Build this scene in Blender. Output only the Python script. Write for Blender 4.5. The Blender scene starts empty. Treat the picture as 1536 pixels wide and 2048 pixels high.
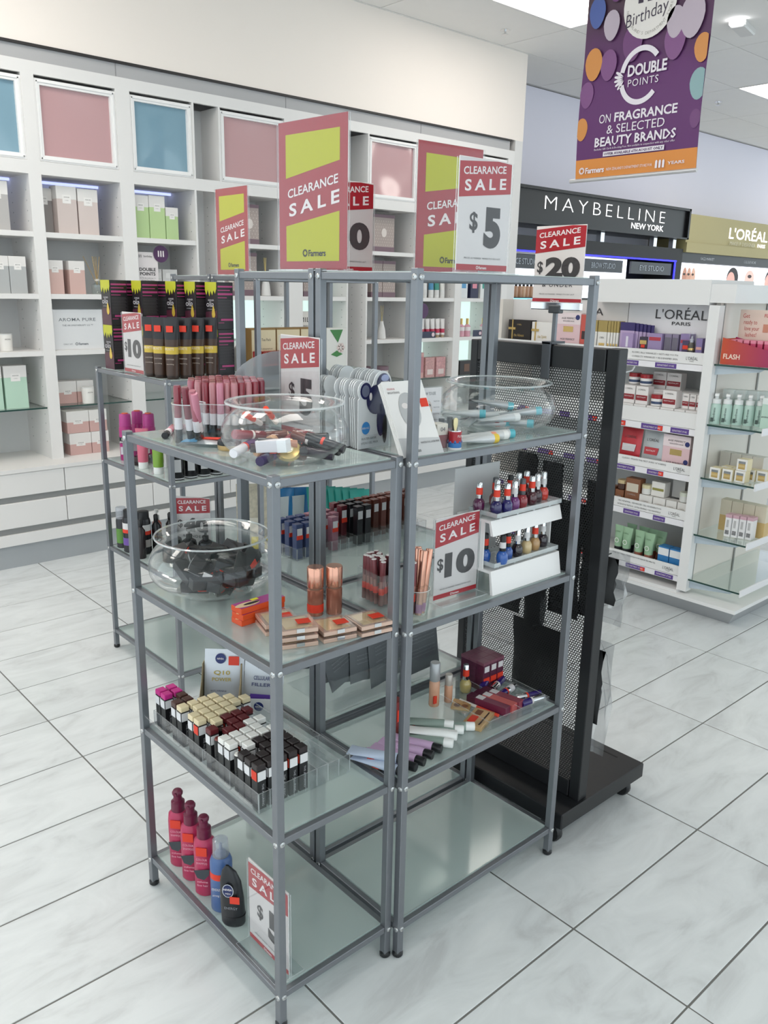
import bpy, bmesh, math, random
from mathutils import Matrix, Vector, Euler
random.seed(11)
PI = math.pi
SC = bpy.context.scene
COL = SC.collection

# ------------------------------------------------------------------ camera
cam_d = bpy.data.cameras.new('camera'); cam = bpy.data.objects.new('camera', cam_d); COL.objects.link(cam)
SC.camera = cam
RGT = Vector((0.7429, -0.6691, 0.0202)); DWN = Vector((-0.1587, -0.2054, -0.9657)); FWD = Vector((0.6460, 0.7170, -0.2599))
yaw, pit, rol = 0.7330, 0.2629, -0.0209
FWD = Vector((math.sin(yaw)*math.cos(pit), math.cos(yaw)*math.cos(pit), -math.sin(pit)))
r0 = Vector((math.cos(yaw), -math.sin(yaw), 0)); d0 = FWD.cross(r0)
RGT = math.cos(rol)*r0 + math.sin(rol)*d0; DWN = -math.sin(rol)*r0 + math.cos(rol)*d0
M = Matrix((( RGT.x, -DWN.x, -FWD.x, -1.1003), (RGT.y, -DWN.y, -FWD.y, -1.1442), (RGT.z, -DWN.z, -FWD.z, 1.4792), (0, 0, 0, 1)))
cam.matrix_world = M
cam_d.sensor_fit = 'VERTICAL'; cam_d.sensor_height = 24.0; cam_d.lens = 24.0*1669.5/2048
cam_d.clip_start = 0.05; cam_d.clip_end = 100

# ------------------------------------------------------------------ world, exposure
LIGHT_STRENGTH = 7.6
WORLD_STRENGTH = 1.75
w = bpy.data.worlds.new('store_ambient'); SC.world = w; w.use_nodes = True
w.node_tree.nodes['Background'].inputs[0].default_value = (0.83, 0.945, 1.0, 1)
w.node_tree.nodes['Background'].inputs[1].default_value = WORLD_STRENGTH
SC.view_settings.view_transform = 'Standard'; SC.view_settings.look = 'None'
SC.view_settings.gamma = 1.0; SC.view_settings.use_curve_mapping = False
SC.view_settings.exposure = -0.06
SC.cycles.transparent_max_bounces = 40
SC.cycles.max_bounces = 8

# ------------------------------------------------------------------ materials
def lin(c):
    return tuple((v/12.92 if v <= 0.04045 else ((v+0.055)/1.055)**2.4) for v in c)
def hx(h):
    h = h.lstrip('#'); return lin(tuple(int(h[i:i+2], 16)/255 for i in (0, 2, 4)))
MATS = {}
def mat(h, rough=0.5, metal=0.0, emit=0.0, var=0.0, scale=30, coat=0.0, bump=0.0):
    key = (h, rough, metal, emit, var, scale, coat, bump)
    if key in MATS: return MATS[key]
    m = bpy.data.materials.new('paint_'+h.strip('#')); m.use_nodes = True
    nt = m.node_tree; b = nt.nodes['Principled BSDF']; c = hx(h)
    b.inputs['Base Color'].default_value = (*c, 1); b.inputs['Roughness'].default_value = rough
    b.inputs['Metallic'].default_value = metal; b.inputs['Coat Weight'].default_value = coat
    b.inputs['Coat Roughness'].default_value = 0.06
    if var > 0 or bump > 0:
        g = nt.nodes.new('ShaderNodeNewGeometry'); n = nt.nodes.new('ShaderNodeTexNoise')
        n.inputs['Scale'].default_value = scale; n.inputs['Detail'].default_value = 4
        nt.links.new(g.outputs['Position'], n.inputs['Vector'])
        if var > 0:
            r = nt.nodes.new('ShaderNodeMix'); r.data_type = 'RGBA'
            r.inputs['A'].default_value = (*[max(0, v*(1-var)) for v in c], 1); r.inputs['B'].default_value = (*[min(1, v*(1+var)) for v in c], 1)
            nt.links.new(n.outputs['Fac'], r.inputs['Factor']); nt.links.new(r.outputs['Result'], b.inputs['Base Color'])
        if bump > 0:
            bp = nt.nodes.new('ShaderNodeBump'); bp.inputs['Strength'].default_value = bump; bp.inputs['Distance'].default_value = 0.002
            nt.links.new(n.outputs['Fac'], bp.inputs['Height']); nt.links.new(bp.outputs['Normal'], b.inputs['Normal'])
    if emit > 0:
        b.inputs['Emission Color'].default_value = (*c, 1); b.inputs['Emission Strength'].default_value = emit
    MATS[key] = m; return m
def clear(name, tint=(0.97, 0.98, 0.98), edge=0.55, base=0.05, rough=0.03, haze=0.0, hazecol=(0.8, 0.85, 0.84), power=3.0):
    if name in MATS: return MATS[name]
    m = bpy.data.materials.new(name); m.use_nodes = True; nt = m.node_tree; nt.nodes.clear()
    o = nt.nodes.new('ShaderNodeOutputMaterial'); t = nt.nodes.new('ShaderNodeBsdfTransparent'); g = nt.nodes.new('ShaderNodeBsdfGlossy')
    t.inputs[0].default_value = (*tint, 1); g.inputs['Roughness'].default_value = rough; g.inputs[0].default_value = (1, 1, 1, 1)
    lw = nt.nodes.new('ShaderNodeLayerWeight'); lw.inputs[0].default_value = 0.5
    pw = nt.nodes.new('ShaderNodeMath'); pw.operation = 'POWER'; pw.inputs[1].default_value = power
    ma = nt.nodes.new('ShaderNodeMath'); ma.operation = 'MULTIPLY_ADD'; ma.inputs[1].default_value = edge; ma.inputs[2].default_value = base
    nt.links.new(lw.outputs['Facing'], pw.inputs[0]); nt.links.new(pw.outputs[0], ma.inputs[0])
    src = t.outputs[0]
    if haze > 0:
        d = nt.nodes.new('ShaderNodeBsdfDiffuse'); d.inputs[0].default_value = (*hazecol, 1)
        mx = nt.nodes.new('ShaderNodeMixShader'); mx.inputs[0].default_value = haze
        nt.links.new(t.outputs[0], mx.inputs[1]); nt.links.new(d.outputs[0], mx.inputs[2]); src = mx.outputs[0]
    m2 = nt.nodes.new('ShaderNodeMixShader'); nt.links.new(ma.outputs[0], m2.inputs[0])
    nt.links.new(src, m2.inputs[1]); nt.links.new(g.outputs[0], m2.inputs[2]); nt.links.new(m2.outputs[0], o.inputs[0])
    MATS[name] = m; return m
ACR = clear('clear_acrylic', (0.975, 0.98, 0.985), edge=0.5, base=0.035, haze=0.012)
SIGNACR = clear('sign_acrylic', (0.96, 0.965, 0.97), edge=0.5, base=0.022)
ACR_EDGE = clear('acrylic_edge', (0.9, 0.93, 0.93), edge=0.4, base=0.12, haze=0.35, hazecol=(0.86, 0.89, 0.9))
BOWL = clear('bowl_acrylic', (0.98, 0.985, 0.988), edge=0.62, base=0.024, rough=0.015, haze=0.006, power=2.9)
FROST = clear('frosted_shelf_glass', (0.90, 0.945, 0.93), edge=0.5, base=0.05, rough=0.1, haze=0.40, hazecol=(0.64, 0.72, 0.705))
FROST_EDGE = clear('shelf_glass_edge', (0.8, 0.9, 0.87), edge=0.4, base=0.08, rough=0.1, haze=0.6, hazecol=(0.62, 0.72, 0.7))
GLASS = clear('green_glass', (0.93, 0.97, 0.955), edge=0.6, base=0.06, rough=0.02)
GLASS_EDGE = mat('#1f4038', 0.15)
SLEEVE = clear('plastic_sleeve', (0.96, 0.96, 0.97), edge=0.3, base=0.03, rough=0.1)
STEEL = mat('#86898e', 0.42, 0.75, var=0.05, scale=60)
CHROME = mat('#d9dadc', 0.12, 1.0)
SCREW = mat('#c3c4c4', 0.25, 0.9)
BLACKP = mat('#16171a', 0.35)
WHITE = mat('#e9e6e3', 0.5, var=0.02, scale=3)
RED = mat('#a81c2a', 0.35); YEL = mat('#b7b72c', 0.4); INK = mat('#3d3b3d', 0.5); PAPER = mat('#dcd6d4', 0.4); TXTW = mat('#e6dfdf', 0.4)
ORANGE = mat('#dd3a22', 0.5)
ROSE = mat('#d9a28c', 0.2, 0.85); GOLD = mat('#d6b878', 0.25, 0.8)

# ------------------------------------------------------------------ mesh builder
TXT = {}
def text_geo(s, bold, space):
    k = (s, bold, space)
    if k in TXT: return TXT[k]
    c = bpy.data.curves.new('t', 'FONT'); c.body = s; c.size = 1.0; c.resolution_u = 5 if len(s) <= 3 else (3 if len(s) <= 12 else 1); c.space_character = space
    c.offset = bold; c.fill_mode = 'FRONT'
    o = bpy.data.objects.new('t', c); me = o.to_mesh()
    v = [(p.co.x, p.co.y) for p in me.vertices]; f = [tuple(q.vertices) for q in me.polygons]
    o.to_mesh_clear(); bpy.data.objects.remove(o); bpy.data.curves.remove(c)
    TXT[k] = (v, f); return v, f
class MB:
    def __init__(s, *mats): s.v = []; s.f = []; s.m = []; s.mats = list(mats); s.sm = []
    def mi(s, m):
        if isinstance(m, int): return m
        if m not in s.mats: s.mats.append(m)
        return s.mats.index(m)
    def add(s, vs, fs, m=0, smooth=False, T=None):
        b = len(s.v); m = s.mi(m)
        s.v += [tuple(T @ Vector(p)) for p in vs] if T is not None else [tuple(p) for p in vs]
        for f in fs: s.f.append(tuple(b+i for i in f)); s.m.append(m); s.sm.append(smooth)
        return s
    def bx(s, x0, x1, y0, y1, z0, z1, m=0, T=None):
        vs = [(x0,y0,z0),(x1,y0,z0),(x1,y1,z0),(x0,y1,z0),(x0,y0,z1),(x1,y0,z1),(x1,y1,z1),(x0,y1,z1)]
        return s.add(vs, [(0,3,2,1),(4,5,6,7),(0,1,5,4),(1,2,6,5),(2,3,7,6),(3,0,4,7)], m, False, T)
    def cbx(s, x0, x1, y0, y1, z0, z1, c, m=0, T=None):   # box with chamfered edges
        vs = []; idx = {}
        for i, (X, sx) in enumerate(((x0, 1), (x1, -1))):
            for j, (Y, sy) in enumerate(((y0, 1), (y1, -1))):
                for k, (Z, sz) in enumerate(((z0, 1), (z1, -1))):
                    idx[i,j,k,0] = len(vs); vs.append((X, Y+sy*c, Z+sz*c))
                    idx[i,j,k,1] = len(vs); vs.append((X+sx*c, Y, Z+sz*c))
                    idx[i,j,k,2] = len(vs); vs.append((X+sx*c, Y+sy*c, Z))
        q = lambda *a: tuple(idx[t] for t in a); F = []
        for i in (0, 1): F.append(q((i,0,0,0),(i,1,0,0),(i,1,1,0),(i,0,1,0)))
        for j in (0, 1): F.append(q((0,j,0,1),(1,j,0,1),(1,j,1,1),(0,j,1,1)))
        for k in (0, 1): F.append(q((0,0,k,2),(1,0,k,2),(1,1,k,2),(0,1,k,2)))
        for j in (0, 1):
            for k in (0, 1): F.append(q((0,j,k,1),(1,j,k,1),(1,j,k,2),(0,j,k,2)))
        for i in (0, 1):
            for k in (0, 1): F.append(q((i,0,k,0),(i,1,k,0),(i,1,k,2),(i,0,k,2)))
        for i in (0, 1):
            for j in (0, 1): F.append(q((i,j,0,0),(i,j,1,0),(i,j,1,1),(i,j,0,1)))
        for i in (0, 1):
            for j in (0, 1):
                for k in (0, 1): F.append(q((i,j,k,0),(i,j,k,1),(i,j,k,2)))
        return s.add(vs, F, m, False, T)
    def lathe(s, prof, n=16, m=0, T=None, sx=1, sy=1, smooth=True, cap0=True, cap1=True, ms=None):
        vs = []; F = []; k = len(prof)
        for r, z in prof:
            for i in range(n):
                a = 2*PI*(i+0.5)/n; vs.append((r*sx*math.cos(a), r*sy*math.sin(a), z))
        if ms is None: ms = [m]*(k-1)
        for j in range(k-1):
            b = [(j*n+i, j*n+(i+1) % n, (j+1)*n+(i+1) % n, (j+1)*n+i) for i in range(n)]
            if j == 0: s.add(vs, b, ms[j], smooth, T); base = len(s.v)-len(vs)
            else:
                mm = s.mi(ms[j])
                for f in b: s.f.append(tuple(base+t for t in f)); s.m.append(mm); s.sm.append(smooth)
        if cap0: s.f.append(tuple(base+i for i in range(n))[::-1]); s.m.append(s.mi(ms[0])); s.sm.append(False)
        if cap1: s.f.append(tuple(base+(k-1)*n+i for i in range(n))); s.m.append(s.mi(ms[-1])); s.sm.append(False)
        return s
    def cyl(s, x, y, z0, z1, r, m=0, n=14, r1=None):
        return s.lathe([(r, z0), (r if r1 is None else r1, z1)], n, m, Matrix.Translation((x, y, 0)))
    def tube(s, p, q, r, m=0, n=8):
        p = Vector(p); q = Vector(q); d = q-p; L = d.length
        T = Matrix.Translation(p) @ d.to_track_quat('Z', 'Y').to_matrix().to_4x4()
        return s.lathe([(r, 0), (r, L)], n, m, T)
    def prism(s, poly, y0, y1, m=0, T=None):     # poly in (x,z), extruded along y
        n = len(poly); vs = [(x, y0, z) for x, z in poly]+[(x, y1, z) for x, z in poly]
        F = [tuple(range(n)), tuple(range(2*n-1, n-1, -1))]+[(i, n+i, n+(i+1) % n, (i+1) % n) for i in range(n)]
        return s.add(vs, F, m, False, T)
    def text(s, t, x, z, size, y=0.0, m=0, align='L', bold=0.0, space=1.0, shear=0.0, width=None, T=None):
        v, f = text_geo(t, bold, space)
        if not v: return s
        x0 = min(p[0] for p in v); x1 = max(p[0] for p in v); sx = size
        if width: sx = width/(x1-x0)
        W = (x1-x0)*sx; ox = {'L': 0, 'C': -W/2, 'R': -W}[align]
        vs = [(x+ox+(p[0]-x0)*sx, y, z+p[1]*size+shear*(ox+(p[0]-x0)*sx)) for p in v]
        return s.add(vs, f, m, False, T)
    def mesh(s, name):
        me = bpy.data.meshes.new(name); me.from_pydata(s.v, [], s.f)
        for m in s.mats: me.materials.append(m)
        me.polygons.foreach_set('material_index', s.m); me.polygons.foreach_set('use_smooth', s.sm)
        bm = bmesh.new(); bm.from_mesh(me); bmesh.ops.recalc_face_normals(bm, faces=bm.faces); bm.to_mesh(me); bm.free()
        if any(s.sm): me.set_sharp_from_angle(angle=math.radians(40))
        me.update(); return me
def raw(s, name):    # mesh without recomputed normals (flat lettering)
    me = bpy.data.meshes.new(name); me.from_pydata(s.v, [], s.f)
    for m in s.mats: me.materials.append(m)
    me.polygons.foreach_set('material_index', s.m); me.update(); return me
def part(name, mb, parent, loc=None, rot=None, label=None, flat=False):
    me = mb if isinstance(mb, bpy.types.Mesh) else (raw(mb, name) if flat else mb.mesh(name))
    o = bpy.data.objects.new(name, me); COL.objects.link(o); o.parent = parent
    if loc: o.location = loc
    if rot: o.rotation_euler = rot
    if label: o['label'] = label
    return o
def tag(o, label, cat, group=None):
    o['label'] = label; o['category'] = cat
    if group: o['group'] = group
    return o
def thing(name, label, cat, loc=(0, 0, 0), rotz=0.0, group=None, rot=None):
    o = bpy.data.objects.new(name, None); COL.objects.link(o); o.empty_display_size = 0.05
    o.location = loc; o.rotation_euler = rot if rot else (0, 0, rotz)
    return tag(o, label, cat, group)
def struct(name, mb, parent=None):
    o = part(name, mb, parent)
    if parent is None: o['kind'] = 'structure'
    return o
KIDS = {}
def dup(root, loc, rotz=0.0, label=None, group=None, rot=None, scale=None):
    r = root.copy(); COL.objects.link(r); r.location = loc; r.rotation_euler = rot if rot else (0, 0, rotz)
    if scale: r.scale = scale
    if label: r['label'] = label
    if group: r['group'] = group
    ch = KIDS.get(root.name)
    if ch is None: ch = KIDS[root.name] = [(c, list(c.children)) for c in root.children]
    for c, gs in ch:
        k = c.copy(); COL.objects.link(k); k.parent = r
        for g in gs:
            q = g.copy(); COL.objects.link(q); q.parent = k
    return r
PROTOS = []
class Proto:         # first use places the prototype itself, later uses copy it
    def __init__(s, root): s.root = root; s.used = False; PROTOS.append(s)
    def put(s, loc, rotz=0.0, label=None, group=None, rot=None, scale=None):
        if s.used: return dup(s.root, loc, rotz, label, group, rot, scale)
        s.used = True; r = s.root; r.location = loc; r.rotation_euler = rot if rot else (0, 0, rotz)
        if scale: r.scale = scale
        if label: r['label'] = label
        if group: r['group'] = group
        KIDS[r.name] = [(c, list(c.children)) for c in r.children]
        return r
ORD = ['first', 'second', 'third', 'fourth', 'fifth', 'sixth', 'seventh', 'eighth', 'ninth', 'tenth', 'eleventh', 'twelfth', 'thirteenth', 'fourteenth', 'fifteenth', 'sixteenth']

# ------------------------------------------------------------------ floor, ceiling, walls
def marble():
    m = bpy.data.materials.new('marble_tile'); m.use_nodes = True; nt = m.node_tree; b = nt.nodes['Principled BSDF']
    g = nt.nodes.new('ShaderNodeNewGeometry'); mp = nt.nodes.new('ShaderNodeMapping'); oi = nt.nodes.new('ShaderNodeObjectInfo')
    mp.inputs['Rotation'].default_value = (0, 0, 0.5); mp.inputs['Scale'].default_value = (1.0, 2.6, 1)
    va = nt.nodes.new('ShaderNodeVectorMath'); va.operation = 'ADD'
    sc = nt.nodes.new('ShaderNodeVectorMath'); sc.operation = 'SCALE'; sc.inputs[0].default_value = (7.3, 3.1, 5.7)
    nt.links.new(oi.outputs['Random'], sc.inputs['Scale']); nt.links.new(g.outputs['Position'], va.inputs[0]); nt.links.new(sc.outputs[0], va.inputs[1])
    nt.links.new(va.outputs[0], mp.inputs['Vector'])
    n = nt.nodes.new('ShaderNodeTexNoise'); n.inputs['Scale'].default_value = 4.0; n.inputs['Detail'].default_value = 6; n.inputs['Roughness'].default_value = 0.62; n.inputs['Distortion'].default_value = 0.8
    nt.links.new(mp.outputs[0], n.inputs['Vector'])
    r = nt.nodes.new('ShaderNodeValToRGB'); e = r.color_ramp.elements
    e[0].position = 0.3; e[0].color = (*hx('#c3c6c7'), 1); e[1].position = 0.62; e[1].color = (*hx('#d9ddde'), 1)
    x = e.new(0.45); x.color = (*hx('#d1d5d6'), 1)
    nt.links.new(n.outputs['Fac'], r.inputs[0]); nt.links.new(r.outputs[0], b.inputs['Base Color'])
    b.inputs['Roughness'].default_value = 0.22; b.inputs['Specular IOR Level'].default_value = 0.45
    return m
MARBLE = marble(); GROUT = mat('#6f6f6c', 0.9, var=0.1, scale=20)
TX, TY, OX, OY = 0.5895, 0.2968, -0.2110, 0.9730
floor = struct('floor', MB(GROUT).bx(-6, 14, -7, 6, -0.05, -0.0015))
g = 0.0024
tile_me = MB(MARBLE).cbx(g, TX-g, g, TY-g, -0.01, 0.0, 0.0012).mesh('tile')
far_tiles = MB(MARBLE)
def in_view(x, y, z, mx=0.05):
    p = Vector((x, y, z))-cam.matrix_world.translation; d = p.dot(FWD)
    if d < 0.3: return False
    return abs(p.dot(RGT)/d) < 768/1669.5+mx and abs(p.dot(DWN)/d) < 1024/1669.5+mx
near = []
for i in range(-10, 24):
    for j in range(-26, 17):
        x, y = OX+i*TX, OY+j*TY
        vis = in_view(x+TX/2, y+TY/2, 0, 0.12) and y < 3.3
        if vis: near.append(((x+TX/2+1.1)**2+(y+TY/2+1.14)**2, x, y))
        else: far_tiles.bx(x+g, x+TX-g, y+g, y+TY-g, -0.01, 0.0)
near.sort()
for k, (d, x, y) in enumerate(near):
    if k < 300: part('tile', tile_me, floor, loc=(x, y, 0))
    else: far_tiles.bx(x+g, x+TX-g, y+g, y+TY-g, -0.01, 0.0)
ft = part('tile_field', far_tiles, floor); ft['kind'] = 'stuff'

ZC = 3.22
CEILP = mat('#efedea', 0.85, var=0.02, scale=8); CEILG = mat('#cfcdca', 0.7)
ceiling = struct('ceiling', MB(CEILG).bx(-4, 14, -6, 6, ZC+0.006, ZC+0.08))  # slab stops short at left so cool world light spills in
CELLS = [(2.87+3.6*a, 2.2+2.4*b_) for a in (-2, -1, 0, 1, 2) for b_ in (0, -1, -2) if (a, b_) not in ((0, -1), (1, -1), (0, -2))]+[(-0.73, 1.0), (-1.93, 2.2), (6.47, -1.4)]  # unseen extra cells appended to brighten floor and wall; some skipped to darken
panel_me = MB(CEILP).bx(0.004, 1.196, 0.004, 0.596, -0.004, 0.006).mesh('ceiling_panel')
light_cells = CELLS
lc = {(round((x-4.07)/1.2), round((y-2.8)/0.6)) for x, y in light_cells}
rest = MB(CEILP)
for i in range(-8, 8):
    for j in range(-16, 2):
        if (i, j) in lc: continue
        x, y = 4.07+1.2*i, 2.8+0.6*j
        if in_view(x+0.6, y+0.3, ZC, 0.5): part('ceiling_panel', panel_me, ceiling, loc=(x, y, ZC))
        else: rest.bx(x+0.004, x+1.196, y+0.004, y+0.596, ZC-0.004, ZC+0.006)
rp = part('ceiling_field', rest, ceiling); rp['kind'] = 'stuff'
LAMP = mat('#fff8f0', 0.5, emit=LIGHT_STRENGTH); FRAMEW = mat('#e8e6e4', 0.4)
lt = thing('ceiling_light', 'bright white ceiling panel light', 'ceiling light', (0, 0, 0))
fr = MB(FRAMEW)
for a in ((0, 1.2, 0, 0.02), (0, 1.2, 0.58, 0.6), (0, 0.02, 0.02, 0.58), (1.18, 1.2, 0.02, 0.58)): fr.bx(*a, -0.008, 0.006)
part('frame', fr, lt); part('diffuser', MB(LAMP).bx(0.02, 1.18, 0.02, 0.58, -0.003, 0.006), lt)
PL = Proto(lt)
for x, y in CELLS:
    lab = 'unseen ceiling panel light placed outside the picture to light the room'
    if (x, y) == (2.87, 2.2): lab = 'large bright ceiling panel light left of the purple banner'
    if abs(x-6.47) < 0.01 and y == 2.2: lab = 'bright ceiling panel light at the right edge beyond the banner'
    PL.put((x, y, ZC), 0, lab, 'ceiling panel lights')
for k, (x, y, lab) in enumerate(((3.79, 3.137, 'small chrome ceiling sprinkler left of the purple banner'), (6.88, 3.17, 'small white ceiling sprinkler right of the purple banner'))):
    t = thing('ceiling_sprinkler', lab, 'sprinkler', (x, y, ZC))
    part('escutcheon', MB(CHROME).lathe([(0.035, -0.006), (0.03, 0.004)], 16), t)
    part('stem', MB(CHROME).lathe([(0.008, -0.03), (0.008, -0.006)], 8), t)
    part('deflector', MB(CHROME).lathe([(0.022, -0.034), (0.022, -0.031)], 12), t)
t = thing('emergency_light', 'white emergency light box on the ceiling behind the banner edge', 'emergency light', (4.8, 1.93, ZC), 0.2)
part('housing', MB(mat('#d5d4d2', 0.4)).cbx(-0.13, 0.13, -0.05, 0.05, -0.045, 0, 0.008), t)
part('lens', MB(mat('#fdfdff', 0.2, emit=9.0)).cbx(-0.17, -0.13, -0.045, 0.045, -0.04, -0.006, 0.006), t)

WALLC = mat('#f3eae2', 0.75, var=0.015, scale=2); WALLL = mat('#e6e4f0', 0.75, var=0.015, scale=2); WALLW = mat('#dcdad8', 0.6)
YF, YB = 3.42, 3.755
wb = struct('wall_back', MB(WALLC).bx(-3, 4.39, YF, 4.2, 2.60, ZC))
part('return_panel', MB(WALLW).bx(4.30, 4.39, YF, 4.06, 0, 2.60), wb)
part('back_board', MB(WALLW).bx(-3, 4.30, YB+0.02, 4.06, 0, 2.60), wb)
struct('wall_far', MB(WALLL).bx(4.39, 14, 4.06, 4.3, 0, ZC))
tr = struct('trim_1', MB(mat('#2b2726', 0.5)).bx(-3, 4.26, YF-0.004, YF+0.03, 2.588, 2.60))
GREYG = mat('#b4b3b4', 0.12, coat=0.5)
gs = struct('trim_2', MB(GREYG).bx(-3, 4.25, YF+0.012, YF+0.03, 2.522, 2.588))
for x in (1.05, 2.14, 3.29): part('joint_strip', MB(mat('#8e8d8d', 0.5)).bx(x, x+0.004, YF+0.010, YF+0.013, 2.522, 2.588), gs)

# ------------------------------------------------------------------ wall shelving
CAB = mat('#e2e0de', 0.5, var=0.015, scale=2); CABIN = mat('#d5d6d6', 0.55); LIT = mat('#dff6f0', 0.5, emit=0.75); LED = mat('#b9c4ff', 0.5, emit=1.3)
KICK = mat('#a3a7aa', 0.5, var=0.05, scale=4); PINK = mat('#bf989a', 0.08, coat=0.6); BLUE = mat('#7d9fb0', 0.08, coat=0.6); CHAN = mat('#8f908f', 0.5)
PEGD = mat('#a9a9a8', 0.8)
SH = (1.72, 1.41, 1.115); GZ = 0.815; LEDGE = 0.53
def bay(x0, x1, cl, cr, col, lab, pan=None, lit=None, led=False, glass=True):
    """one shelving bay: opening x0..x1, side posts cl/cr wide, top panel colour col"""
    t = thing('shelving_bay', lab, 'shelving', ((x0+x1)/2, YF, LEDGE)); ox, oz = (x0+x1)/2, LEDGE
    def b(name, m, a0, a1, y0, y1, z0, z1, p=t): return part(name, MB(m).bx(a0-ox, a1-ox, y0-YF, y1-YF, z0-oz, z1-oz), p)
    b('header', CAB, x0-cl, x1+cr, YF, YF+0.02, 2.462, 2.522); b('panel_rail', CAB, x0, x1, YF, YF+0.02, 1.998, 2.062)
    b('cabinet_top', CAB, x0, x1, YF+0.02, YB, 1.998, 2.018)
    sp = b('side_post', CAB, x1, x1+cr, YF, YB, LEDGE, 2.462)
    if cl > 0: b('side_post', CAB, x0-cl, x0, YF, YB, LEDGE, 2.462)
    bk = b('back_panel', CABIN, x0, x1, YB, YB+0.015, LEDGE, 2.462)
    if lit:
        for z0, z1 in lit: b('lit_panel', LIT, x0, x1, YB-0.004, YB, z0, z1, bk)
    if led: b('led_strip', LED, x0, x1, YB-0.05, YB-0.03, 1.985, 1.996)
    for z in SH: b('shelf', CAB, x0, x1, YF+0.004, YB, z-0.026, z)
    if glass:
        gm = MB(GLASS, GLASS_EDGE).bx(x0-ox, x1-ox, 0.012, YB-YF, GZ-0.008-oz, GZ-oz); gm.m[2] = 1; gm.m[3] = 1; gm.m[5] = 1
        part('glass_shelf', gm, t)
    if col:
        p0, p1 = pan or (x0, x1); fw = 0.028; z0, z1 = 2.064, 2.448
        f = MB(mat('#eeedec', 0.35))
        for a in ((p0, p1, z0, z0+fw), (p0, p1, z1-fw, z1), (p0, p0+fw, z0+fw, z1-fw), (p1-fw, p1, z0+fw, z1-fw)):
            f.bx(a[0]-ox, a[1]-ox, 0.006, 0.03, a[2]-oz, a[3]-oz)
        for a in ((p0+.01, p1-.01, z0+.008, z0+.016), (p0+.01, p1-.01, z1-.016, z1-.008), (p0+.008, p0+.016, z0+.01, z1-.01), (p1-.016, p1-.008, z0+.01, z1-.01)):
            f.bx(a[0]-ox, a[1]-ox, 0.001, 0.007, a[2]-oz, a[3]-oz)
        fo = part('panel_frame', f, t); n = 10; ins = MB(col); vs = []
        for i in range(n+1):
            for j in range(n+1):
                u, v = i/n, j/n; vs.append((p0+fw+u*(p1-p0-2*fw)-ox, 0.024-0.006*math.sin(PI*u)*math.sin(PI*v)*(1 if int(p0*10) % 2 else -1), z0+fw+v*(z1-z0-2*fw)-oz))
        ins.add(vs, [(i*(n+1)+j, (i+1)*(n+1)+j, (i+1)*(n+1)+j+1, i*(n+1)+j+1) for i in range(n) for j in range(n)], 0, True)
        ins.bx(p0+fw-ox, p1-fw-ox, 0.032, 0.034, z0+fw-oz, z1-fw-oz); part('panel_insert', ins, fo)
    d = MB(PEGD)      # shelf pin holes down the visible side
    for yy in (0.05, 0.26):
        z = 0.62
        while z < 1.95: d.bx(x1-0.0012-ox, x1-ox, yy, yy+0.006, z-oz, z+0.006-oz); z += 0.05
    part('pin_holes', d, sp)['kind'] = 'stuff'
    return t
bay(0.10, 0.55, 0.06, 0.032, BLUE, 'white shelving bay cut by the left picture edge with blue top panel', led=True)
bay(0.614, 1.036, 0.032, 0.04, PINK, 'white shelving bay holding pink boxes and the AROMA PURE card', led=True)
bay(1.117, 1.488, 0.041, 0.012, BLUE, 'white shelving bay with blue top panel and lime green boxes', led=True)
bay(1.67, 2.121, 0.012, 0.066, PINK, 'white shelving bay with pink panel behind the narrow yellow sale sign', lit=((1.13, 1.39),))
bay(2.255, 2.625, 0.068, 0.012, BLUE, 'white shelving bay behind the largest yellow clearance sign', lit=((1.43, 1.69), (1.13, 1.39)))
bay(2.81, 3.262, 0.012, 0.033, PINK, 'white shelving bay with pink panel, dotted boxes and a white reed diffuser')
bay(3.328, 3.69, 0.033, 0.037, BLUE, 'white shelving bay holding rows of small white tubes', lit=((0.85, 1.09),))
bay(3.765, 4.23, 0.038, 0.07, PINK, 'rightmost white shelving bay beside the wall end', lit=((1.13, 1.39), (0.85, 1.09)))
for (x0, x1, lab) in ((1.50, 1.658, 'narrow empty recess between the blue panel bay and the pink panel bay'), (2.637, 2.798, 'narrow empty recess with pin holes right of the big yellow sign')):
    t = thing('shelving_recess', lab, 'shelving', ((x0+x1)/2, YF, LEDGE)); ox = (x0+x1)/2
    def b(name, m, a0, a1, y0, y1, z0, z1): return part(name, MB(m).bx(a0-ox, a1-ox, y0-YF, y1-YF, z0-LEDGE, z1-LEDGE), t)
    b('header', CAB, x0, x1, YF, YF+0.02, 2.462, 2.522); b('middle_rail', CAB, x0, x1, YF, YF+0.02, 1.998, 2.062)
    b('back_panel', CABIN, x0, x1, 3.62, 3.635, LEDGE, 2.462)
    d = MB(PEGD)
    for yy in (0.04, 0.15):
        z = 0.62
        while z < 1.95: d.bx(x1-ox-0.0012, x1-ox, yy, yy+0.006, z-LEDGE, z+0.006-LEDGE); z += 0.05
    part('pin_holes', d, t)['kind'] = 'stuff'
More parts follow.
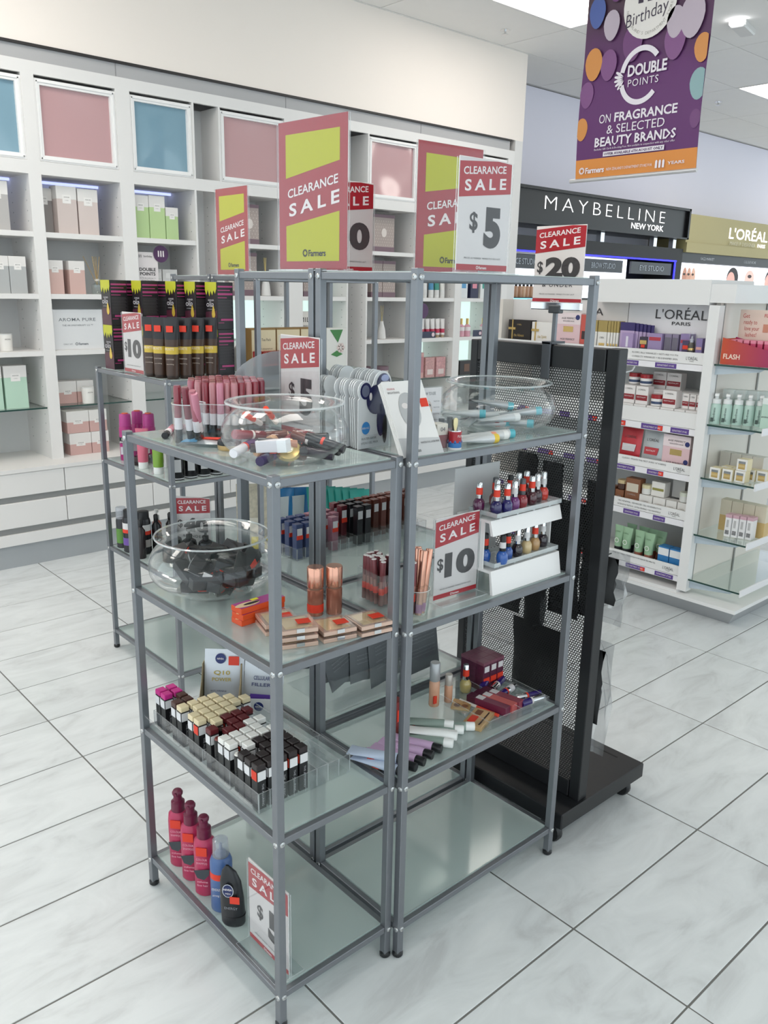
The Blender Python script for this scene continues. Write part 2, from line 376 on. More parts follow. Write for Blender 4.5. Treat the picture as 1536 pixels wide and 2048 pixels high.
# drawers below
lw = struct('trim_3', MB(CAB).bx(-3, 4.30, 3.265, YB, 0.51, LEDGE)); 
seams = [-0.46, 0.05, 0.553, 1.06, 1.58, 2.19, 2.72, 3.29, 3.73, 4.28]
for k in range(len(seams)-1):
    x0, x1 = seams[k], seams[k+1]; w2 = (x1-x0)/2
    t = thing('drawer_unit', 'white two drawer base cabinet, %s from the left picture edge' % ORD[k], 'cabinet', ((x0+x1)/2, 3.27, 0.0), 0, 'drawer cabinets under the wall shelving')
    part('body', MB(CHAN).bx(-w2, w2, 0.03, 0.48, 0.12, 0.51), t)
    part('drawer_front', MB(CAB).cbx(-w2+0.002, w2-0.002, 0, 0.028, 0.386, 0.508, 0.002), t); part('drawer_front', MB(CAB).cbx(-w2+0.002, w2-0.002, 0, 0.028, 0.218, 0.352, 0.002), t)
    part('finger_channel', MB(CHAN).bx(-w2, w2, 0.015, 0.03, 0.352, 0.386), t); part('finger_channel', MB(CHAN).bx(-w2, w2, 0.015, 0.03, 0.184, 0.218), t)
    part('plinth', MB(CAB).bx(-w2, w2, 0, 0.03, 0.124, 0.184), t)
struct('baseboard_back', MB(KICK).bx(-3, 4.30, 3.285, 3.32, 0, 0.124))

# ------------------------------------------------------------------ grey steel shelf units
Z1, Z2, Z3, Z4, Z5 = 0.0772, 0.4382, 0.7972, 1.1509, 1.5
S1, S2, S3, S4, S5 = (z+0.0095 for z in (Z1, Z2, Z3, Z4, Z5))
PW, RH = 0.0088, 0.0075           # half sizes of post and rail
SCREW_ME = MB(SCREW).lathe([(0.0062, 0), (0.0058, 0.002), (0.003, 0.0034), (0.0012, 0.0034), (0.0012, 0.0015)], 12).mesh('bolt')
def shelf_unit(lab, x0, x1, y0, y1, levels, rotz=0.0, group='grey steel display shelves'):
    W, D = x1-x0, y1-y0
    t = thing('shelf_unit', lab, 'shelf', (x0, y0, 0), rotz, group); top = max(levels)+0.0145
    for (px, py) in ((0, 0), (W, 0), (W, D), (0, D)):
        p = part('post', MB(STEEL, BLACKP).cbx(-PW, PW, -PW, PW, 0.012, top, 0.0012), t, loc=(px, py, 0))
        part('foot', MB(BLACKP).lathe([(0.009, 0), (0.0125, 0.004), (0.0125, 0.011), (0.009, 0.015)], 14), p)
        for z in levels:
            sx = -1 if px == 0 else 1
            part('bolt', SCREW_ME, p, loc=(sx*PW, -PW*0.25, z-0.001), rot=(0, sx*PI/2, 0))
            part('bolt', SCREW_ME, p, loc=(PW*0.2, (-PW if py == 0 else PW), z-0.001), rot=(PI/2 if py == 0 else -PI/2, 0, 0))
    rx = MB(STEEL).cbx(PW, W-PW, -RH*0.9, RH*0.9, -RH, RH, 0.001).mesh('rail'); ry = MB(STEEL).cbx(-RH*0.9, RH*0.9, PW, D-PW, -RH, RH, 0.001).mesh('rail')
    lip = 0.004
    gm = MB(FROST, FROST_EDGE).bx(RH+0.001, W-RH-0.001, RH+0.001, D-RH-0.001, 0.003, 0.0095); gm.m[2:6] = [1, 1, 1, 1]; gm = gm.mesh('glass_shelf')
    for z in levels:
        part('rail', rx, t, loc=(0, 0, z)); part('rail', rx, t, loc=(0, D, z)); part('rail', ry, t, loc=(0, 0, z)); part('rail', ry, t, loc=(W, 0, z))
        part('glass_shelf', gm, t, loc=(0, 0, z))
    return t
L4, L5 = (Z1, Z2, Z3, Z4), (Z1, Z2, Z3, Z4, Z5)
shelf_unit('low grey steel shelf unit nearest the camera with two fish bowls', -0.3105, -0.0226, 0.0174, 0.5762, L4, 0.0028)
shelf_unit('tall grey steel shelf unit at right holding the nail polish', 0.0, 0.5534, 0.0, 0.2891, L5)
shelf_unit('tall grey steel shelf unit behind the nail polish unit', 0.0, 0.5534, 0.314, 0.603, L5)
shelf_unit('low grey steel shelf unit at left stacked with hair dye boxes', 0.238, 0.527, 1.445, 1.998, L4, 0.0)
shelf_unit('tall far grey steel shelf unit right of the hair dye boxes', 0.585, 1.138, 1.42, 1.709, L5)
shelf_unit('farthest tall grey steel shelf unit behind the hair dye boxes', 0.585, 1.138, 1.734, 2.023, L5)

# ------------------------------------------------------------------ sale signs
FLOWER = [(math.cos(a*PI/6), math.sin(a*PI/6)) for a in range(12)]
def logo(mb, x, z, s, y, m):         # flower ring + shop name
    for c, q in FLOWER:
        a = math.atan2(q, c); vs = []
        for dx, dy in ((0.55, -0.13), (1.0, -0.2), (1.12, 0), (1.0, 0.2), (0.55, 0.13)):
            vs.append((x+s*0.42*(dx*math.cos(a)-dy*math.sin(a)), y, z+s*0.36+s*0.42*(dx*math.sin(a)+dy*math.cos(a))))
        mb.add(vs, [(0, 1, 2, 3, 4)], m)
    mb.text('Farmers', x+s*0.6, z, s, y, m, bold=0.025, space=0.92)
def holder(t, w, h, foot=0.05, th=0.0025):
    m = MB(SIGNACR, ACR_EDGE); e = 0.004
    m.bx(-w/2-e, w/2+e, -0.0035, -0.0015, 0.002, h+e); m.bx(-w/2-e, w/2+e, 0.0015, 0.0035, 0.002, h+e)
    for i in (3, 5, 1): m.m[i] = 1; m.m[6+i] = 1
    m.bx(-w/2-e, w/2+e, -foot, foot, 0, 0.002)
    m.m[-4:] = [1, 1, 1, 1]
    return part('acrylic_holder', m, t, label='clear acrylic stand')
def price_sign(lab, loc, rotz, price, w=0.148, h=0.21, under=False, stand=True, small=True):
    t = thing('sale_sign', lab, 'sign', loc, rotz, 'red and white clearance signs'); z0 = 0.006
    part('card', MB(PAPER).bx(-w/2, w/2, -0.0012, 0.0012, z0, z0+h), t)
    Zf = lambda f: z0+h*f; sl = 0.075*h/w; y = -0.0016
    r = MB(RED); r.add([(-w/2, y, Zf(0.645)), (w/2, y, Zf(0.72)), (w/2, y, Zf(0.985)), (w/2-0.04, y, Zf(0.995)), (-w/2, y, Zf(0.955))], [(0, 1, 2, 3, 4)])
    part('red_band', r, t, flat=True); r = MB(RED); r.add([(-w/2, y, Zf(0.0)), (w/2, y, Zf(0.0)), (w/2, y, Zf(0.055)), (-w/2, y, Zf(0.055))], [(0, 1, 2, 3)])
    part('red_foot_strip', r, t, flat=True)
    l = MB(TXTW); y = -0.002
    l.text('CLEARANCE', -0.43*w, Zf(0.845), h*0.092, y, 0, bold=0.018, width=w*0.82, shear=sl*0.9)
    l.text('SALE', -0.40*w, Zf(0.705), h*0.135, y, 0, bold=0.025, space=1.5, width=w*0.8, shear=sl*0.9)
    logo(l, -0.10*w, Zf(0.014), h*0.036, y, 0)
    part('lettering', l, t, flat=True)
    p = MB(INK); n = len(price)
    if n == 1: p.text('$', -0.28*w, Zf(0.37), h*0.22, y, 0, bold=0.02); p.text(price, 0.0*w, Zf(0.24), h*0.46, y, 0, bold=0.06)
    else: p.text('$', -0.44*w, Zf(0.40 if under else 0.36), h*0.2, y, 0, bold=0.02); p.text(price, -0.27*w, Zf(0.34 if under else 0.27), h*(0.34 if under else 0.38), y, 0, bold=0.055, width=0.7*w)
    if under: p.text('& UNDER', 0, Zf(0.21), h*0.07, y, 0, 'C', bold=0.01, space=1.25, width=0.62*w)
    p.text('PRICES AS MARKED. WHILE STOCKS LAST', 0, Zf(0.105), h*0.022, y, 0, 'C', width=0.72*w)
    part('price_print', p, t, flat=True)
    if stand: holder(t, w, h, 0.035)
    return t
def yellow_sign(lab, loc, rotz, w=0.21, h=0.297):
    t = thing('sale_sign', lab, 'sign', loc, rotz, 'red and yellow clearance signs'); z0 = 0.004
    part('card', MB(RED).bx(-w/2, w/2, -0.0012, 0.0012, z0, z0+h), t)
    Zf = lambda f: z0+h*f; y = -0.0016; q = MB(YEL)
    q.add([(-0.39*w, y, Zf(0.625)), (0.40*w, y, Zf(0.71)), (0.40*w, y, Zf(0.915)), (-0.39*w, y, Zf(0.915))], [(0, 1, 2, 3)])
    q.add([(-0.39*w, y, Zf(0.055)), (0.40*w, y, Zf(0.055)), (0.40*w, y, Zf(0.385)), (-0.39*w, y, Zf(0.30))], [(0, 1, 2, 3)])
    part('yellow_block', q, t, flat=True)
    l = MB(TXTW); y = -0.002
    l.text('CLEARANCE', -0.36*w, Zf(0.49), h*0.082, y, 0, bold=0.018, width=w*0.74, shear=0.15)
    l.text('SALE', -0.34*w, Zf(0.365), h*0.118, y, 0, bold=0.025, space=1.5, width=w*0.74, shear=0.15)
    part('lettering', l, t, flat=True)
    k = MB(INK); logo(k, -0.1*w, Zf(0.09), h*0.06, y, 0); part('shop_logo', k, t, flat=True)
    holder(t, w, h, 0.03)
    return t
FX = -PI/2       # front turned towards -x
yellow_sign('largest red and yellow clearance sign on top of the tall shelf', (0.02, 0.345, S5), FX+0.09)
yellow_sign('red and yellow clearance sign half hidden behind the white $5 sign', (0.448, 0.36, S5), -0.05)
yellow_sign('smallest looking red and yellow clearance sign, far left above the hair dye boxes', (0.593, 1.585, S5), FX)
price_sign('white $5 clearance sign standing on the top right shelf', (0.217, 0.04, S5), -0.02, '5')
price_sign('white $10 clearance sign half hidden behind the largest yellow sign', (0.264, 0.52, S5), -0.02, '10')
price_sign('white $5 clearance sign standing behind the near fish bowl', (-0.034, 0.318, S4), FX-0.05, '5')
price_sign('white $10 clearance sign in front of the nail polish display', (0.209, 0.066, S3), -0.03, '10', 0.135, 0.187)
price_sign('white $5 clearance sign on the lowest shelf beside the black bottle', (-0.277, 0.108, S1), FX, '5', 0.146, 0.2)
price_sign('white $10 clearance sign between hair dye boxes and brown tubes', (0.247, 1.705, S4), FX, '10')
price_sign('white $40 and under sign behind the bowl of black boxes', (0.475, 1.74, S2), FX+0.62, '40', under=True)

# ------------------------------------------------------------------ black perforated gondola on castors
def perforated():
    m = bpy.data.materials.new('perforated_black_steel'); m.use_nodes = True; nt = m.node_tree; b = nt.nodes['Principled BSDF']; o = nt.nodes['Material Output']
    b.inputs['Base Color'].default_value = (*hx('#131416'), 1); b.inputs['Roughness'].default_value = 0.4
    tc = nt.nodes.new('ShaderNodeTexCoord'); sp = nt.nodes.new('ShaderNodeSeparateXYZ'); nt.links.new(tc.outputs['Object'], sp.inputs[0])
    def mth(op, a, b2=None):
        n = nt.nodes.new('ShaderNodeMath'); n.operation = op
        for i, v in enumerate((a, b2)):
            if v is None: continue
            if isinstance(v, (int, float)): n.inputs[i].default_value = v
            else: nt.links.new(v, n.inputs[i])
        return n.outputs[0]
    P, Q = 0.0076, 0.0076*1.732
    def dist(off):
        a = mth('SUBTRACT', mth('FRACT', mth('ADD', mth('DIVIDE', sp.outputs['Y'], P), off)), 0.5)
        c = mth('SUBTRACT', mth('FRACT', mth('ADD', mth('DIVIDE', sp.outputs['Z'], Q), off)), 0.5)
        a = mth('MULTIPLY', a, P); c = mth('MULTIPLY', c, Q)
        return mth('SQRT', mth('ADD', mth('MULTIPLY', a, a), mth('MULTIPLY', c, c)))
    d = mth('MINIMUM', dist(0.0), dist(0.5)); hole = mth('LESS_THAN', d, 0.00265)
    tr = nt.nodes.new('ShaderNodeBsdfTransparent'); mx = nt.nodes.new('ShaderNodeMixShader')
    nt.links.new(hole, mx.inputs[0]); nt.links.new(b.outputs[0], mx.inputs[1]); nt.links.new(tr.outputs[0], mx.inputs[2]); nt.links.new(mx.outputs[0], o.inputs[0])
    return m
BLK = mat('#17181b', 0.42, var=0.12, scale=40); PERF = perforated()
gx, gy = 0.685, 0.0
t = thing('display_stand', 'black perforated metal display stand on castors beside the tall shelf', 'display stand', (gx, gy, 0))
part('base_plate', MB(BLK).cbx(-0.105, 0.30, -0.02, 0.52, 0.068, 0.115, 0.003), t)
part('base_slot', MB(mat('#050506', 0.6)).bx(0.262, 0.267, 0.05, 0.45, 0.115, 0.1158), t)
part('end_post', MB(BLK).cbx(-0.019, 0.019, -0.010, 0.024, 0.115, 1.348, 0.002), t); part('end_post', MB(BLK).cbx(-0.022, 0.022, 0.44, 0.466, 0.115, 1.345, 0.002), t)
part('top_rail', MB(BLK).cbx(-0.022, 0.022, 0.026, 0.44, 1.29, 1.346, 0.002), t); part('bottom_rail', MB(BLK).cbx(-0.02, 0.02, 0.026, 0.44, 0.115, 0.165, 0.002), t)
pp = MB(PERF); pp.add([(-0.016, 0.024, 0.165), (-0.016, 0.44, 0.165), (-0.016, 0.44, 1.29), (-0.016, 0.024, 1.29)], [(0, 1, 2, 3)])
part('perforated_panel', pp, t)
for (x, y) in ((-0.075, 0.03), (0.265, 0.03), (-0.075, 0.47), (0.265, 0.47)):
    c = part('castor', MB(BLACKP).lathe([(0.004, -0.011), (0.028, -0.011), (0.031, -0.007), (0.031, 0.007), (0.028, 0.011), (0.004, 0.011)], 18, 0, Matrix.Translation((0, 0, 0.031)) @ Matrix.Rotation(PI/2, 4, 'Y')), t, loc=(x, y, 0))
    part('castor_fork', MB(BLK).bx(-0.018, 0.018, -0.012, 0.026, 0.05, 0.068), c)
for k, (y, z) in enumerate(((0.06, 1.262), (0.075, 1.262), (0.40, 1.26))):
    part('hook', MB(mat('#3a3b3d', 0.4, 0.5)).tube((-0.022, y, z), (-0.034, y, z+0.012), 0.0016, n=6), t)
# merchandise hooks and bags on the far side
hk = MB(mat('#b9babb', 0.3, 0.8)); hk.tube((0.022, 0.05, 1.275), (0.14, 0.05, 1.285), 0.002, n=6); hk.tube((0.14, 0.05, 1.285), (0.15, 0.05, 1.295), 0.002, n=6)
part('long_hook', hk, t)
BAG = mat('#0f1012', 0.6, var=0.3, scale=60); POLY = clear('polybag', (0.93, 0.94, 0.95), edge=0.5, base=0.14, rough=0.12, haze=0.22, hazecol=(0.7, 0.72, 0.74))
def hangbag(lab, y0, y1, z0, z1, x=0.05, th=0.045, poly=False):
    t = thing('hanging_bag', lab, 'bag', (gx+x, gy+(y0+y1)/2, z0), 0, 'black bags hanging on the perforated stand'); w2 = (y1-y0)/2; h = z1-z0; rnd = random.Random(int(z0*1000+y0*100))
    vs = []; F = []; n = 7
    for i in range(n+1):
        for j in range(n+1):
            u, v = i/n, j/n; b_ = math.sin(PI*u)**0.5*math.sin(PI*min(1, v*1.05))**0.6 if 0 < u < 1 and 0 < v < 1 else 0
            vs.append((th/2*b_*(0.8+0.4*rnd.random()), -w2+2*w2*u+0.006*rnd.uniform(-1, 1), h*v))
    k = len(vs); vs += [(-x_, y_, z_) for x_, y_, z_ in vs]
    for i in range(n):
        for j in range(n):
            a = i*(n+1)+j; F += [(a, a+n+1, a+n+2, a+1), (k+a, k+a+1, k+a+n+2, k+a+n+1)]
    part('bag_body', MB(BAG).add(vs, F, 0, True), t)
    part('hang_loop', MB(mat('#2a2b2d', 0.4, 0.4)).tube((-0.03, 0, h), (0.03, 0, h), 0.0018, n=6), t)
    if poly:
        pv = [(a*1.9+0.012+0.010*rnd.random(), b_*1.25-0.012+0.008*rnd.random(), c*1.55-0.45*h) for a, b_, c in vs[:k]]; part('clear_wrapper', MB(POLY).add(pv, [f for f in F if max(f) < k], 0, True), t, label='crumpled clear plastic wrapper')
    return t
hangbag('black bag in clear wrapper sticking out at the stand edge, upper', -0.018, 0.06, 0.68, 0.81, 0.048, 0.055, True)
hangbag('black bag in crumpled clear wrapper at the stand edge, lower', -0.012, 0.06, 0.33, 0.55, 0.040, 0.035, True)
hangbag('black pouch seen through the perforations at mid height, near end', 0.10, 0.20, 0.60, 0.93, 0.06)
hangbag('small black pouch seen through the perforations near the bottle caps', 0.26, 0.33, 0.93, 1.04, 0.05)
hangbag('dark purple pouch seen through the perforations above the polish', 0.17, 0.24, 0.78, 1.03, 0.05)
hangbag('narrow black pouch behind the perforated panel at low left', 0.29, 0.37, 0.56, 0.75, 0.05)
hangbag('wide black bag behind the perforated panel above the base', 0.13, 0.31, 0.27, 0.55, 0.055)
hangbag('black bag behind the panel between two lower bags', 0.21, 0.28, 0.50, 0.72, 0.06)
hangbag('black bag nearest the end post behind the panel, middle', 0.035, 0.10, 0.62, 1.0, 0.06)
# $20 sign on its clip pole
t = price_sign('white $20 and under clearance sign on a clip pole above the black stand', (gx, 0.2, 1.444), FX, '20', 0.152, 0.187, under=True, stand=False)
part('clip_bar', MB(CHROME).cbx(-0.078, 0.078, -0.006, 0.006, -0.012, 0.008, 0.002), t); part('clip_boss', MB(mat('#55575a', 0.4, 0.6)).cbx(-0.018, 0.018, -0.009, 0.009, -0.02, 0.0, 0.002), t)
part('pole', MB(STEEL).cbx(-0.006, 0.006, -0.004, 0.004, -0.15, -0.012, 0.001), t); part('clamp', MB(mat('#56585c', 0.4, 0.6)).cbx(-0.014, 0.014, -0.03, -0.024, -0.185, -0.09, 0.002), t)
part('clamp_top', MB(mat('#56585c', 0.4, 0.6)).bx(-0.014, 0.014, -0.03, 0.03, -0.096, -0.09), t)

# ------------------------------------------------------------------ white cosmetics gondola
GW = mat('#e4e3e2', 0.5, var=0.015, scale=2); GCREAM = mat('#ddd6ce', 0.55); GKICK = mat('#a5a6a8', 0.45); PURP = mat('#5b3f8a', 0.5); SLOT = mat('#8c8a87', 0.5)
GX = 2.5
t = thing('gondola', 'white cosmetics gondola with shelves of boxed creams and black brand lettering', 'gondola', (GX, 0.72, 0))
def gb(name, m, x0, x1, y0, y1, z0, z1, p=t): return part(name, MB(m).bx(x0-GX, x1-GX, y0-0.72, y1-0.72, z0, z1), p)
kv = [(2.525, 0.47, 0), (3.3, 0.47, 0), (3.3, 2.0, 0), (2.525, 2.0, 0), (2.465, 0.425, 0.075), (3.3, 0.425, 0.075), (3.3, 2.0, 0.075), (2.465, 2.0, 0.075)]
part('kickboard', MB(GKICK).add([(a-GX, b_-0.72, c) for a, b_, c in kv], [(0, 3, 2, 1), (4, 5, 6, 7), (0, 1, 5, 4), (1, 2, 6, 5), (2, 3, 7, 6), (3, 0, 4, 7)]), t)
gb('plinth', GW, 2.46, 3.3, 0.42, 2.0, 0.075, 0.092); gb('plinth_step', GW, 2.475, 3.3, 0.72, 2.0, 0.092, 0.105)
gb('column', GW, 2.488, 2.535, 0.68, 0.728, 0.105, 1.432)
gb('back_panel', mat('#cfd0d0', 0.5), 2.80, 2.82, 0.728, 2.0, 0.105, 1.432); gb('end_panel', GCREAM, 2.535, 3.3, 0.70, 0.72, 0.092, 1.47); gb('far_end_panel', GCREAM, 2.51, 3.3, 1.93, 1.96, 0.1, 1.43)
gb('header', GW, 2.495, 2.9, 0.735, 1.36, 1.432, 1.541); gb('end_header', GW, 2.50, 3.3, 0.62, 0.735, 1.443, 1.522)
bp = gb('brand_panel', mat('#e3e1e3', 0.45), 2.60, 2.61, 0.728, 1.20, 1.20, 1.432); gb('brand_panel', mat('#e0dcda', 0.45), 2.60, 2.61, 1.204, 1.93, 1.20, 1.432)
RF = Matrix.Translation((0, 0, 0)) @ Matrix.Rotation(FX, 4, 'Z')      # lettering on faces turned to -x: local x runs to -y
def gtext(mb, s, yc, z, size, x, m, width=None, bold=0.0, align='C', space=1.0):
    mb.text(s, 0, z, size, 0, m, align, bold=bold, width=width, space=space, T=Matrix.Translation((x-GX, yc-0.72, 0)) @ RF)
l = MB(INK); gtext(l, "L'OR\u00c9AL", 0.92, 1.362, 0.062, 2.597, 0, 0.262, 0.0); gtext(l, 'PARIS', 0.915, 1.335, 0.022, 2.597, 0, 0.095, 0.01)
gtext(l, 'IA', 1.375, 1.365, 0.05, 2.597, 0, 0.06)
part('brand_lettering', l, t, flat=True)
shz = [(1.222, 1.17, 1.14, ('PLUMPS, FILLS WRINKLES + RESTORES YOUTH', 'CORRECTS WRINKLES + RE-DENSIFIES SKIN'), 1), (0.948, 0.878, 0.845, (), 0), (0.703, 0.661, 0.63, ('CLASSIC - FIGHTS THE FIRST SIGNS OF AGEING',), 1), (0.487, 0.442, 0.41, ('CELL RENEWAL - ADVANCED CELL REGENERATION', 'INTENSE NUTRITION - EXTRA FIRMING + NOURISHMENT'), 1), (0.214, 0.167, 0.138, ('PURE CLAY MASKS - TRANSFORM YOUR SKIN IN TEN MINUTES',), 1)]
for i, (za, zb, zc, txt, br) in enumerate(shz):
    s = gb('shelf', GW, 2.512, 2.80, 0.73, 1.95, zb-0.012, zb+0.004)
    gb('shelf_fascia', GW, 2.503, 2.511, 0.73, 1.95, zb, za, s)
    gb('price_rail', mat('#e9e7ea', 0.35), 2.500, 2.508, 0.73, 1.95, zc, zb-0.002, s)
    pr = MB(PURP); rr = random.Random(i)
    y = 1.92
    while y > 0.84:
        w = rr.uniform(0.06, 0.12); pr.bx(2.4985-GX, 2.4999-GX, y-w-0.72, y-0.72, zc+0.003, zb-0.005)
        if rr.random() < 0.5: pr.bx(2.498-GX, 2.4984-GX, y-w-0.72, y-w+0.025-0.72, zc+0.004, zb-0.007, ORANGE)
        pr.text('DEPARTMENT STORE', 0, zc+0.01, 0.012, 0, TXTW, 'C', width=w*0.8, T=Matrix.Translation((2.4978-GX, y-w/2-0.72, 0)) @ RF)
        y -= w+rr.uniform(0.04, 0.09)
    part('price_strip_print', pr, s, flat=True)['kind'] = 'stuff'
    f = MB(INK)
    if br: gtext(f, "L'OR\u00c9AL", 0.79, (za+zb)/2-0.008, 0.02, 2.502, 0, 0.058); gtext(f, 'PARIS', 0.79, (za+zb)/2-0.016, 0.007, 2.502, 0, 0.02)
    for j, tx in enumerate(txt): gtext(f, tx, 0.98, (za+zb)/2+0.004-0.018*j, 0.011, 2.502, 0, 0.24)
    if f.v: part('fascia_lettering', f, s, flat=True)
def gglass(z, x0, x1, y0, y1, tilt=0.0):
    m = MB(GLASS, GLASS_EDGE).bx(x0-GX, x1-GX, y0-0.72, y1-0.72, z-0.008, z); m.m[2] = m.m[5] = 1
    gsh = part('glass_shelf', m, t); br = MB(mat('#b3bfc8', 0.4)).prism([(y0+0.03-0.72, z-0.0095), (0.69-0.72, z-0.0095), (0.69-0.72, z-0.05), (y0+0.05-0.72, z-0.022)], 0, 0.004, 0, Matrix.Translation((2.52-GX, 0, 0)) @ Matrix.Rotation(PI/2, 4, 'Z'))
    part('bracket', br, gsh); gb('ticket_edge', mat('#e6e4e6', 0.35), x0, x1, y0-0.006, y0-0.001, z-0.02, z+0.012, gsh)
for z in (1.18, 0.91, 0.664, 0.392, 0.168): gglass(z, 2.50, 3.25, 0.43, 0.695)
for y0 in (2.56, 2.98):
    m = MB(SLOT).bx(y0-GX, y0+0.012-GX, 0.694-0.72, 0.70-0.72, 0.1, 1.44); part('slotted_strip', m, t)

# ------------------------------------------------------------------ hanging banner
BX, BY0, BY1, BZ0, BZ1 = 2.4, 0.815, 1.43, 1.99, 3.0
def banner():
    t = thing('hanging_banner', 'purple hanging banner advertising double points with balloons and orange foot strip', 'banner', (BX, (BY0+BY1)/2, BZ0), FX)
    W = BY1-BY0; w2 = W/2; H = BZ1-BZ0
    def grad():
        m = bpy.data.materials.new('banner_print'); m.use_nodes = True; nt = m.node_tree; b = nt.nodes['Principled BSDF']; b.inputs['Roughness'].default_value = 0.5
        tc = nt.nodes.new('ShaderNodeTexCoord'); sp = nt.nodes.new('ShaderNodeSeparateXYZ'); n = nt.nodes.new('ShaderNodeTexNoise'); n.inputs['Scale'].default_value = 5
        ad = nt.nodes.new('ShaderNodeMath'); ad.operation = 'MULTIPLY_ADD'; ad.inputs[1].default_value = 0.35
        r = nt.nodes.new('ShaderNodeValToRGB'); e = r.color_ramp.elements
        e[0].position = 0.62; e[0].color = (*hx('#5e2a66'), 1); e[1].position = 0.92; e[1].color = (*hx('#4a3540'), 1)
        nt.links.new(tc.outputs['Object'], sp.inputs[0]); nt.links.new(tc.outputs['Object'], n.inputs['Vector']); nt.links.new(n.outputs['Fac'], ad.inputs[0]); nt.links.new(sp.outputs['Z'], ad.inputs[2]); nt.links.new(ad.outputs[0], r.inputs[0]); nt.links.new(r.outputs[0], b.inputs['Base Color'])
        return m
    bow = lambda z: -0.012*math.sin(PI*min(1, z/0.5))
    n = 20; sh = MB(grad(), mat('#d98a3d', 0.45)); vs = []
    for i in range(n+1):
        z = H*i/n
        for x in (-w2, w2): vs.append((x, bow(z), z))
    fz = [(2*i, 2*i+1, 2*i+3, 2*i+2) for i in range(n)]
    sh.add(vs, fz, 0); sh.add([(x, y+0.001, z) for x, y, z in vs], [f[::-1] for f in fz], 0); cloth = part('cloth', sh, t, flat=True)
    st = MB(mat('#d98a3d', 0.45)); k = 6; zz = [0.0+0.085*i/k for i in range(k+1)]
    vs = [(x, bow(z)-0.0008, z) for z in zz for x in (-w2, w2)]; st.add(vs, [(2*i, 2*i+1, 2*i+3, 2*i+2) for i in range(k)]); part('orange_strip', st, cloth, flat=True)
    part('bottom_rod', MB(mat('#c9c8ca', 0.3, 0.4)).tube((-w2-0.03, 0, -0.004), (w2+0.005, 0, -0.004), 0.009, n=10), t)
    part('top_rod', MB(mat('#c9c8ca', 0.3, 0.4)).tube((-w2-0.01, 0, H+0.004), (w2+0.01, 0, H+0.004), 0.009, n=10), t)
    for x in (-w2+0.05, w2-0.05): part('hanging_wire', MB(mat('#b0b0b0', 0.4, 0.6)).tube((x, 0, H), (x, 0, ZC-BZ0-0.004), 0.0012, n=5), t)
    l = MB(mat('#e6dfe6', 0.5)); y = -0.0145
    def shp(poly, yy=y, m=0): l.add([(a, yy, b_) for a, b_ in poly], [tuple(range(len(poly)))], m)
    S = W/0.615
    # ring
    cx, cz, R0, R1 = 0.005, 0.405, 0.118, 0.096
    def arc(a0, a1, k=16):
        o = [(cx+R0*0.9*math.cos(a0+(a1-a0)*i/k), cz+R0*math.sin(a0+(a1-a0)*i/k)) for i in range(k+1)]; q = [(cx+R1*0.88*math.cos(a0+(a1-a0)*i/k), cz+R1*math.sin(a0+(a1-a0)*i/k)) for i in range(k+1)]
        vs = [(a, y, b_) for a, b_ in o]+[(a, y, b_) for a, b_ in q]; l.add(vs, [(i, i+1, k+2+i, k+1+i) for i in range(k)])
    arc(math.radians(40), math.radians(168)); arc(math.radians(196), math.radians(318))
    for a in (150, 170, 190, 210, 230):
        a = math.radians(a); bx_, bz_ = cx-0.075, cz+0.0; d = (math.cos(a), math.sin(a)); q = (-d[1], d[0])
        shp([(bx_+d[0]*r+q[0]*s_, bz_+d[1]*r+q[1]*s_) for r, s_ in ((0.012, 0), (0.035, -0.007), (0.055, -0.004), (0.058, 0), (0.055, 0.004), (0.035, 0.007))])
    l.text('DOUBLE', -0.06, 0.408, 0.062, y, 0, bold=0.03, width=0.19); l.text('POINTS', -0.055, 0.365, 0.042, y, 0, space=1.15, width=0.15)
    l.text('ON', -0.19, 0.232, 0.052, y, 0, width=0.06); l.text('FRAGRANCE', -0.11, 0.232, 0.052, y, 0, bold=0.025, width=0.31)
    l.text('& SELECTED', 0.0, 0.184, 0.052, y, 0, 'C', width=0.29); l.text('BEAUTY BRANDS', 0.0, 0.134, 0.054, y, 0, 'C', bold=0.025, width=0.41)
    l.text('Excludes Gift Cards & Booking Fees. Not available in conjunction with any other offer.', 0.0, 0.118, 0.012, y, 0, 'C', width=0.41)
    shp([(-0.155, 0.089), (0.155, 0.089), (0.155, 0.109), (-0.155, 0.109)]); l.text('OFFER AVAILABLE 6TH AUGUST ONLY', 0.0, 0.0935, 0.015, y-0.0006, mat('#4b2a5a', 0.5), 'C', bold=0.03, width=0.3)
    logo(l, -0.27, 0.024, 0.034, -0.0085, 0); l.text("NEW ZEALAND'S DEPARTMENT STORE FOR", -0.135, 0.028, 0.017, -0.0085, 0, width=0.235)
    for k in range(3): l.add([(0.115+0.017*k+a, -0.0085, b_) for a, b_ in ((0, 0.018), (0.011, 0.018), (0.011, 0.046), (0.006, 0.052), (0, 0.046))], [(0, 1, 2, 3, 4)])
    l.text('YEARS', 0.175, 0.028, 0.017, -0.0085, 0, bold=0.02, width=0.08)
    lo = part('lettering', l, cloth, flat=True)
    # badge and balloons
    bd = MB(mat('#e6e1dc', 0.5)); bc = (0.02, 0.685); bd.add([(bc[0]+0.128*math.cos(a*PI/16), -0.0135, bc[1]+0.14*math.sin(a*PI/16)) for a in range(32)], [tuple(range(32))])
    bk = mat('#3a3044', 0.5)
    bd.text('Birthday', 0.01, 0.62, 0.075, -0.0145, bk, 'C', bold=-0.005, width=0.2, shear=0.18)
    for dx in (-0.045, 0.0, 0.04): bd.bx(bc[0]+dx-0.012, bc[0]+dx+0.012, -0.0147, -0.0142, 0.69, 0.78, bk)
    ring = "NEW ZEALAND'S DEPARTMENT STORE"
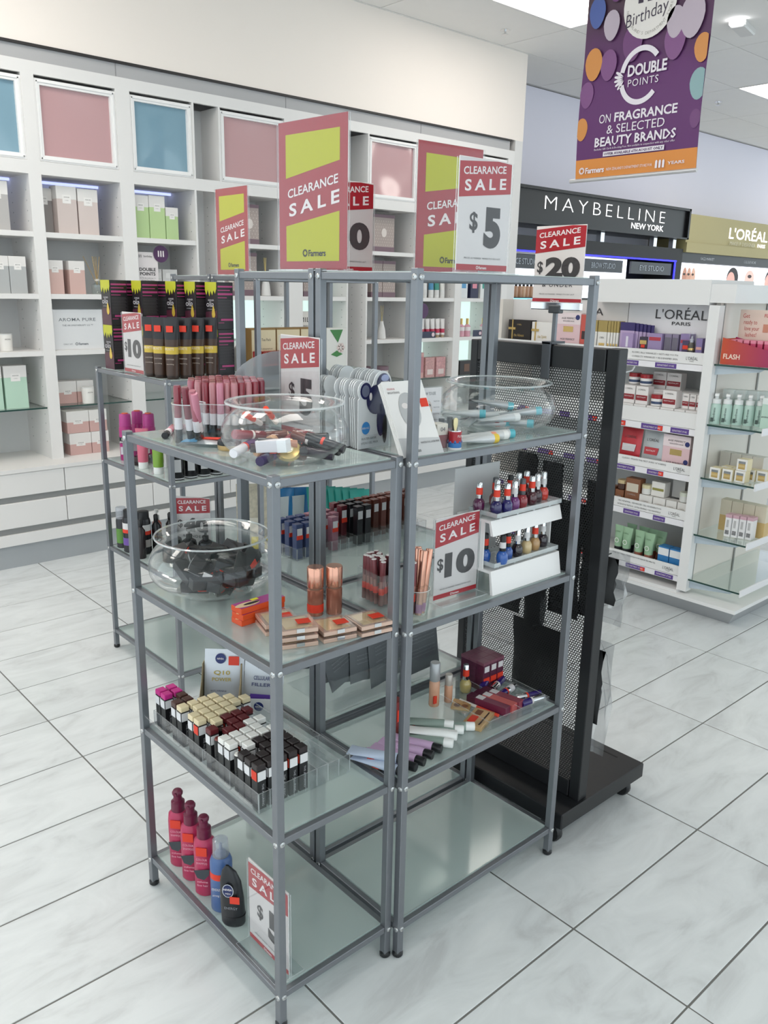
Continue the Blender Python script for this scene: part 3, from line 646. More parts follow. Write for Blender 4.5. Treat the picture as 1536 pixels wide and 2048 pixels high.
    for i, ch in enumerate(ring):
        if ch == ' ': continue
        a = math.radians(190+160*i/(len(ring)-1)); T = Matrix.Translation((bc[0]+0.113*math.cos(a), -0.0143, bc[1]+0.123*math.sin(a))) @ Matrix.Rotation(-(a+PI/2), 4, 'Y')
        bd.text(ch, 0, 0, 0.017, 0, mat('#a8a39c', 0.5), 'C', T=T)
    part('badge', bd, cloth, flat=True, label='round cream birthday badge')
    cols = {'o': '#d08a45', 'b': '#4a5fa0', 'g': '#b9abb8', 'p': '#7c4a80', 't': '#86a7aa', 'd': '#6a3770'}
    for (x, z, r, c) in ((-0.245, 0.70, 0.052, 'b'), (-0.165, 0.635, 0.05, 'g'), (-0.245, 0.49, 0.055, 'o'), (-0.165, 0.475, 0.052, 'p'), (-0.27, 0.365, 0.045, 'p'), (-0.285, 0.22, 0.04, 'o'), (0.225, 0.60, 0.068, 'g'), (0.285, 0.47, 0.045, 'o'), (0.155, 0.52, 0.06, 'p'), (0.15, 0.59, 0.05, 'g'), (0.285, 0.335, 0.05, 't'), (0.21, 0.745, 0.05, 'g'), (0.27, 0.82, 0.045, 'b'), (-0.15, 0.80, 0.06, 'd'), (-0.23, 0.85, 0.05, 'o'), (-0.05, 0.545, 0.06, 'd'), (0.285, 0.2, 0.03, 'd'), (0.12, 0.87, 0.05, 'p'), (-0.05, 0.9, 0.05, 'g')):
        pts = []
        for i in range(20):
            a = 2*PI*i/20; px = x+r*0.82*math.cos(a)*(1-0.12*(math.sin(a) < 0)*abs(math.sin(a))); pz = z+r*1.15*math.sin(a)*(1.15 if math.sin(a) < 0 else 1)
            pts.append((max(-w2, min(w2, px)), -0.0131-0.0002*(r*100 % 3), pz))
        bm_ = MB(mat(cols[c], 0.4)); bm_.add(pts, [tuple(range(20))])
        hp = [(max(-w2, min(w2, x-r*0.3+r*0.18*math.cos(a*PI/6))), -0.0139, z+r*0.35+r*0.3*math.sin(a*PI/6)) for a in range(12)]
        part('balloon_print', bm_, cloth, flat=True)
banner()

# ------------------------------------------------------------------ far brand walls
FBK = mat('#0b0b0d', 0.3); FBM = mat('#17181a', 0.55); LITW = mat('#f2f6ff', 0.5, emit=1.6); BLED = mat('#2a28ff', 0.5, emit=3.0); SIGNW = mat('#ffffff', 0.5, emit=1.3)
MX0, MX1, MY = 4.42, 7.33, 3.60
t = thing('makeup_counter', 'black makeup wall counter with lit white brand lettering and blue light strips', 'counter', ((MX0+MX1)/2, MY, 0)); mo = (MX0+MX1)/2
def fb(name, m, x0, x1, y0, y1, z0, z1, p=t): return part(name, MB(m).bx(x0-mo, x1-mo, y0-MY, y1-MY, z0, z1), p)
fb('header', FBK, MX0, MX1, MY, 4.05, 2.035, 2.31); fb('header_frame', mat('#0d0d0f', 0.3), MX0, MX1, MY-0.03, MY, 2.298, 2.322); fb('header_frame', mat('#0d0d0f', 0.3), MX0, MX1, MY-0.03, MY, 2.022, 2.038); fb('header_frame', mat('#0d0d0f', 0.3), MX1-0.03, MX1, MY-0.03, MY, 2.022, 2.322)
l = MB(SIGNW); yy = -0.012
l.text('MAYBELLINE', 4.93-mo, 2.15, 0.165, yy, 0, width=1.93, space=1.35, bold=-0.022); l.text('NEW YORK', 6.27-mo, 2.075, 0.075, yy, 0, width=0.58, bold=0.012); part('brand_lettering', l, t, flat=True)
for x in (5.35, 5.86, 6.78, 7.15): fb('spacer_post', CHROME, x, x+0.06, MY+0.04, MY+0.09, 1.93, 2.035)
fb('canopy', FBM, MX0, MX1, MY+0.02, 4.05, 1.80, 1.93); fb('blue_led', BLED, MX0, MX1-0.12, MY+0.012, MY+0.02, 1.796, 1.81); fb('blue_led', BLED, MX1-0.15, MX1-0.13, MY+0.012, MY+0.02, 1.2, 1.80)
fb('end_panel', FBM, MX1-0.12, MX1, MY+0.02, 4.05, 0, 1.80); fb('back_panel', FBM, MX0, MX1, 3.98, 4.05, 0, 1.8)
fb('lit_back', LITW, MX0, 6.35, 3.96, 3.98, 1.30, 1.795); fb('lit_back', LITW, 5.3, 6.35, MY+0.05, MY+0.07, 1.42, 1.79)
for x0, x1, s in ((4.45, 5.05, 'FACE STUDIO'), (5.6, 6.25, 'BROW STUDIO'), (6.4, 7.15, 'EYE STUDIO')):
    q = fb('studio_sign', mat('#2d3035', 0.2), x0, x1, MY+0.03, MY+0.05, 1.66, 1.775); l = MB(mat('#aab2ba', 0.4)); l.text(s, (x0+x1)/2-mo, 1.695, 0.07, 0.027, 0, 'C', width=(x1-x0)*0.6); part('lettering', l, q, flat=True)
for z in (1.42, 1.2, 0.98): fb('shelf', FBM, MX0, MX1-0.12, MY+0.05, 3.96, z-0.02, z)
fb('shelf_light', mat('#7fd4ff', 0.5, emit=1.5), MX0, 5.2, MY+0.045, MY+0.05, 1.40, 1.412)
fb('lower_cabinet', FBK, MX0, MX1, MY-0.02, 4.05, 0, 0.9)
for k in range(12):
    x = 4.46+0.052*k; b_ = thing('foundation_bottle', 'beige foundation bottle with black cap in the far makeup counter', 'bottle', (x, MY+0.12, 1.42), 0, 'far foundation bottles')
    part('bottle', MB(mat(['#c9a184', '#b98f70', '#d6b394'][k % 3], 0.3)).lathe([(0.016, 0), (0.018, 0.01), (0.018, 0.09), (0.01, 0.095)], 10), b_); part('cap', MB(BLACKP).lathe([(0.012, 0.095), (0.012, 0.14)], 10), b_)
for k in range(12):
    x = 6.42+0.06*k; b_ = thing('makeup_tester', 'dark makeup compact on the far counter under the studio sign', 'makeup', (x, MY+0.1, 1.42), 0, 'far dark makeup testers')
    part('case', MB(mat(['#2a2530', '#5a4452', '#8c7f8c'][k % 3], 0.2)).cbx(-0.022, 0.022, -0.02, 0.02, 0, 0.12+0.03*(k % 2), 0.004), b_); part('cap', MB(CHROME).bx(-0.015, 0.015, -0.015, 0.015, 0.12+0.03*(k % 2), 0.145+0.03*(k % 2)), b_)
t = thing('makeup_wall', 'beige makeup wall unit with white brand lettering and lit face photos', 'counter', (8.6, 3.6, 0)); mo = 8.6
def fb(name, m, x0, x1, y0, y1, z0, z1, p=t): return part(name, MB(m).bx(x0-mo, x1-mo, y0-MY, y1-MY, z0, z1), p)
BEI = mat('#ada273', 0.55)
fb('header', BEI, 7.36, 11, 3.62, 4.05, 1.90, 2.285); fb('header_lip', BEI, 7.36, 11, 3.60, 3.62, 1.90, 2.0)
l = MB(SIGNW); l.text("L'OR\u00c9AL", 8.28-mo, 2.085, 0.16, -0.002+0.02, 0, width=0.95, bold=0.012); l.text('MAKEUP DESIGNER', 8.28-mo, 2.015, 0.055, 0.0-0.002, mat('#d5cfb4', 0.5), width=0.62); l.text('PARIS', 8.95-mo, 2.015, 0.055, -0.002, 0, width=0.2, bold=0.02); part('brand_lettering', l, t, flat=True)
fb('body', FBM, 7.36, 11, 3.72, 4.05, 0, 1.90); fb('dark_band', FBK, 7.36, 11, 3.64, 3.72, 1.80, 1.90)
l = MB(mat('#c9ccd2', 0.5)); l.text('FACE MARKET', 7.75-mo, 1.835, 0.04, 0.038, 0, width=0.3); l.text('COLOUR RICHE', 8.75-mo, 1.835, 0.04, 0.038, 0, width=0.3); part('band_lettering', l, t, flat=True)
for k, (x0, x1) in enumerate(((7.40, 8.33), (8.36, 9.3), (9.33, 10.3))):
    q = fb('lit_panel', LITW, x0, x1, 3.66, 3.70, 1.25, 1.795)
    f = MB(mat('#c9907a', 0.5, emit=0.35))       # face photographs as flat print
    def ell(cx, cz, rx, rz, m, yy): f.add([(cx+rx*math.cos(a*PI/10)-mo, yy-MY, cz+rz*math.sin(a*PI/10)) for a in range(20)], [tuple(range(20))], m)
    if k == 0:
        for j, c in enumerate(('#b98672', '#c99a84', '#d5ab95')): ell(7.48+0.09*j, 1.64, 0.05, 0.11, mat(c, 0.5, emit=0.35), 3.658-0.0004*j); ell(7.47+0.09*j, 1.68, 0.025, 0.012, mat('#4a3a34', 0.5), 3.656)
        f.bx(7.72-mo, 8.31-mo, 0.0575, 0.0585, 1.50, 1.62, mat('#9cc4dc', 0.5, emit=0.6)); f.bx(8.05-mo, 8.3-mo, 0.056, 0.057, 1.38, 1.5, mat('#6d6a70', 0.5))
    else:
        ell(x0+0.2, 1.66, 0.14, 0.12, mat('#2a1f20', 0.5, emit=0.05), 3.659); ell(x0+0.16, 1.62, 0.10, 0.11, mat('#e0aca0', 0.5, emit=0.4), 3.658); ell(x0+0.14, 1.5, 0.12, 0.06, mat('#d9a498', 0.5, emit=0.4), 3.6575)
        ell(x0+0.62, 1.66, 0.12, 0.1, mat('#e6c2b6', 0.5, emit=0.4), 3.659); ell(x0+0.62, 1.69, 0.05, 0.02, mat('#3a2c2c', 0.5), 3.658); f.bx(x0+0.42-mo, x0+0.9-mo, 0.0575, 0.0585, 1.50, 1.58, mat('#9cc4dc', 0.5, emit=0.6))
    part('face_photo', f, q, flat=True)

# ------------------------------------------------------------------ product builders
def carton(name, lab, cat, w, d, h, col, band=None, label=None, txt=None, sticker=None, group=None, side=None, c=0.0008):
    """printed carton, front to -y, origin at bottom centre"""
    t = thing(name, lab, cat, (0, 0, 0), 0, group)
    part('box_body', MB(col).cbx(-w/2, w/2, -d/2, d/2, 0, h, c), t)
    if band: f, bc = band; part('top_band', MB(bc).cbx(-w/2-0.0006, w/2+0.0006, -d/2-0.0006, d/2+0.0006, h*(1-f), h+0.0006, c), t)
    e = 0.0014
    if label: lw_, lh, lz, lc_ = label; part('label', MB(lc_).bx(-lw_/2, lw_/2, -d/2-e, -d/2-0.0002, lz-lh/2, lz+lh/2), t)
    if side: sw, sh_, sz, sc_ = side; part('side_label', MB(sc_).bx(-w/2-e, -w/2-0.0002, -sw/2, sw/2, sz-sh_/2, sz+sh_/2), t)
    if txt:
        l = MB()
        for (s, x, z, size, wd, mt) in txt: l.text(s, x, z, size, -d/2-e-0.0004, mt, 'C', width=wd)
        part('lettering', l, t, flat=True)
    if sticker: sx_, sz_, sw_ = sticker; part('price_sticker', MB(ORANGE).bx(sx_-sw_/2, sx_+sw_/2, -d/2-0.002, -d/2-0.0003, sz_-sw_*0.35, sz_+sw_*0.35), t, label='orange price sticker')
    return t
def turned(name, lab, cat, pieces, group=None, n=16, sx=1.0, sy=1.0):
    t = thing(name, lab, cat, (0, 0, 0), 0, group)
    for (pn, prof, m) in pieces: part(pn, MB(m).lathe(prof, n, 0, None, sx, sy), t)
    return t
def tube_body(L, r, w, m, ms=None, n=14, k=8):
    """squeeze tube growing upward from a round end (z=0) to a flat crimp"""
    vs = []; F = []
    mb = MB(m)
    for j in range(k+1):
        u = j/k; e = u**1.4; sx = r+(w/2-r)*e; sy = r*(1-e)+0.0012*e
        for i in range(n): a = 2*PI*i/n; vs.append((sx*math.cos(a), sy*math.sin(a), L*u))
    for j in range(k):
        for i in range(n): F.append((j*n+i, j*n+(i+1) % n, (j+1)*n+(i+1) % n, (j+1)*n+i))
    mb.add(vs, F, 0, True); b = len(mb.f)
    if ms:
        for (j0, j1, mm) in ms:
            q = mb.mi(mm)
            for j in range(j0, j1):
                for i in range(n): mb.m[j*n+i] = q
    mb.f.append(tuple(range(n))); mb.m.append(0); mb.sm.append(False)
    mb.f.append(tuple(range(k*n, k*n+n))); mb.m.append(mb.m[-2]); mb.sm.append(False)
    return mb
def squeeze(name, lab, cat, L, r, w, m, capm, capL=0.018, capr=None, ms=None, sticker=None, group=None, txt=None):
    t = thing(name, lab, cat, (0, 0, 0), 0, group); cr = capr or r*0.9
    part('tube_body', tube_body(L-capL, r, w, m, ms), t, loc=(0, 0, capL)); part('cap', MB(capm).lathe([(cr*0.94, 0), (cr, 0.002), (cr, capL)], 14), t)
    if sticker: part('price_sticker', MB(ORANGE).bx(-w*0.22, w*0.22, -r*0.75, -r*0.62, L*sticker-w*0.2, L*sticker+w*0.2), t, label='orange price sticker')
    if txt:
        l = MB()
        for (s, z, size, wd, mt) in txt: l.text(s, 0, z, size, -r-0.0012, mt, 'C', width=wd)
        part('lettering', l, t, flat=True)
    return t
def pouch_mesh(w, h, th, m, n=6):
    vs = []; F = []
    for i in range(n+1):
        for j in range(n+1):
            u, v = i/n, j/n; b = (math.sin(PI*u)*math.sin(PI*v))**0.5
            vs.append((-w/2+w*u, -th/2*b, h*v))
    k = len(vs); vs += [(x, -y+0.0004, z) for x, y, z in vs]
    for i in range(n):
        for j in range(n): a = i*(n+1)+j; F += [(a, a+n+1, a+n+2, a+1), (k+a, k+a+1, k+a+n+2, k+a+n+1)]
    return MB(m).add(vs, F, 0, True)
LIE = lambda phi, tilt=0.0: (PI/2+tilt, 0, phi)     # local z -> (sin phi, -cos phi)
def bowl(lab, loc, R, H):
    t = thing('fish_bowl', lab, 'bowl', loc, 0, 'clear fish bowls'); rt = R*0.80; rb = R*0.52; th = 0.0025
    out = [(R*0.5, 0.0), (R*0.60, 0.001)]; zc = H*0.46
    for k in range(1, 15):
        z = H*0.90*k/14; u = abs((z-zc)/(H*(0.50 if z < zc else 0.62))); out.append((R*(1-u**2.3)**0.5 if u < 1 else R*0.6, z))
    out = [q for n, q in enumerate(out) if n < 2 or q[0] > R*0.62]
    top = out[-1]; rim = [(top[0]+0.006, H*0.935), (top[0]+0.018, H*0.965), (top[0]+0.0225, H*0.985), (top[0]+0.0215, H)]
    prof = out+rim; inn = [(top[0]+0.012, H*0.985), (top[0]+0.002, H*0.93)]+[(r-th, max(z, th)) for r, z in out[::-1]]
    mb = MB(BOWL).lathe(prof+inn, 48, 0, None, cap0=True, cap1=True); part('bowl_wall', mb, t)
    rg = MB(ACR_EDGE); nR, nr = 48, 6; vs = []; F = []
    for i in range(nR):
        a = 2*PI*i/nR
        for j in range(nr): b = 2*PI*j/nr; q = top[0]+0.0215+0.0022*math.cos(b); vs.append((q*math.cos(a), q*math.sin(a), H*0.99+0.0022*math.sin(b)))
    for i in range(nR):
        for j in range(nr): F.append((i*nr+j, ((i+1) % nR)*nr+j, ((i+1) % nR)*nr+(j+1) % nr, i*nr+(j+1) % nr))
    part('rim', rg.add(vs, F, 0, True), t)
    return t

# ------------------------------------------------------------------ near low unit, top shelf
B1 = (-0.200, 0.138, S4); bowl('fish bowl of mixed lipsticks on the near unit top shelf', B1, 0.120, 0.110)
def place_in(p, c, r, ang, z, rot, lab, group): return p.put((c[0]+r*math.cos(ang), c[1]+r*math.sin(ang), c[2]+z), 0, lab, group, rot=rot)
def lipstick(name, lab, L, r, m, capm, band=None, cat='lipstick', group=None, label=None):
    t = turned(name, lab, cat, [('base', [(r*0.96, 0), (r, 0.001), (r, L*0.45), (r*0.9, L*0.45)], m), ('cap', [(r*0.98, L*0.45), (r, L*0.46), (r, L*0.99), (r*0.93, L)], capm)], group, 12)
    if band: part('band', MB(band).lathe([(r+0.0003, L*0.40), (r+0.0003, L*0.47)], 12), t)
    if label: part('label', MB(label).lathe([(r+0.0004, L*0.60), (r+0.0004, L*0.85)], 12), t)
    return t
mix = [('#6b3a7a', '#e8e6ea', '#f0452a', 'purple and white lipstick with orange sticker at the left of the near fish bowl'), ('#7a1f2c', '#8f2a35', '#f2efe9', 'deep red lip gloss with white label lying in the near fish bowl'), ('#8a2233', '#7a1f2c', None, 'shiny red lip gloss lying across the middle of the near fish bowl'), ('#e3b58e', '#dcae86', None, 'peach concealer tube at the back of the near fish bowl'), ('#efe9e6', '#f0452a', None, 'white pencil with orange sticker poking up in the near fish bowl'), ('#f1ece8', '#ee4a30', '#f0452a', 'second white pencil with orange sticker in the near fish bowl'), ('#1c1a1e', '#26232a', '#f0452a', 'black lip tube with orange sticker at right of the near fish bowl'), ('#6e3f37', '#17161a', '#e8e2de', 'brown lip tube with black cap at right of the near fish bowl'), ('#2a1d2e', '#241a2a', None, 'dark plum lip tube at the bottom right of the near fish bowl'), ('#1b191d', '#1b191d', '#e6e2e0', 'black mascara tube under the right pile of the near fish bowl'), ('#4a2a78', '#2d1c4a', None, 'purple capped tube at the bottom front of the near fish bowl'), ('#e9b98f', '#e3ae80', None, 'pale peach tube lying flat in the near fish bowl'), ('#99465a', '#5a2030', None, 'rosy tube half buried in the near fish bowl'), ('#332a30', '#51363e', '#f0452a', 'dark brown tube with orange sticker half buried in the near fish bowl')]
pos1 = [(-0.070, 0.03, 0.030, -1.05, 0.1), (-0.045, 0.045, 0.040, -1.35, -0.15), (0.0, -0.005, 0.038, -0.95, 0.1), (0.02, 0.05, 0.034, -1.0, 0.0), (-0.03, 0.06, 0.058, -0.95, -0.35), (0.0, 0.045, 0.060, -0.85, -0.45), (0.045, -0.055, 0.045, 0.55, 0.25), (0.03, -0.03, 0.048, 0.5, 0.3), (0.015, -0.055, 0.024, 0.65, 0.1), (0.055, -0.03, 0.026, 0.4, 0.1), (-0.055, -0.03, 0.016, -1.0, 0.0), (-0.01, 0.02, 0.018, -1.5, 0.0), (0.01, -0.01, 0.016, 0.9, 0.0), (0.05, 0.01, 0.024, 0.2, 0.15)]
for (b, cp, bd, lab), (dx, dy, z, ph, tl) in zip(mix, pos1):
    r = 0.009 if 'pencil' not in lab else 0.0055; L = 0.078 if 'pencil' not in lab else 0.085
    t = lipstick('lip_tube' if 'pencil' not in lab else 'pencil', lab, L, r, mat(b, 0.2), mat(cp, 0.2), mat(bd, 0.4) if bd else None, group='cosmetics in the near fish bowl')
    d = (math.sin(ph), -math.cos(ph)); t.location = (B1[0]+dx-d[0]*L*0.4, B1[1]+dy-d[1]*L*0.4, S4+z-math.sin(tl)*L*0.5*0); t.rotation_euler = LIE(ph, tl)
extra = [('#2a2024', '#1b191c'), ('#6a2a34', '#3a1a20'), ('#1c1b1f', '#6e3f37'), ('#8a4a52', '#2a1a1e'), ('#3a2430', '#17161a'), ('#b07a62', '#1c1a1c'), ('#4a2028', '#5a2630'), ('#211f24', '#211f24'), ('#5a3340', '#17161a')]
rr = random.Random(31)
for k, (b, cp) in enumerate(extra):
    a = 2*PI*k/9+0.3; L = 0.072; ph = rr.uniform(0, 6.28); d = (math.sin(ph), -math.cos(ph)); rad = 0.02+0.028*(k % 3)/2
    t = lipstick('lip_tube', 'dark lip tube in the lower pile of the near fish bowl', L, 0.0088, mat(b, 0.2), mat(cp, 0.2), ORANGE if k % 3 == 0 else None, group='dark tubes low in the near fish bowl'); t.location = (B1[0]+rad*math.cos(a)-d[0]*L/2, B1[1]+rad*math.sin(a)-d[1]*L/2, S4+0.014+0.011*(k % 3)); t.rotation_euler = LIE(ph, rr.uniform(-0.1, 0.1))
t = thing('compact', 'round gold compact in the front of the near fish bowl', 'compact', (B1[0]-0.022, B1[1]-0.040, S4+0.026), 0, rot=(0.9, 0.1, -0.7))
part('case', MB(GOLD).lathe([(0.012, -0.008), (0.021, -0.006), (0.024, 0), (0.021, 0.006), (0.012, 0.009)], 20), t); part('emblem', MB(mat('#efe0bd', 0.2, 0.7)).lathe([(0.010, 0.009), (0.008, 0.0105)], 16), t)
t = carton('lip_box', 'white tipped small box with orange sticker in the near fish bowl', 'box', 0.022, 0.022, 0.06, mat('#dcd8dc', 0.4), band=(0.3, mat('#f1f1f2', 0.4)), sticker=(0, 0.032, 0.018)); t.location = (B1[0]-0.068, B1[1]-0.01, S4+0.034); t.rotation_euler = LIE(0.55, -0.1)
# round tray of lip gloss tubes
GT = (-0.135, 0.452, S4)
t = thing('round_tray', 'round clear tray packed with upright lip gloss tubes', 'tray', GT)
part('tray_wall', MB(ACR, ACR_EDGE).lathe([(0.094, 0), (0.096, 0.001), (0.096, 0.075), (0.094, 0.075), (0.094, 0.003)], 48, 0, None, cap1=True), t); part('rim', MB(ACR_EDGE).lathe([(0.094, 0.0745), (0.0965, 0.0745), (0.0965, 0.0762), (0.094, 0.0762), (0.094, 0.0745)], 48, 0, None, cap0=False, cap1=False), t)
glcol = [('#a8606e', 'mauve'), ('#8a2f3c', 'deep red'), ('#b87a80', 'dusty pink'), ('#9a4a4a', 'brick'), ('#c77f93', 'rose pink'), ('#7b2b3a', 'berry')]
GL = []
for h, nm in glcol:
    q = turned('lip_gloss', '', 'lip gloss', [('tube', [(0.0072, 0.044), (0.0078, 0.046), (0.0078, 0.112), (0.0066, 0.117)], mat(h, 0.18, coat=0.5)), ('cap', [(0.0072, 0), (0.0076, 0.001), (0.0076, 0.044)], mat('#17161a', 0.25)), ('label', [(0.0079, 0.028), (0.0079, 0.052)], mat('#ded9dc' if nm != 'brick' else '#e84b32', 0.4))], None, 10); GL.append((Proto(q), nm))
rr = random.Random(5); k = 0
for i in range(-6, 7):
    for j in range(-6, 7):
        x, y = 0.0172*(i+0.5*(j % 2)), 0.0149*j
        if x*x+y*y > 0.0845**2: continue
        p, nm = GL[rr.choice((0, 0, 1, 2, 2, 3, 4, 5))]
        p.put((GT[0]+x, GT[1]+y, S4+0.002), rr.uniform(0, 6), '%s lip gloss in the round tray, %s row from the front, place %s' % (nm, ORD[j+6], ORD[i+6]), 'lip gloss tubes in the round tray')
# small cup with leaning glosses
CU = (-0.272, 0.372, S4)
t = thing('clear_cup', 'small clear cup of leaning lip gloss tubes on the near unit', 'cup', CU); part('cup_wall', MB(ACR).lathe([(0.028, 0), (0.030, 0.001), (0.034, 0.085), (0.0325, 0.085), (0.0285, 0.003)], 28, 0, None), t); part('rim', MB(ACR_EDGE).lathe([(0.0325, 0.0845), (0.0345, 0.0845), (0.0345, 0.0862), (0.0325, 0.0862), (0.0325, 0.0845)], 28, 0, None, cap0=False, cap1=False), t)
for (pi, dx, dy, rx, ry, lab) in ((1, -0.016, 0.016, 0.02, -0.03, 'red lip gloss standing upright in the small clear cup'), (4, 0.02, -0.01, 0.1, -0.42, 'pink lip gloss leaning left in the small clear cup'), (0, 0.012, -0.016, 0.05, -0.3, 'mauve lip gloss leaning beside the pink one in the small clear cup'), (5, 0.004, 0.0, 0.0, -0.18, 'berry lip gloss at the middle of the small clear cup')):
    GL[pi][0].put((CU[0]+dx, CU[1]+dy, S4+0.004), 0, lab, 'lip glosses in the small cup', rot=(rx, ry, 0.6))
GL[4][0].put((-0.285, 0.455, S4+0.008), 0, 'pink lip gloss lying on the shelf behind the small cup', 'lip glosses lying by the cup', rot=LIE(2.5)); GL[0][0].put((-0.262, 0.440, S4+0.008), 0, 'mauve lip gloss lying on the shelf behind the small cup', 'lip glosses lying by the cup', rot=LIE(2.6))
t = thing('foil_sachet', 'blue and silver foil sachet lying by the near fish bowl', 'sachet', (-0.268, 0.335, S4+0.007), 0, rot=(-PI/2, 0, -0.85))
part('sachet', pouch_mesh(0.092, 0.05, 0.013, mat('#c3cace', 0.25, 0.5)), t); fs = MB(mat('#5ea6d0', 0.35)); vs = [(-0.044+0.034*i/5, -0.0078*(math.sin(PI*(0.02+0.37*i/5))*math.sin(PI*(0.04+0.92*j/5)))**0.5-0.0006, 0.002+0.046*j/5) for i in range(6) for j in range(6)]
fs.add(vs, [(i*6+j, (i+1)*6+j, (i+1)*6+j+1, i*6+j+1) for i in range(5) for j in range(5)], 0, True); part('blue_print', fs, t); part('price_sticker', MB(ORANGE).bx(-0.002, 0.03, -0.0082, -0.0066, 0.018, 0.036), t, label='orange price sticker')
t = thing('powder_compact', 'black and gold powder compact beside the near fish bowl', 'compact', (-0.232, 0.285, S4)); part('case', MB(mat('#c8a878', 0.3, 0.6)).lathe([(0.022, 0), (0.024, 0.003), (0.024, 0.01)], 20), t); part('lid', MB(BLACKP).lathe([(0.024, 0.01), (0.0245, 0.012), (0.0235, 0.018)], 20), t)

# sheet mask packs with bear cutout
DOME = clear('smoked_plastic', (0.72, 0.74, 0.76), edge=0.4, base=0.06, rough=0.15, haze=0.35, hazecol=(0.55, 0.57, 0.59))
t = thing('mask_rack', 'smoky grey domed plastic rack behind the face mask packs', 'rack', (0.05, 0.50, S4), -0.35)
pol = [(0.125*math.cos(a*PI/14), 0.085+0.085*math.sin(a*PI/14)) for a in range(15)]
part('dome_panel', MB(DOME).prism([(0.125, 0.0)]+pol+[(-0.125, 0.0)], 0, 0.003), t)
part('dome_ridge', MB(ACR_EDGE).prism([(-0.118, 0.082), (0.118, 0.082), (0.118, 0.085), (-0.118, 0.085)], -0.012, 0.0), t); part('side_wing', MB(DOME).bx(-0.125, -0.122, -0.10, 0, 0, 0.08), t)
NAVY = mat('#20214f', 0.2, coat=0.4); BPK = mat('#d9dbdd', 0.25)
def bear_pack(front):
    t = thing('mask_pack', '', 'mask pack', (0, 0, 0), 0, 'bear face mask packs')
    pts = [(-0.047, 0), (0.047, 0), (0.047, 0.10)]
    for a in range(-2, 10): pts.append((0.024+0.027*math.cos(a*PI/9-0.2), 0.128+0.027*math.sin(a*PI/9-0.2)))
    for a in range(1, 12): pts.append((-0.027+0.021*math.cos(a*PI/9), 0.117+0.021*math.sin(a*PI/9)))
    pts.append((-0.047, 0.10)); part('pack_card', MB(BPK).prism(pts, -0.001, 0.001), t)
    if front:
        f = MB(NAVY)
        def el(cx, cz, rx, rz, m, y): f.add([(cx+rx*math.cos(a*PI/10), y, cz+rz*math.sin(a*PI/10)) for a in range(20)], [tuple(range(20))], m)
        el(0.026, 0.128, 0.021, 0.022, 0, -0.0016); el(-0.026, 0.117, 0.016, 0.017, 0, -0.0016); el(0.004, 0.098, 0.028, 0.030, 0, -0.0017); el(0.02, 0.055, 0.013, 0.034, 0, -0.0016); el(0.032, 0.035, 0.007, 0.03, BLACKP, -0.00165)
        el(-0.012, 0.105, 0.004, 0.008, TXTW, -0.002); el(-0.027, 0.117, 0.011, 0.012, mat('#8d93b0', 0.1, 0.5), -0.0019); el(0.03, 0.14, 0.012, 0.007, mat('#8d93b0', 0.1, 0.5), -0.0019)
        f.bx(0.018, 0.042, -0.0024, -0.002, 0.118, 0.133, PAPER); el(-0.025, 0.042, 0.012, 0.013, mat('#3a86c8', 0.4), -0.0018)
        f.text('BRR-NG', -0.036, 0.040, 0.006, -0.0022, TXTW, width=0.02); f.text('WATER-BANK', -0.038, 0.018, 0.007, -0.002, INK, width=0.045); f.text('HYDROGEL MASK', -0.038, 0.009, 0.007, -0.002, INK, width=0.05)
        part('bear_print', f, t, flat=True, label='navy bear shaped print')
    return t
fp = bear_pack(True); fp.location = (0.018, 0.135, S4); fp.rotation_euler = (0, 0, 0.1); fp['label'] = 'front bear mask pack with navy bear print and blue planet'
BP = Proto(bear_pack(False))
for k in range(12): BP.put((0.022+0.003*(k % 3), 0.147+0.010*k+(0.03 if k > 6 else 0), S4), 0.1, 'white bear shaped mask pack, %s behind the navy print one' % ORD[k], 'bear mask packs in the row', rot=(-0.06, 0, 0.1))
t = thing('pack_stand', 'clear acrylic stand holding the bear mask packs', 'stand', (0.02, 0.13, S4), 0.1); part('front_lip', MB(ACR).bx(-0.05, 0.05, -0.008, -0.006, 0, 0.03), t); part('upright', MB(ACR_EDGE).bx(0.03, 0.034, -0.012, -0.008, 0, 0.085), t)
t = thing('mask_pack', 'white sheet mask packs stack leaning back with grey face print', 'mask pack', (0.043, 0.010, S4), -0.05, rot=(-0.50, 0, -0.05))
W_, H_ = 0.105, 0.158
for k in range(4): part('sachet', MB(mat('#e8e6e4', 0.35)).bx(-W_/2-0.0015*k, W_/2-0.0015*k, 0.002*k, 0.002*k+0.0014, 0, H_-0.001*k), t)
f = MB(mat('#c2c2c3', 0.4)); y = -0.0006
f.add([(-W_/2, y, 0), (W_/2, y, 0), (W_/2, y, 0.033), (-W_/2, y, 0.040)], [(0, 1, 2, 3)]); y = -0.001
def el(cx, cz, rx, rz, m, yy): f.add([(cx+rx*math.cos(a*PI/12), yy, cz+rz*math.sin(a*PI/12)) for a in range(24)], [tuple(range(24))], m)
el(-0.002, 0.095, 0.026, 0.038, mat('#b3b4b5', 0.4), y); el(-0.012, 0.105, 0.008, 0.006, PAPER, y-0.0004); el(0.010, 0.105, 0.008, 0.006, PAPER, y-0.0004); el(-0.002, 0.075, 0.009, 0.004, PAPER, y-0.0004); el(-0.002, 0.089, 0.004, 0.002, PAPER, y-0.0004)
f.text('VEGAN &', -0.045, 0.14, 0.006, y, mat('#b5525a', 0.5), width=0.02); f.text('BRIGHTENING', -0.045, 0.132, 0.006, y, INK, width=0.03); f.text('WHITEN FOIL LAYER MASK', 0.0, 0.024, 0.006, y, INK, width=0.05); f.text('oozoo', -0.025, 0.008, 0.01, y-0.0005, BLACKP, width=0.02)
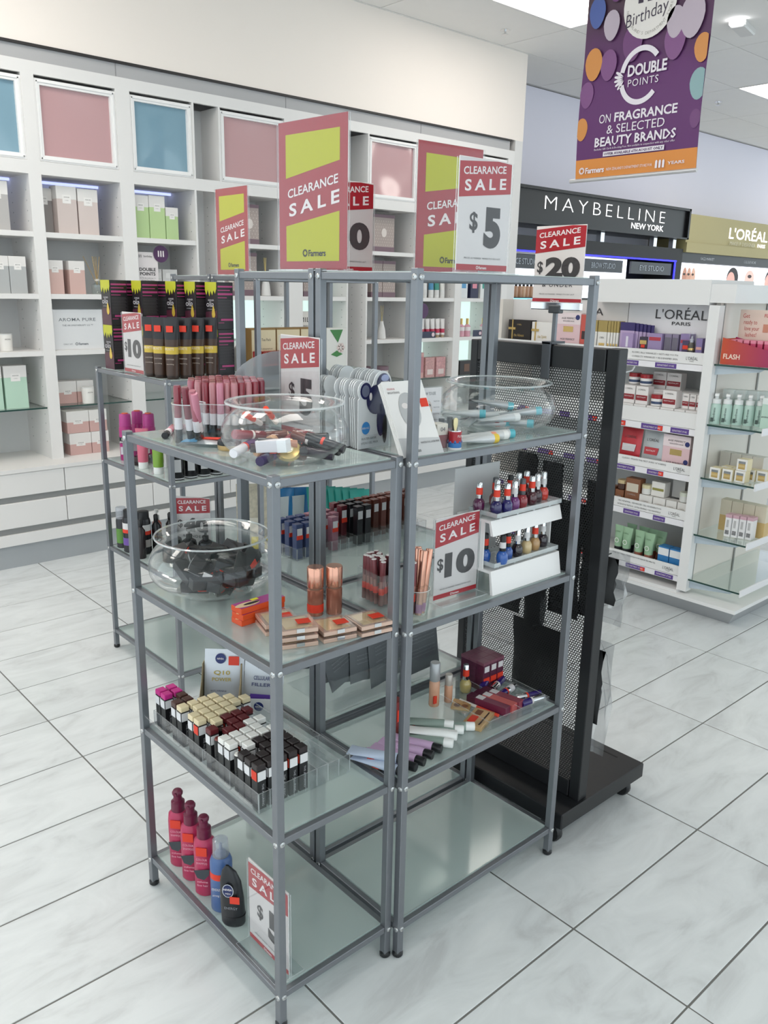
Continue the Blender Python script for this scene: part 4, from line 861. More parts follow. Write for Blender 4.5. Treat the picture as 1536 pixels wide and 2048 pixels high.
f.add([(-0.028, y-0.0006, 0.008), (-0.026, y-0.0006, 0.026), (-0.015, y-0.0006, 0.030), (-0.006, y-0.0006, 0.024), (-0.010, y-0.0006, 0.022), (-0.022, y-0.0006, 0.020)], [(0, 1, 2, 3, 4, 5)], BLACKP); part('front_print', f, t, flat=True)
part('price_sticker', MB(ORANGE).bx(0.03, 0.05, -0.0012, -0.0004, 0.100, 0.118), t, label='orange price sticker'); part('stand_back', MB(mat('#4a4d50', 0.4)).bx(-0.05, 0.05, 0.012, 0.014, 0.0, 0.14), t)

# ------------------------------------------------------------------ tall unit, fish bowl shelf
t = thing('info_card', 'white how to use card with masked face drawing', 'card', (0.155, 0.115, S4), -0.1); part('card', MB(PAPER).bx(-0.034, 0.034, 0, 0.0015, 0.0, 0.115), t); part('sleeve', MB(ACR).bx(-0.036, 0.036, -0.003, -0.001, 0, 0.118), t)
f = MB(INK); y = -0.0006
f.text('HOW TO USE', 0, 0.1, 0.009, y, INK, 'C', width=0.036); el(-0.004, 0.07, 0.013, 0.019, mat('#cbb9ae', 0.5), y); el(-0.004, 0.078, 0.009, 0.004, mat('#4a4a4c', 0.5), y-0.0004); f.bx(-0.0055, -0.0025, y-0.0008, y-0.0004, 0.066, 0.078, mat('#4a4a4c', 0.5)); el(-0.012, 0.064, 0.004, 0.006, mat('#4a86c0', 0.5), y-0.0005); el(0.004, 0.064, 0.004, 0.006, mat('#d8b24a', 0.5), y-0.0005); el(-0.022, 0.03, 0.004, 0.005, mat('#8a8a8a', 0.5), y)
for z in (0.085, 0.072, 0.058, 0.045, 0.03): f.text('Step by step', 0.013, z, 0.004, y, INK, width=0.016)
part('print', f, t, flat=True)
t = carton('polish_box', 'small clear cased box numbered 04 beside the paint pot', 'box', 0.028, 0.028, 0.05, mat('#8a2a30', 0.3), band=(0.45, mat('#e6ddcf', 0.4)), txt=[('04', 0, 0.036, 0.012, 0.012, INK)]); t.location = (0.125, 0.055, S4); t.rotation_euler = (0, 0, -0.1)
t = thing('acrylic_box', 'clear acrylic box around the small numbered boxes', 'case', (0.13, 0.058, S4), -0.1)
for a in ((-0.03, 0.03, -0.032, -0.03), (-0.03, 0.03, 0.03, 0.032), (0.03, 0.032, -0.03, 0.03)): part('wall', MB(ACR).bx(*a, 0, 0.07), t)
for k, (x, y) in enumerate(((0.155, 0.075), (0.17, 0.05), (0.185, 0.08))):
    t = turned('nail_polish', 'dark red nail polish with black cap behind the paint pot, %s' % ('left', 'middle', 'right')[k], 'nail polish', [('bottle', [(0.011, 0), (0.0125, 0.002), (0.0125, 0.026), (0.006, 0.032)], mat('#7a1a22', 0.12, coat=0.6)), ('cap', [(0.006, 0.032), (0.0065, 0.055)], BLACKP)], 'polishes by the paint pot'); t.location = (x, y, S4)
t = turned('paint_pot', 'tiny red and blue splash painted pot with cream brush handle', 'pot', [('pot', [(0.0125, 0), (0.0135, 0.001), (0.0135, 0.034), (0.014, 0.0345), (0.014, 0.037)], mat('#a3202c', 0.3)), ('lid', [(0.0125, 0.037), (0.012, 0.039)], CHROME)]); t.location = (0.142, 0.022, S4)
part('brush_handle', MB(mat('#e6d9a8', 0.4)).lathe([(0.003, 0.039), (0.006, 0.05), (0.0062, 0.06), (0.003, 0.064)], 12, 0, None, 1, 0.5), t); sp_ = MB(mat('#2f6fae', 0.3)); sp_.lathe([(0.0138, 0.004), (0.0139, 0.014)], 16, 0, None, cap0=False, cap1=False); sp_.lathe([(0.0140, 0), (0.0140, 0.004)], 16, mat('#d9d7d6', 0.4), None, cap0=False, cap1=False)
for a in range(8): c_, s_ = math.cos(a*PI/4), math.sin(a*PI/4); sp_.lathe([(0.0005, -0.003), (0.003, 0), (0.0005, 0.003+0.002*(a % 2))], 8, 0, Matrix.Translation((0.0128*c_, 0.0128*s_, 0.015)))
sp_.text('FUN', 0, 0.026, 0.007, -0.0142, TXTW, 'C', width=0.014); part('splash_print', sp_, t)
B3 = (0.402, 0.135, S4); bowl('fish bowl of silver tubes with teal caps on the tall unit', B3, 0.136, 0.114)
SIL = mat('#b9bcbe', 0.3, 0.45); TEAL = mat('#5fb7c4', 0.4); WHC = mat('#ececea', 0.4); SILW = mat('#d3d5d6', 0.3, 0.2)
for k, (dx, dy, z, ph, tl, cm, lab) in enumerate(((0.0, -0.05, 0.034, -2.0, 0.05, WHC, 'silver tube with red sticker and white cap at the front of the teal capped bowl'), (0.075, -0.055, 0.044, -2.2, 0.1, TEAL, 'silver tube with teal cap at the right of the tall unit bowl'), (-0.06, 0.0, 0.04, -2.4, 0.0, TEAL, 'silver tube with teal cap at the left of the tall unit bowl'), (0.035, 0.0, 0.05, -2.1, -0.15, TEAL, 'silver tube with teal cap at the top of the pile in the tall unit bowl'), (0.0, -0.02, 0.018, -1.8, 0, TEAL, 'silver tube with teal cap at the bottom of the tall unit bowl'), (0.03, -0.07, 0.018, -2.6, 0, TEAL, 'short silver tube with teal cap low at the front of the tall unit bowl'), (0.05, 0.03, 0.025, -2.9, 0.1, WHC, 'silver tube with white cap at the back of the tall unit bowl'), (-0.04, 0.04, 0.028, -1.2, 0.1, TEAL, 'silver tube with teal cap at the back left of the tall unit bowl'))):
    t = squeeze('hand_cream', lab, 'tube', 0.10, 0.0095, 0.03, SIL if k % 2 else SILW, cm, 0.014, 0.010, sticker=0.35 if k in (0, 4) else None, group='silver tubes in the tall unit bowl'); t.location = (B3[0]+dx+0.02, B3[1]+dy, S4+z); t.rotation_euler = LIE(ph, tl)
    if k == 0: part('heart_print', MB(mat('#c0202a', 0.4)).lathe([(0.001, -0.0004), (0.006, 0)], 12, 0, Matrix.Translation((0, -0.0085, 0.055)) @ Matrix.Rotation(PI/2, 4, 'X')), t)
for (x, y, ph, cm, lab) in ((0.268, 0.016, -1.85, mat('#e6c54a', 0.4), 'silver tube with yellow cap lying in front of the teal capped bowl'), (0.284, 0.036, -1.95, mat('#ef9f7f', 0.4), 'silver tube with peach cap lying in front of the teal capped bowl'), (0.318, 0.030, -2.0, WHC, 'silver tube with white cap lying in front of the teal capped bowl'), (0.345, 0.034, -2.05, TEAL, 'silver tube with teal cap lying on the shelf in front of the bowl')):
    t = squeeze('hand_cream', lab, 'tube', 0.10, 0.010, 0.03, SILW, cm, 0.012, 0.0102, group='silver tubes lying before the bowl'); t.location = (x, y, S4+0.0102); t.rotation_euler = LIE(ph)

# ------------------------------------------------------------------ near low unit, second shelf
B2c = (-0.186, 0.445, S3); bowl('fish bowl filled with small black boxes on the near unit', B2c, 0.143, 0.132)
bb = carton('black_box', '', 'box', 0.030, 0.022, 0.062, mat('#1b1b1e', 0.3), label=(0.028, 0.016, 0.052, mat('#c9c9ca', 0.4)), txt=[('OUD', 0, 0.03, 0.008, 0.016, mat('#9b9b9f', 0.4))], side=(0.016, 0.02, 0.045, mat('#c9cacb', 0.3, 0.3)))
bb2 = carton('black_box', '', 'box', 0.030, 0.022, 0.062, mat('#1b1b1e', 0.3), label=(0.03, 0.018, 0.040, ORANGE), side=(0.018, 0.02, 0.03, ORANGE)); PBB = (Proto(bb), Proto(bb2)); rr = random.Random(21)
for k in range(60):
    ly = k // 20; a = rr.uniform(0, 2*PI); rad = (0.068 if ly < 1 else 0.092)*math.sqrt(rr.uniform(0.03, 1)); z = 0.022+0.022*ly+rr.uniform(0, 0.012); o = 1 if k % 3 == 1 else 0
    e = Euler((rr.uniform(0.9, 2.0), rr.uniform(-0.5, 0.5), rr.uniform(0, 6.28))); v = e.to_matrix() @ Vector((0, 0, 0.031))
    PBB[o].put((B2c[0]+rad*math.cos(a)-v.x, B2c[1]+rad*math.sin(a)-v.y, S3+z-v.z), 0, ('small black box with orange sticker tossed in the second shelf fish bowl' if o else 'small black box with silver label tossed in the second shelf fish bowl'), 'black boxes in the fish bowl', rot=tuple(e))
for k in range(3):
    t = carton('eyeliner_box', 'orange and magenta flat box, %s of the stack of three by the compacts' % ('bottom', 'middle', 'top')[k], 'box', 0.112, 0.036, 0.0125, mat('#d64c1e', 0.35), group='stack of orange boxes')
    f = MB(mat('#a83c88', 0.3)); f.add([(-0.055, -0.017, 0.0128), (0.055, -0.017, 0.0128), (0.055, 0.017, 0.0128), (-0.055, 0.017, 0.0128)], [(0, 1, 2, 3)])
    f.add([(-0.03+0.03*math.cos(a*PI/8), 0.0-0.003+0.011*math.sin(a*PI/8), 0.0131) for a in range(16)], [tuple(range(16))], mat('#e9c9a0', 0.4)); f.add([(-0.02+0.02*math.cos(a*PI/8), -0.003+0.005*math.sin(a*PI/8), 0.0134) for a in range(16)], [tuple(range(16))], BLACKP); f.add([(-0.012, 0.006, 0.0133), (0.006, 0.006, 0.0133), (0.006, 0.016, 0.0133), (-0.012, 0.016, 0.0133)], [(0, 1, 2, 3)], mat('#e9e13a', 0.4))
    part('top_print', f, t, flat=True); t.location = (-0.202, 0.238, S3+0.0128*k); t.rotation_euler = (0, 0, 0.05+(0.06 if k == 1 else 0.0))
for (x, y, lab) in ((-0.098, 0.180, 'rose gold capped foundation bottle, left of the pair on the compacts shelf'), (-0.062, 0.162, 'rose gold capped foundation bottle, right of the pair on the compacts shelf')):
    t = turned('foundation_bottle', lab, 'bottle', [('bottle', [(0.0165, 0), (0.0175, 0.002), (0.0175, 0.056), (0.0155, 0.058)], mat('#a56a58', 0.12, 0.45)), ('collar', [(0.0155, 0.058), (0.0155, 0.062)], mat('#7a5a48', 0.3)), ('cap', [(0.0175, 0.062), (0.0178, 0.063), (0.0178, 0.104), (0.0165, 0.106)], ROSE)], 'rose gold foundation bottles', 20); t.location = (x, y, S3)
    if 'left' in lab: part('price_sticker', MB(ORANGE).lathe([(0.0178, 0.008), (0.0178, 0.026)], 20, 0, None, cap0=False, cap1=False), t, label='orange price sticker')
def compact():
    t = thing('compact', '', 'compact', (0, 0, 0), 0, 'clear lidded powder compacts'); w = 0.064
    part('tray', MB(mat('#d8b9a8', 0.25, 0.5)).cbx(-w/2, w/2, -w/2, w/2, 0, 0.008, 0.001), t); part('powder', MB(mat('#e2c79b', 0.5)).cbx(-0.024, 0.024, -0.024, 0.024, 0.008, 0.0085, 0.0003), t); part('lid', MB(ACR, ACR_EDGE).cbx(-w/2, w/2, -w/2, w/2, 0.0086, 0.0125, 0.0008), t); part('clasp', MB(CHROME).bx(-0.007, 0.007, -w/2-0.002, -w/2+0.001, 0.003, 0.010), t)
    part('price_sticker', MB(ORANGE).bx(0.0, 0.024, -0.016, 0.004, 0.0126, 0.0132), t, label='orange price sticker'); return t
CP = Proto(compact())
for j, (x, y, n, nm) in enumerate(((-0.206, 0.110, 3, 'front left stack'), (-0.196, 0.186, 2, 'back left stack'), (-0.130, 0.088, 2, 'middle stack'), (-0.056, 0.066, 2, 'right stack'))):
    for k in range(n): CP.put((x-0.006, y-0.016, S3+0.0145*k), -0.35+0.06*j, 'clear lidded peach powder compact, %s from the bottom of the %s' % (ORD[k], nm), 'powder compacts', scale=(1.13, 1.13, 1.07))
# acrylic bin of slim glosses, tube glass
t = thing('acrylic_bin', 'clear acrylic bin of slim rose gold lip tubes beside the compacts', 'bin', (0.030, 0.155, S3), -0.1)
for a in ((-0.002, 0.0, -0.045, 0.045), (0.05, 0.052, -0.045, 0.045), (0, 0.05, -0.045, -0.043), (0, 0.05, 0.043, 0.045)): part('wall', MB(ACR, ACR_EDGE).bx(*a, 0, 0.075), t)
part('floor', MB(ACR).bx(0, 0.05, -0.043, 0.043, 0, 0.002), t)
slim = turned('slim_lip_tube', '', 'lip tube', [('tube', [(0.0058, 0), (0.0062, 0.001), (0.0062, 0.055), (0.0055, 0.056)], mat('#8a5a52', 0.15, 0.35)), ('label', [(0.0064, 0.025), (0.0064, 0.04)], ORANGE), ('cap', [(0.0060, 0.056), (0.0063, 0.057), (0.0063, 0.098), (0.0058, 0.1)], mat('#7a3f44', 0.25)), ('tip', [(0.0058, 0.1), (0.005, 0.1015)], mat('#e9e2e0', 0.4))], None, 10)
rgt = turned('slim_lip_tube', '', 'lip tube', [('tube', [(0.0062, 0), (0.0068, 0.001), (0.0068, 0.05)], mat('#c78f7c', 0.15, 0.6)), ('cap', [(0.0066, 0.05), (0.0070, 0.051), (0.0070, 0.118), (0.0064, 0.12)], ROSE), ('base_label', [(0.0070, 0.004), (0.0070, 0.02)], mat('#8a4a78', 0.3))], None, 10)
PS, PR = Proto(slim), Proto(rgt); rr = random.Random(8); k = 0
for i in range(4):
    for j in range(5):
        PS.put((0.030+0.010+0.0115*i+0.001*(j-2), 0.155-0.030+0.0148*j-0.001*i, S3+0.003), rr.uniform(0, 6), 'plum capped slim lip tube in the acrylic bin, %s lane, %s from the front' % (ORD[i], ORD[j]), 'slim lip tubes in the acrylic bin', rot=(rr.uniform(-0.10, 0.06), rr.uniform(-0.02, 0.10), 0.3))
GU = (0.052, 0.026, S3)
t = thing('drinking_glass', 'clear glass holding a bunch of rose gold lip tubes', 'glass', GU); part('glass_wall', MB(GLASS).lathe([(0.021, 0), (0.0225, 0.002), (0.0275, 0.068), (0.0265, 0.068), (0.0215, 0.012), (0.001, 0.010)], 28, 0, None, cap1=False), t); part('rim', MB(ACR_EDGE).lathe([(0.0263, 0.0675), (0.0277, 0.0675), (0.0277, 0.0688), (0.0263, 0.0688), (0.0263, 0.0675)], 28, 0, None, cap0=False, cap1=False), t)
for (dx, dy, rx, ry, p, lab) in ((-0.012, 0.004, 0.02, -0.04, PS, 'plum capped tube at the left of the glass'), (-0.006, -0.01, 0.05, 0.16, PR, 'rose gold tube leaning right in front in the glass'), (0.004, 0.012, -0.06, 0.10, PR, 'rose gold tube at the back of the glass'), (0.007, -0.006, 0.08, 0.22, PR, 'rose gold tube leaning farthest right in the glass'), (0.0, 0.002, 0.0, 0.13, PR, 'rose gold tube at the middle of the glass'), (-0.010, 0.012, -0.08, -0.02, PS, 'plum capped tube at the back left of the glass'), (0.010, 0.008, -0.04, 0.18, PR, 'rose gold tube at the back right of the glass')):
    p.put((GU[0]+dx, GU[1]+dy, S3+0.013), 0, lab, 'lip tubes in the glass', rot=(rx, ry, 0.7), scale=(1.1, 1.1, 1.14))

# ------------------------------------------------------------------ nail polish display
DW = mat('#eceae9', 0.4)
t = thing('polish_display', 'white two tier plastic display step holding nail polish', 'display', (0.405, 0.0, S3))
def step(z0, z1, y0, y1):
    q = MB(DW); prof = [(y0-0.004, z0), (y0+0.006, z1), (y1, z1), (y1, z0+0.012), (y1-0.006, z0+0.012), (y1-0.006, z1-0.006), (y0+0.010, z1-0.006), (y0+0.004, z0)]
    vs = [(-0.125, a, b) for a, b in prof]+[(0.128, a, b) for a, b in prof]; n = 8
    q.add(vs, [(0, 1, 6, 7), (1, 2, 5, 6), (2, 3, 4, 5), (15, 14, 9, 8), (14, 13, 10, 9), (13, 12, 11, 10)]+[(i, n+i, n+(i+1) % n, (i+1) % n) for i in range(n)]); return q
part('tier', step(0.0, 0.055, 0.018, 0.125), t); part('tier', step(0.138, 0.172, 0.026, 0.135), t)
part('side_panel', MB(DW).bx(-0.124, -0.121, 0.05, 0.13, 0.05, 0.168), t); part('side_panel', MB(DW).bx(0.121, 0.124, 0.05, 0.13, 0.05, 0.168), t)
part('back_card', MB(mat('#c9c9c9', 0.4)).bx(-0.135, 0.02, 0.136, 0.138, 0.06, 0.275), t)
for z in (0.055, 0.172):
    q = MB(ACR, ACR_EDGE); q.bx(-0.118, 0.118, 0.02, 0.105, z+0.010, z+0.0115, 1)
    for a in ((-0.118, -0.1165, 0.02, 0.105), (0.1165, 0.118, 0.02, 0.105), (-0.118, 0.118, 0.02, 0.0215), (-0.118, 0.118, 0.1035, 0.105)): q.bx(*a, z+0.008, z+0.018, 1)
    for x in (-0.09, -0.03, 0.03, 0.09): q.cyl(x, 0.034, z, z+0.01, 0.003, 1, 8)
    part('clear_tray', q, t, label='clear acrylic bottle tray')
def polish(c, cap, lab, stick=True):
    t = thing('nail_polish', lab, 'nail polish', (0, 0, 0), 0, 'nail polishes on the display')
    part('bottle', MB(mat(c, 0.1, coat=0.7)).lathe([(0.0105, 0), (0.0125, 0.002), (0.0138, 0.012), (0.0132, 0.022), (0.009, 0.029), (0.006, 0.031)], 16), t)
    cm = CHROME if cap == 'c' else (BLACKP if cap == 'k' else mat('#55565a', 0.3, 0.3, var=0.9, scale=500))
    cp = part('cap', MB(cm).lathe([(0.0075, 0.031), (0.0078, 0.032), (0.0068, 0.066), (0.0055, 0.068)], 16), t)
    if stick: part('price_sticker', MB(ORANGE).lathe([(0.0078, 0.040), (0.0074, 0.056)], 16, 0, None, cap0=False, cap1=False), cp, label='orange price sticker')
    else: part('barcode_label', MB(mat('#d6d5d6', 0.4)).lathe([(0.0078, 0.038), (0.0074, 0.052)], 16, 0, None, cap0=False, cap1=False), cp)
    return t
up = [(-0.112, 0.085, '#5a2148', 'c', 1, 'violet polish with orange stickered chrome cap, far left of the upper tier'), (-0.098, 0.045, '#231a55', 'c', 1, 'navy polish with orange sticker, second in the upper tier front'), (-0.070, 0.038, '#1d1760', 'c', 1, 'navy polish nearest the front of the upper tier'), (-0.036, 0.045, '#6a2a6e', 'c', 0, 'bright violet polish with white label on the upper tier'), (-0.004, 0.048, '#8a1d28', 'p', 1, 'red polish with black lace patterned cap'), (0.036, 0.052, '#4a1a24', 'c', 1, 'maroon polish with tilted stickered cap on the upper tier'), (0.066, 0.060, '#3a1c26', 'c', 0, 'dark plum polish with white label on the upper tier'), (0.098, 0.066, '#c8301f', 'c', 0, 'bright orange red polish at the right end of the upper tier'), (-0.045, 0.095, '#7a1a24', 'p', 1, 'dark red polish with patterned cap at the back of the upper tier'), (0.005, 0.092, '#3d1420', 'k', 1, 'black capped polish with orange sticker at the back of the upper tier'), (0.038, 0.094, '#2a1420', 'c', 0, 'dark polish with chrome cap at the back middle of the upper tier'), (0.070, 0.096, '#5d1a20', 'c', 1, 'dark red polish with orange sticker at the back right of the upper tier'), (-0.062, 0.075, '#b9b4b8', 'c', 0, 'pale grey polish in the middle of the upper tier')]
for x, y, c, cp, st, lab in up: q = polish(c, cp, lab, st); q.location = (0.405+x, y-0.004, S3+0.1835); q.rotation_euler = (0.0, 0, 0.2)
lo = [(-0.105, 0.075, '#1d4f9a', 'k', 1, 'blue polish with black cap at the left of the lower tier'), (-0.085, 0.040, '#1f55a4', 'k', 0, 'blue polish with white label nearest the front of the lower tier'), (-0.050, 0.055, '#1c4c96', 'k', 1, 'blue polish with black cap, third in the lower tier'), (-0.014, 0.055, '#231a20', 'c', 0, 'black brown polish with chrome cap on the lower tier'), (0.024, 0.058, '#c9b183', 'c', 0, 'beige polish on the lower tier'), (0.060, 0.062, '#b08a5a', 'c', 1, 'tan polish with orange sticker on the lower tier'), (0.098, 0.068, '#241a24', 'c', 0, 'dark polish at the right end of the lower tier')]
for x, y, c, cp, st, lab in lo: q = polish(c, cp, lab, st); q.location = (0.405+x, y-0.014, S3+0.0665); q.rotation_euler = (0, 0, 0.2)

# ------------------------------------------------------------------ back unit: divided tray of slim lip boxes, grey pouches
def organizer(lab, x0, x1, y0, y1, z, h, nx, ny, loc=None):
    t = thing('divided_tray', lab, 'tray', ((x0+x1)/2, (y0+y1)/2, z)); a, b = (x1-x0)/2, (y1-y0)/2; th = 0.0024
    part('tray_floor', MB(ACR).bx(-a, a, -b, b, 0, 0.002), t)
    def wall(x0, x1, y0, y1, hh):
        m = MB(ACR, ACR_EDGE).bx(x0, x1, y0, y1, 0.002, hh); m.m[1] = 1
        if x1-x0 < y1-y0: m.m[2] = m.m[4] = 1
        else: m.m[3] = m.m[5] = 1
        return m
    part('wall', wall(-a, a, -b, -b+th, h), t); part('wall', wall(-a, a, b-th, b, h), t); part('wall', wall(-a, -a+th, -b, b, h), t); part('wall', wall(a-th, a, -b, b, h), t)
    for i in range(1, nx): x = -a+2*a*i/nx; part('divider', wall(x-th/2, x+th/2, -b+th, b-th, h*0.96), t)
    for j in range(1, ny): y = -b+2*b*j/ny; part('divider', wall(-a+th, a-th, y-th/2, y+th/2, h*0.9), t)
    return t
organizer('long clear divided tray of slim lip boxes on the back shelf', 0.075, 0.530, 0.485, 0.585, S3, 0.032, 16, 3)
lipc = [('#3f4c74', 'blue'), ('#9a6a78', 'mauve'), ('#5a2028', 'dark red'), ('#1f1d22', 'black'), ('#5a3026', 'brown'), ('#71423a', 'rust brown')]
LBX = [Proto(carton('slim_lip_box', '', 'box', 0.019, 0.019, 0.105, mat(h, 0.35), band=(0.12, mat(h, 0.25)), label=(0.015, 0.022, 0.082, mat('#d9d7d9', 0.4)), sticker=((0, 0.066, 0.018) if k in (0, 1, 2) else None))) for k, (h, n) in enumerate(lipc)]
order = [0, 0, 0, 1, 1, 1, 2, 3, 3, 4, 4, 5, 4, 5, 4, 4]; rr = random.Random(3)
for i, c in enumerate(order):
    for j in range(3):
        if (i, j) in ((3, 0), (6, 0), (9, 0), (10, 0), (11, 0), (12, 0), (13, 0), (13, 1), (14, 0), (15, 0), (5, 0)): continue
        LBX[c][0 if False else 0] if False else LBX[c].put((0.075+0.455*(i+0.5)/16, 0.485+0.1*(j+0.5)/3, S3+0.003), rr.uniform(-0.05, 0.05), '%s slim lip box in the long divided tray, row %s, %s lane' % (lipc[c][1], ('one', 'two', 'three')[j], ORD[i]), 'slim lip boxes in the long tray', scale=(1, 1, 0.86 if c < 2 else 1.0))
GRP = mat('#5e6265', 0.4, var=0.1, scale=30)
pm = pouch_mesh(0.12, 0.16, 0.016, GRP).mesh('pouch'); gp = thing('mask_pouch', '', 'pouch', (0, 0, 0)); part('pouch', pm, gp); l = MB(mat('#8a8d90', 0.5))
for z in (0.11, 0.10, 0.09, 0.07, 0.06, 0.05): l.text('hydrating sheet mask back text', 0, z, 0.006, -0.0092, 0, 'C', width=0.085)
part('back_print', l, gp, flat=True); PG = Proto(gp); rr = random.Random(2)
t = thing('acrylic_bin', 'clear acrylic bin of grey pouches on the back unit', 'bin', (0.28, 0.44, S2)); part('wall', MB(ACR, ACR_EDGE).bx(-0.20, 0.17, -0.105, -0.102, 0, 0.085), t); part('wall', MB(ACR).bx(-0.20, 0.17, 0.10, 0.103, 0, 0.085), t); part('wall', MB(ACR).bx(-0.203, -0.20, -0.105, 0.103, 0, 0.085), t); part('floor', MB(ACR).bx(-0.2, 0.17, -0.102, 0.1, 0, 0.002), t)
for k in range(14):
    PG.put((0.14+0.30*(k % 5)/4.6, 0.355+0.055*(k // 5)+rr.uniform(-0.006, 0.006), S2+0.012+rr.uniform(0, 0.05)), 0, 'grey sheet mask pouch, %s along the %s row of the bin' % (ORD[k % 5], ('front', 'middle', 'back')[k // 5]), 'grey pouches in the bin', rot=(rr.uniform(-0.2, 0.1), rr.uniform(-0.25, 0.25), rr.uniform(-0.3, 0.3)))

# ------------------------------------------------------------------ near low unit, third shelf: big divided tray
organizer('big clear divided tray of black lip boxes on the near unit', -0.298, -0.060, 0.105, 0.555, S2, 0.045, 8, 4)
t = thing('tray_lip', 'sloping clear acrylic lip in front of the big divided tray', 'lip', (-0.309, 0.33, S2)); part('slope', MB(ACR, ACR_EDGE).add([(0.0, -0.235, 0.001), (0.0, 0.225, 0.001), (-0.012, 0.225, 0.038), (-0.012, -0.235, 0.038), (0.002, -0.235, 0.001), (0.002, 0.225, 0.001), (-0.010, 0.225, 0.039), (-0.010, -0.235, 0.039)], [(0, 1, 2, 3), (4, 5, 6, 7), (2, 3, 7, 6), (0, 3, 7, 4)]), t)
capc = {'p': ('#c22a84', 'magenta'), 'n': ('#4a2c26', 'brown'), 'c': ('#e3d3ae', 'cream'), 'r': ('#5e1a20', 'burgundy'), 'w': ('#eceae6', 'white'), 'k': ('#2b2324', 'black brown')}
LB = {}
for k, (h, nm) in capc.items():
    for s in (0, 1):
        t = thing('lip_box', '', 'box', (0, 0, 0)); w = 0.0105
        part('box_body', MB(mat('#1a191b', 0.35)).cbx(-w, w, -w, w, 0, 0.088, 0.0006), t); part('box_top', MB(mat(h, 0.35)).cbx(-w-0.0003, w+0.0003, -w-0.0003, w+0.0003, 0.088, 0.101, 0.0016), t)
        part('label', MB(mat('#e3e2e3', 0.4)).bx(-w*0.9, w*0.9, -w-0.0012, -w-0.0001, 0.066, 0.086), t)
        part('side_label', MB(ORANGE if s else mat('#dedddf', 0.4)).bx(-w-0.0012, -w-0.0001, -w*0.85, w*0.85, 0.066, 0.086), t)
        l = MB(mat('#b9b8bb', 0.5)); l.text('THE ALLURING', 0, 0, 0.007, 0, 0, 'C', width=0.05, T=Matrix.Translation((0.0, -w-0.0006, 0.032)) @ Matrix.Rotation(PI/2, 4, 'Y')); part('lettering', l, t, flat=True)
        LB[k, s] = Proto(t)
rows = ['kkkkk', 'kkkkk', 'k.kkk', '.wkkk', 'wwwww', 'wwww.', '.rrww', 'r.rr.', '.crrr', 'cccc.', 'cccccc', '.cccc', 'cccc.', 'nn...', '.n.', 'pp', 'pp']
for j, row in enumerate(rows):
    y = 0.124+0.0258*j
    for i, k in enumerate(row):
        if k == '.': continue
        s = 1 if (i*7+j*5) % 9 == 0 or (j == 0 and i > 2) else 0
        LB[k, s].put((-0.284+0.0262*i, y, S2+0.0025), 0, '%s topped lip box, big tray, %s from the front, %s from the left' % (capc[k][1], (ORD+['seventeenth'])[j], ORD[i]), 'black lip boxes in the big tray')
for (x, y, c, lab) in ((-0.284, 0.305, '#6a2430', 'slim black lipstick with burgundy end standing at the tray front between cream and burgundy boxes'), (-0.258, 0.312, '#3a1c1c', 'slim black lipstick with dark end beside the burgundy boxes'), (-0.284, 0.280, '#7a3a34', 'slim black lipstick with brick end at the front edge of the big tray'), (-0.284, 0.200, '#e6e2dc', 'slim black lipstick with white end by the white boxes'), (-0.284, 0.512, '#c24a86', 'slim black lipstick with pink end beside the magenta boxes')):
    t = turned('lipstick', lab, 'lipstick', [('tube', [(0.0085, 0), (0.009, 0.001), (0.009, 0.084)], mat('#161517', 0.25)), ('end', [(0.0086, 0.084), (0.007, 0.087)], mat(c, 0.3))], 'loose lipsticks in the big tray', 14); t.location = (x, y, S2+0.0025)
# carton of mask pouches behind the tray
t = thing('open_carton', 'open kraft carton holding silver mask pouches behind the lip boxes', 'carton', (-0.098, 0.482, S2), -0.75)
KR = mat('#9c8a6a', 0.7); KW = mat('#d9d9d9', 0.5)
for dx, nm in ((-0.050, 0), (0.047, 1)):
    part('tray_back', MB(KW).bx(dx-0.047, dx+0.047, 0.03, 0.0315, 0, 0.10), t)
    for s in (-1, 1):
        vs = [(dx+s*0.047, -0.03, 0), (dx+s*0.047, 0.03, 0), (dx+s*0.047, 0.03, 0.125), (dx+s*0.047, 0.012, 0.125), (dx+s*0.047, -0.005, 0.085), (dx+s*0.047, -0.03, 0.055)]; v2 = [(x+s*0.0015, y, z) for x, y, z in vs]
        part('carton_side', MB(KR).add(vs+v2, [tuple(range(6)), tuple(range(11, 5, -1))]+[(i, 6+i, 6+(i+1) % 6, (i+1) % 6) for i in range(6)]), t)
    q = part('carton_front', MB(KW).bx(dx-0.047, dx+0.047, -0.0315, -0.03, 0, 0.055), t)
    l = MB(mat('#1d2a6a', 0.4)); l.add([(dx+0.012*math.cos(a*PI/8), -0.032, 0.035+0.012*math.sin(a*PI/8)) for a in range(16)], [tuple(range(16))]); l.text('NIVEA', dx, 0.0325, 0.006, -0.0325, TXTW, 'C', bold=0.02); part('carton_print', l, q, flat=True)
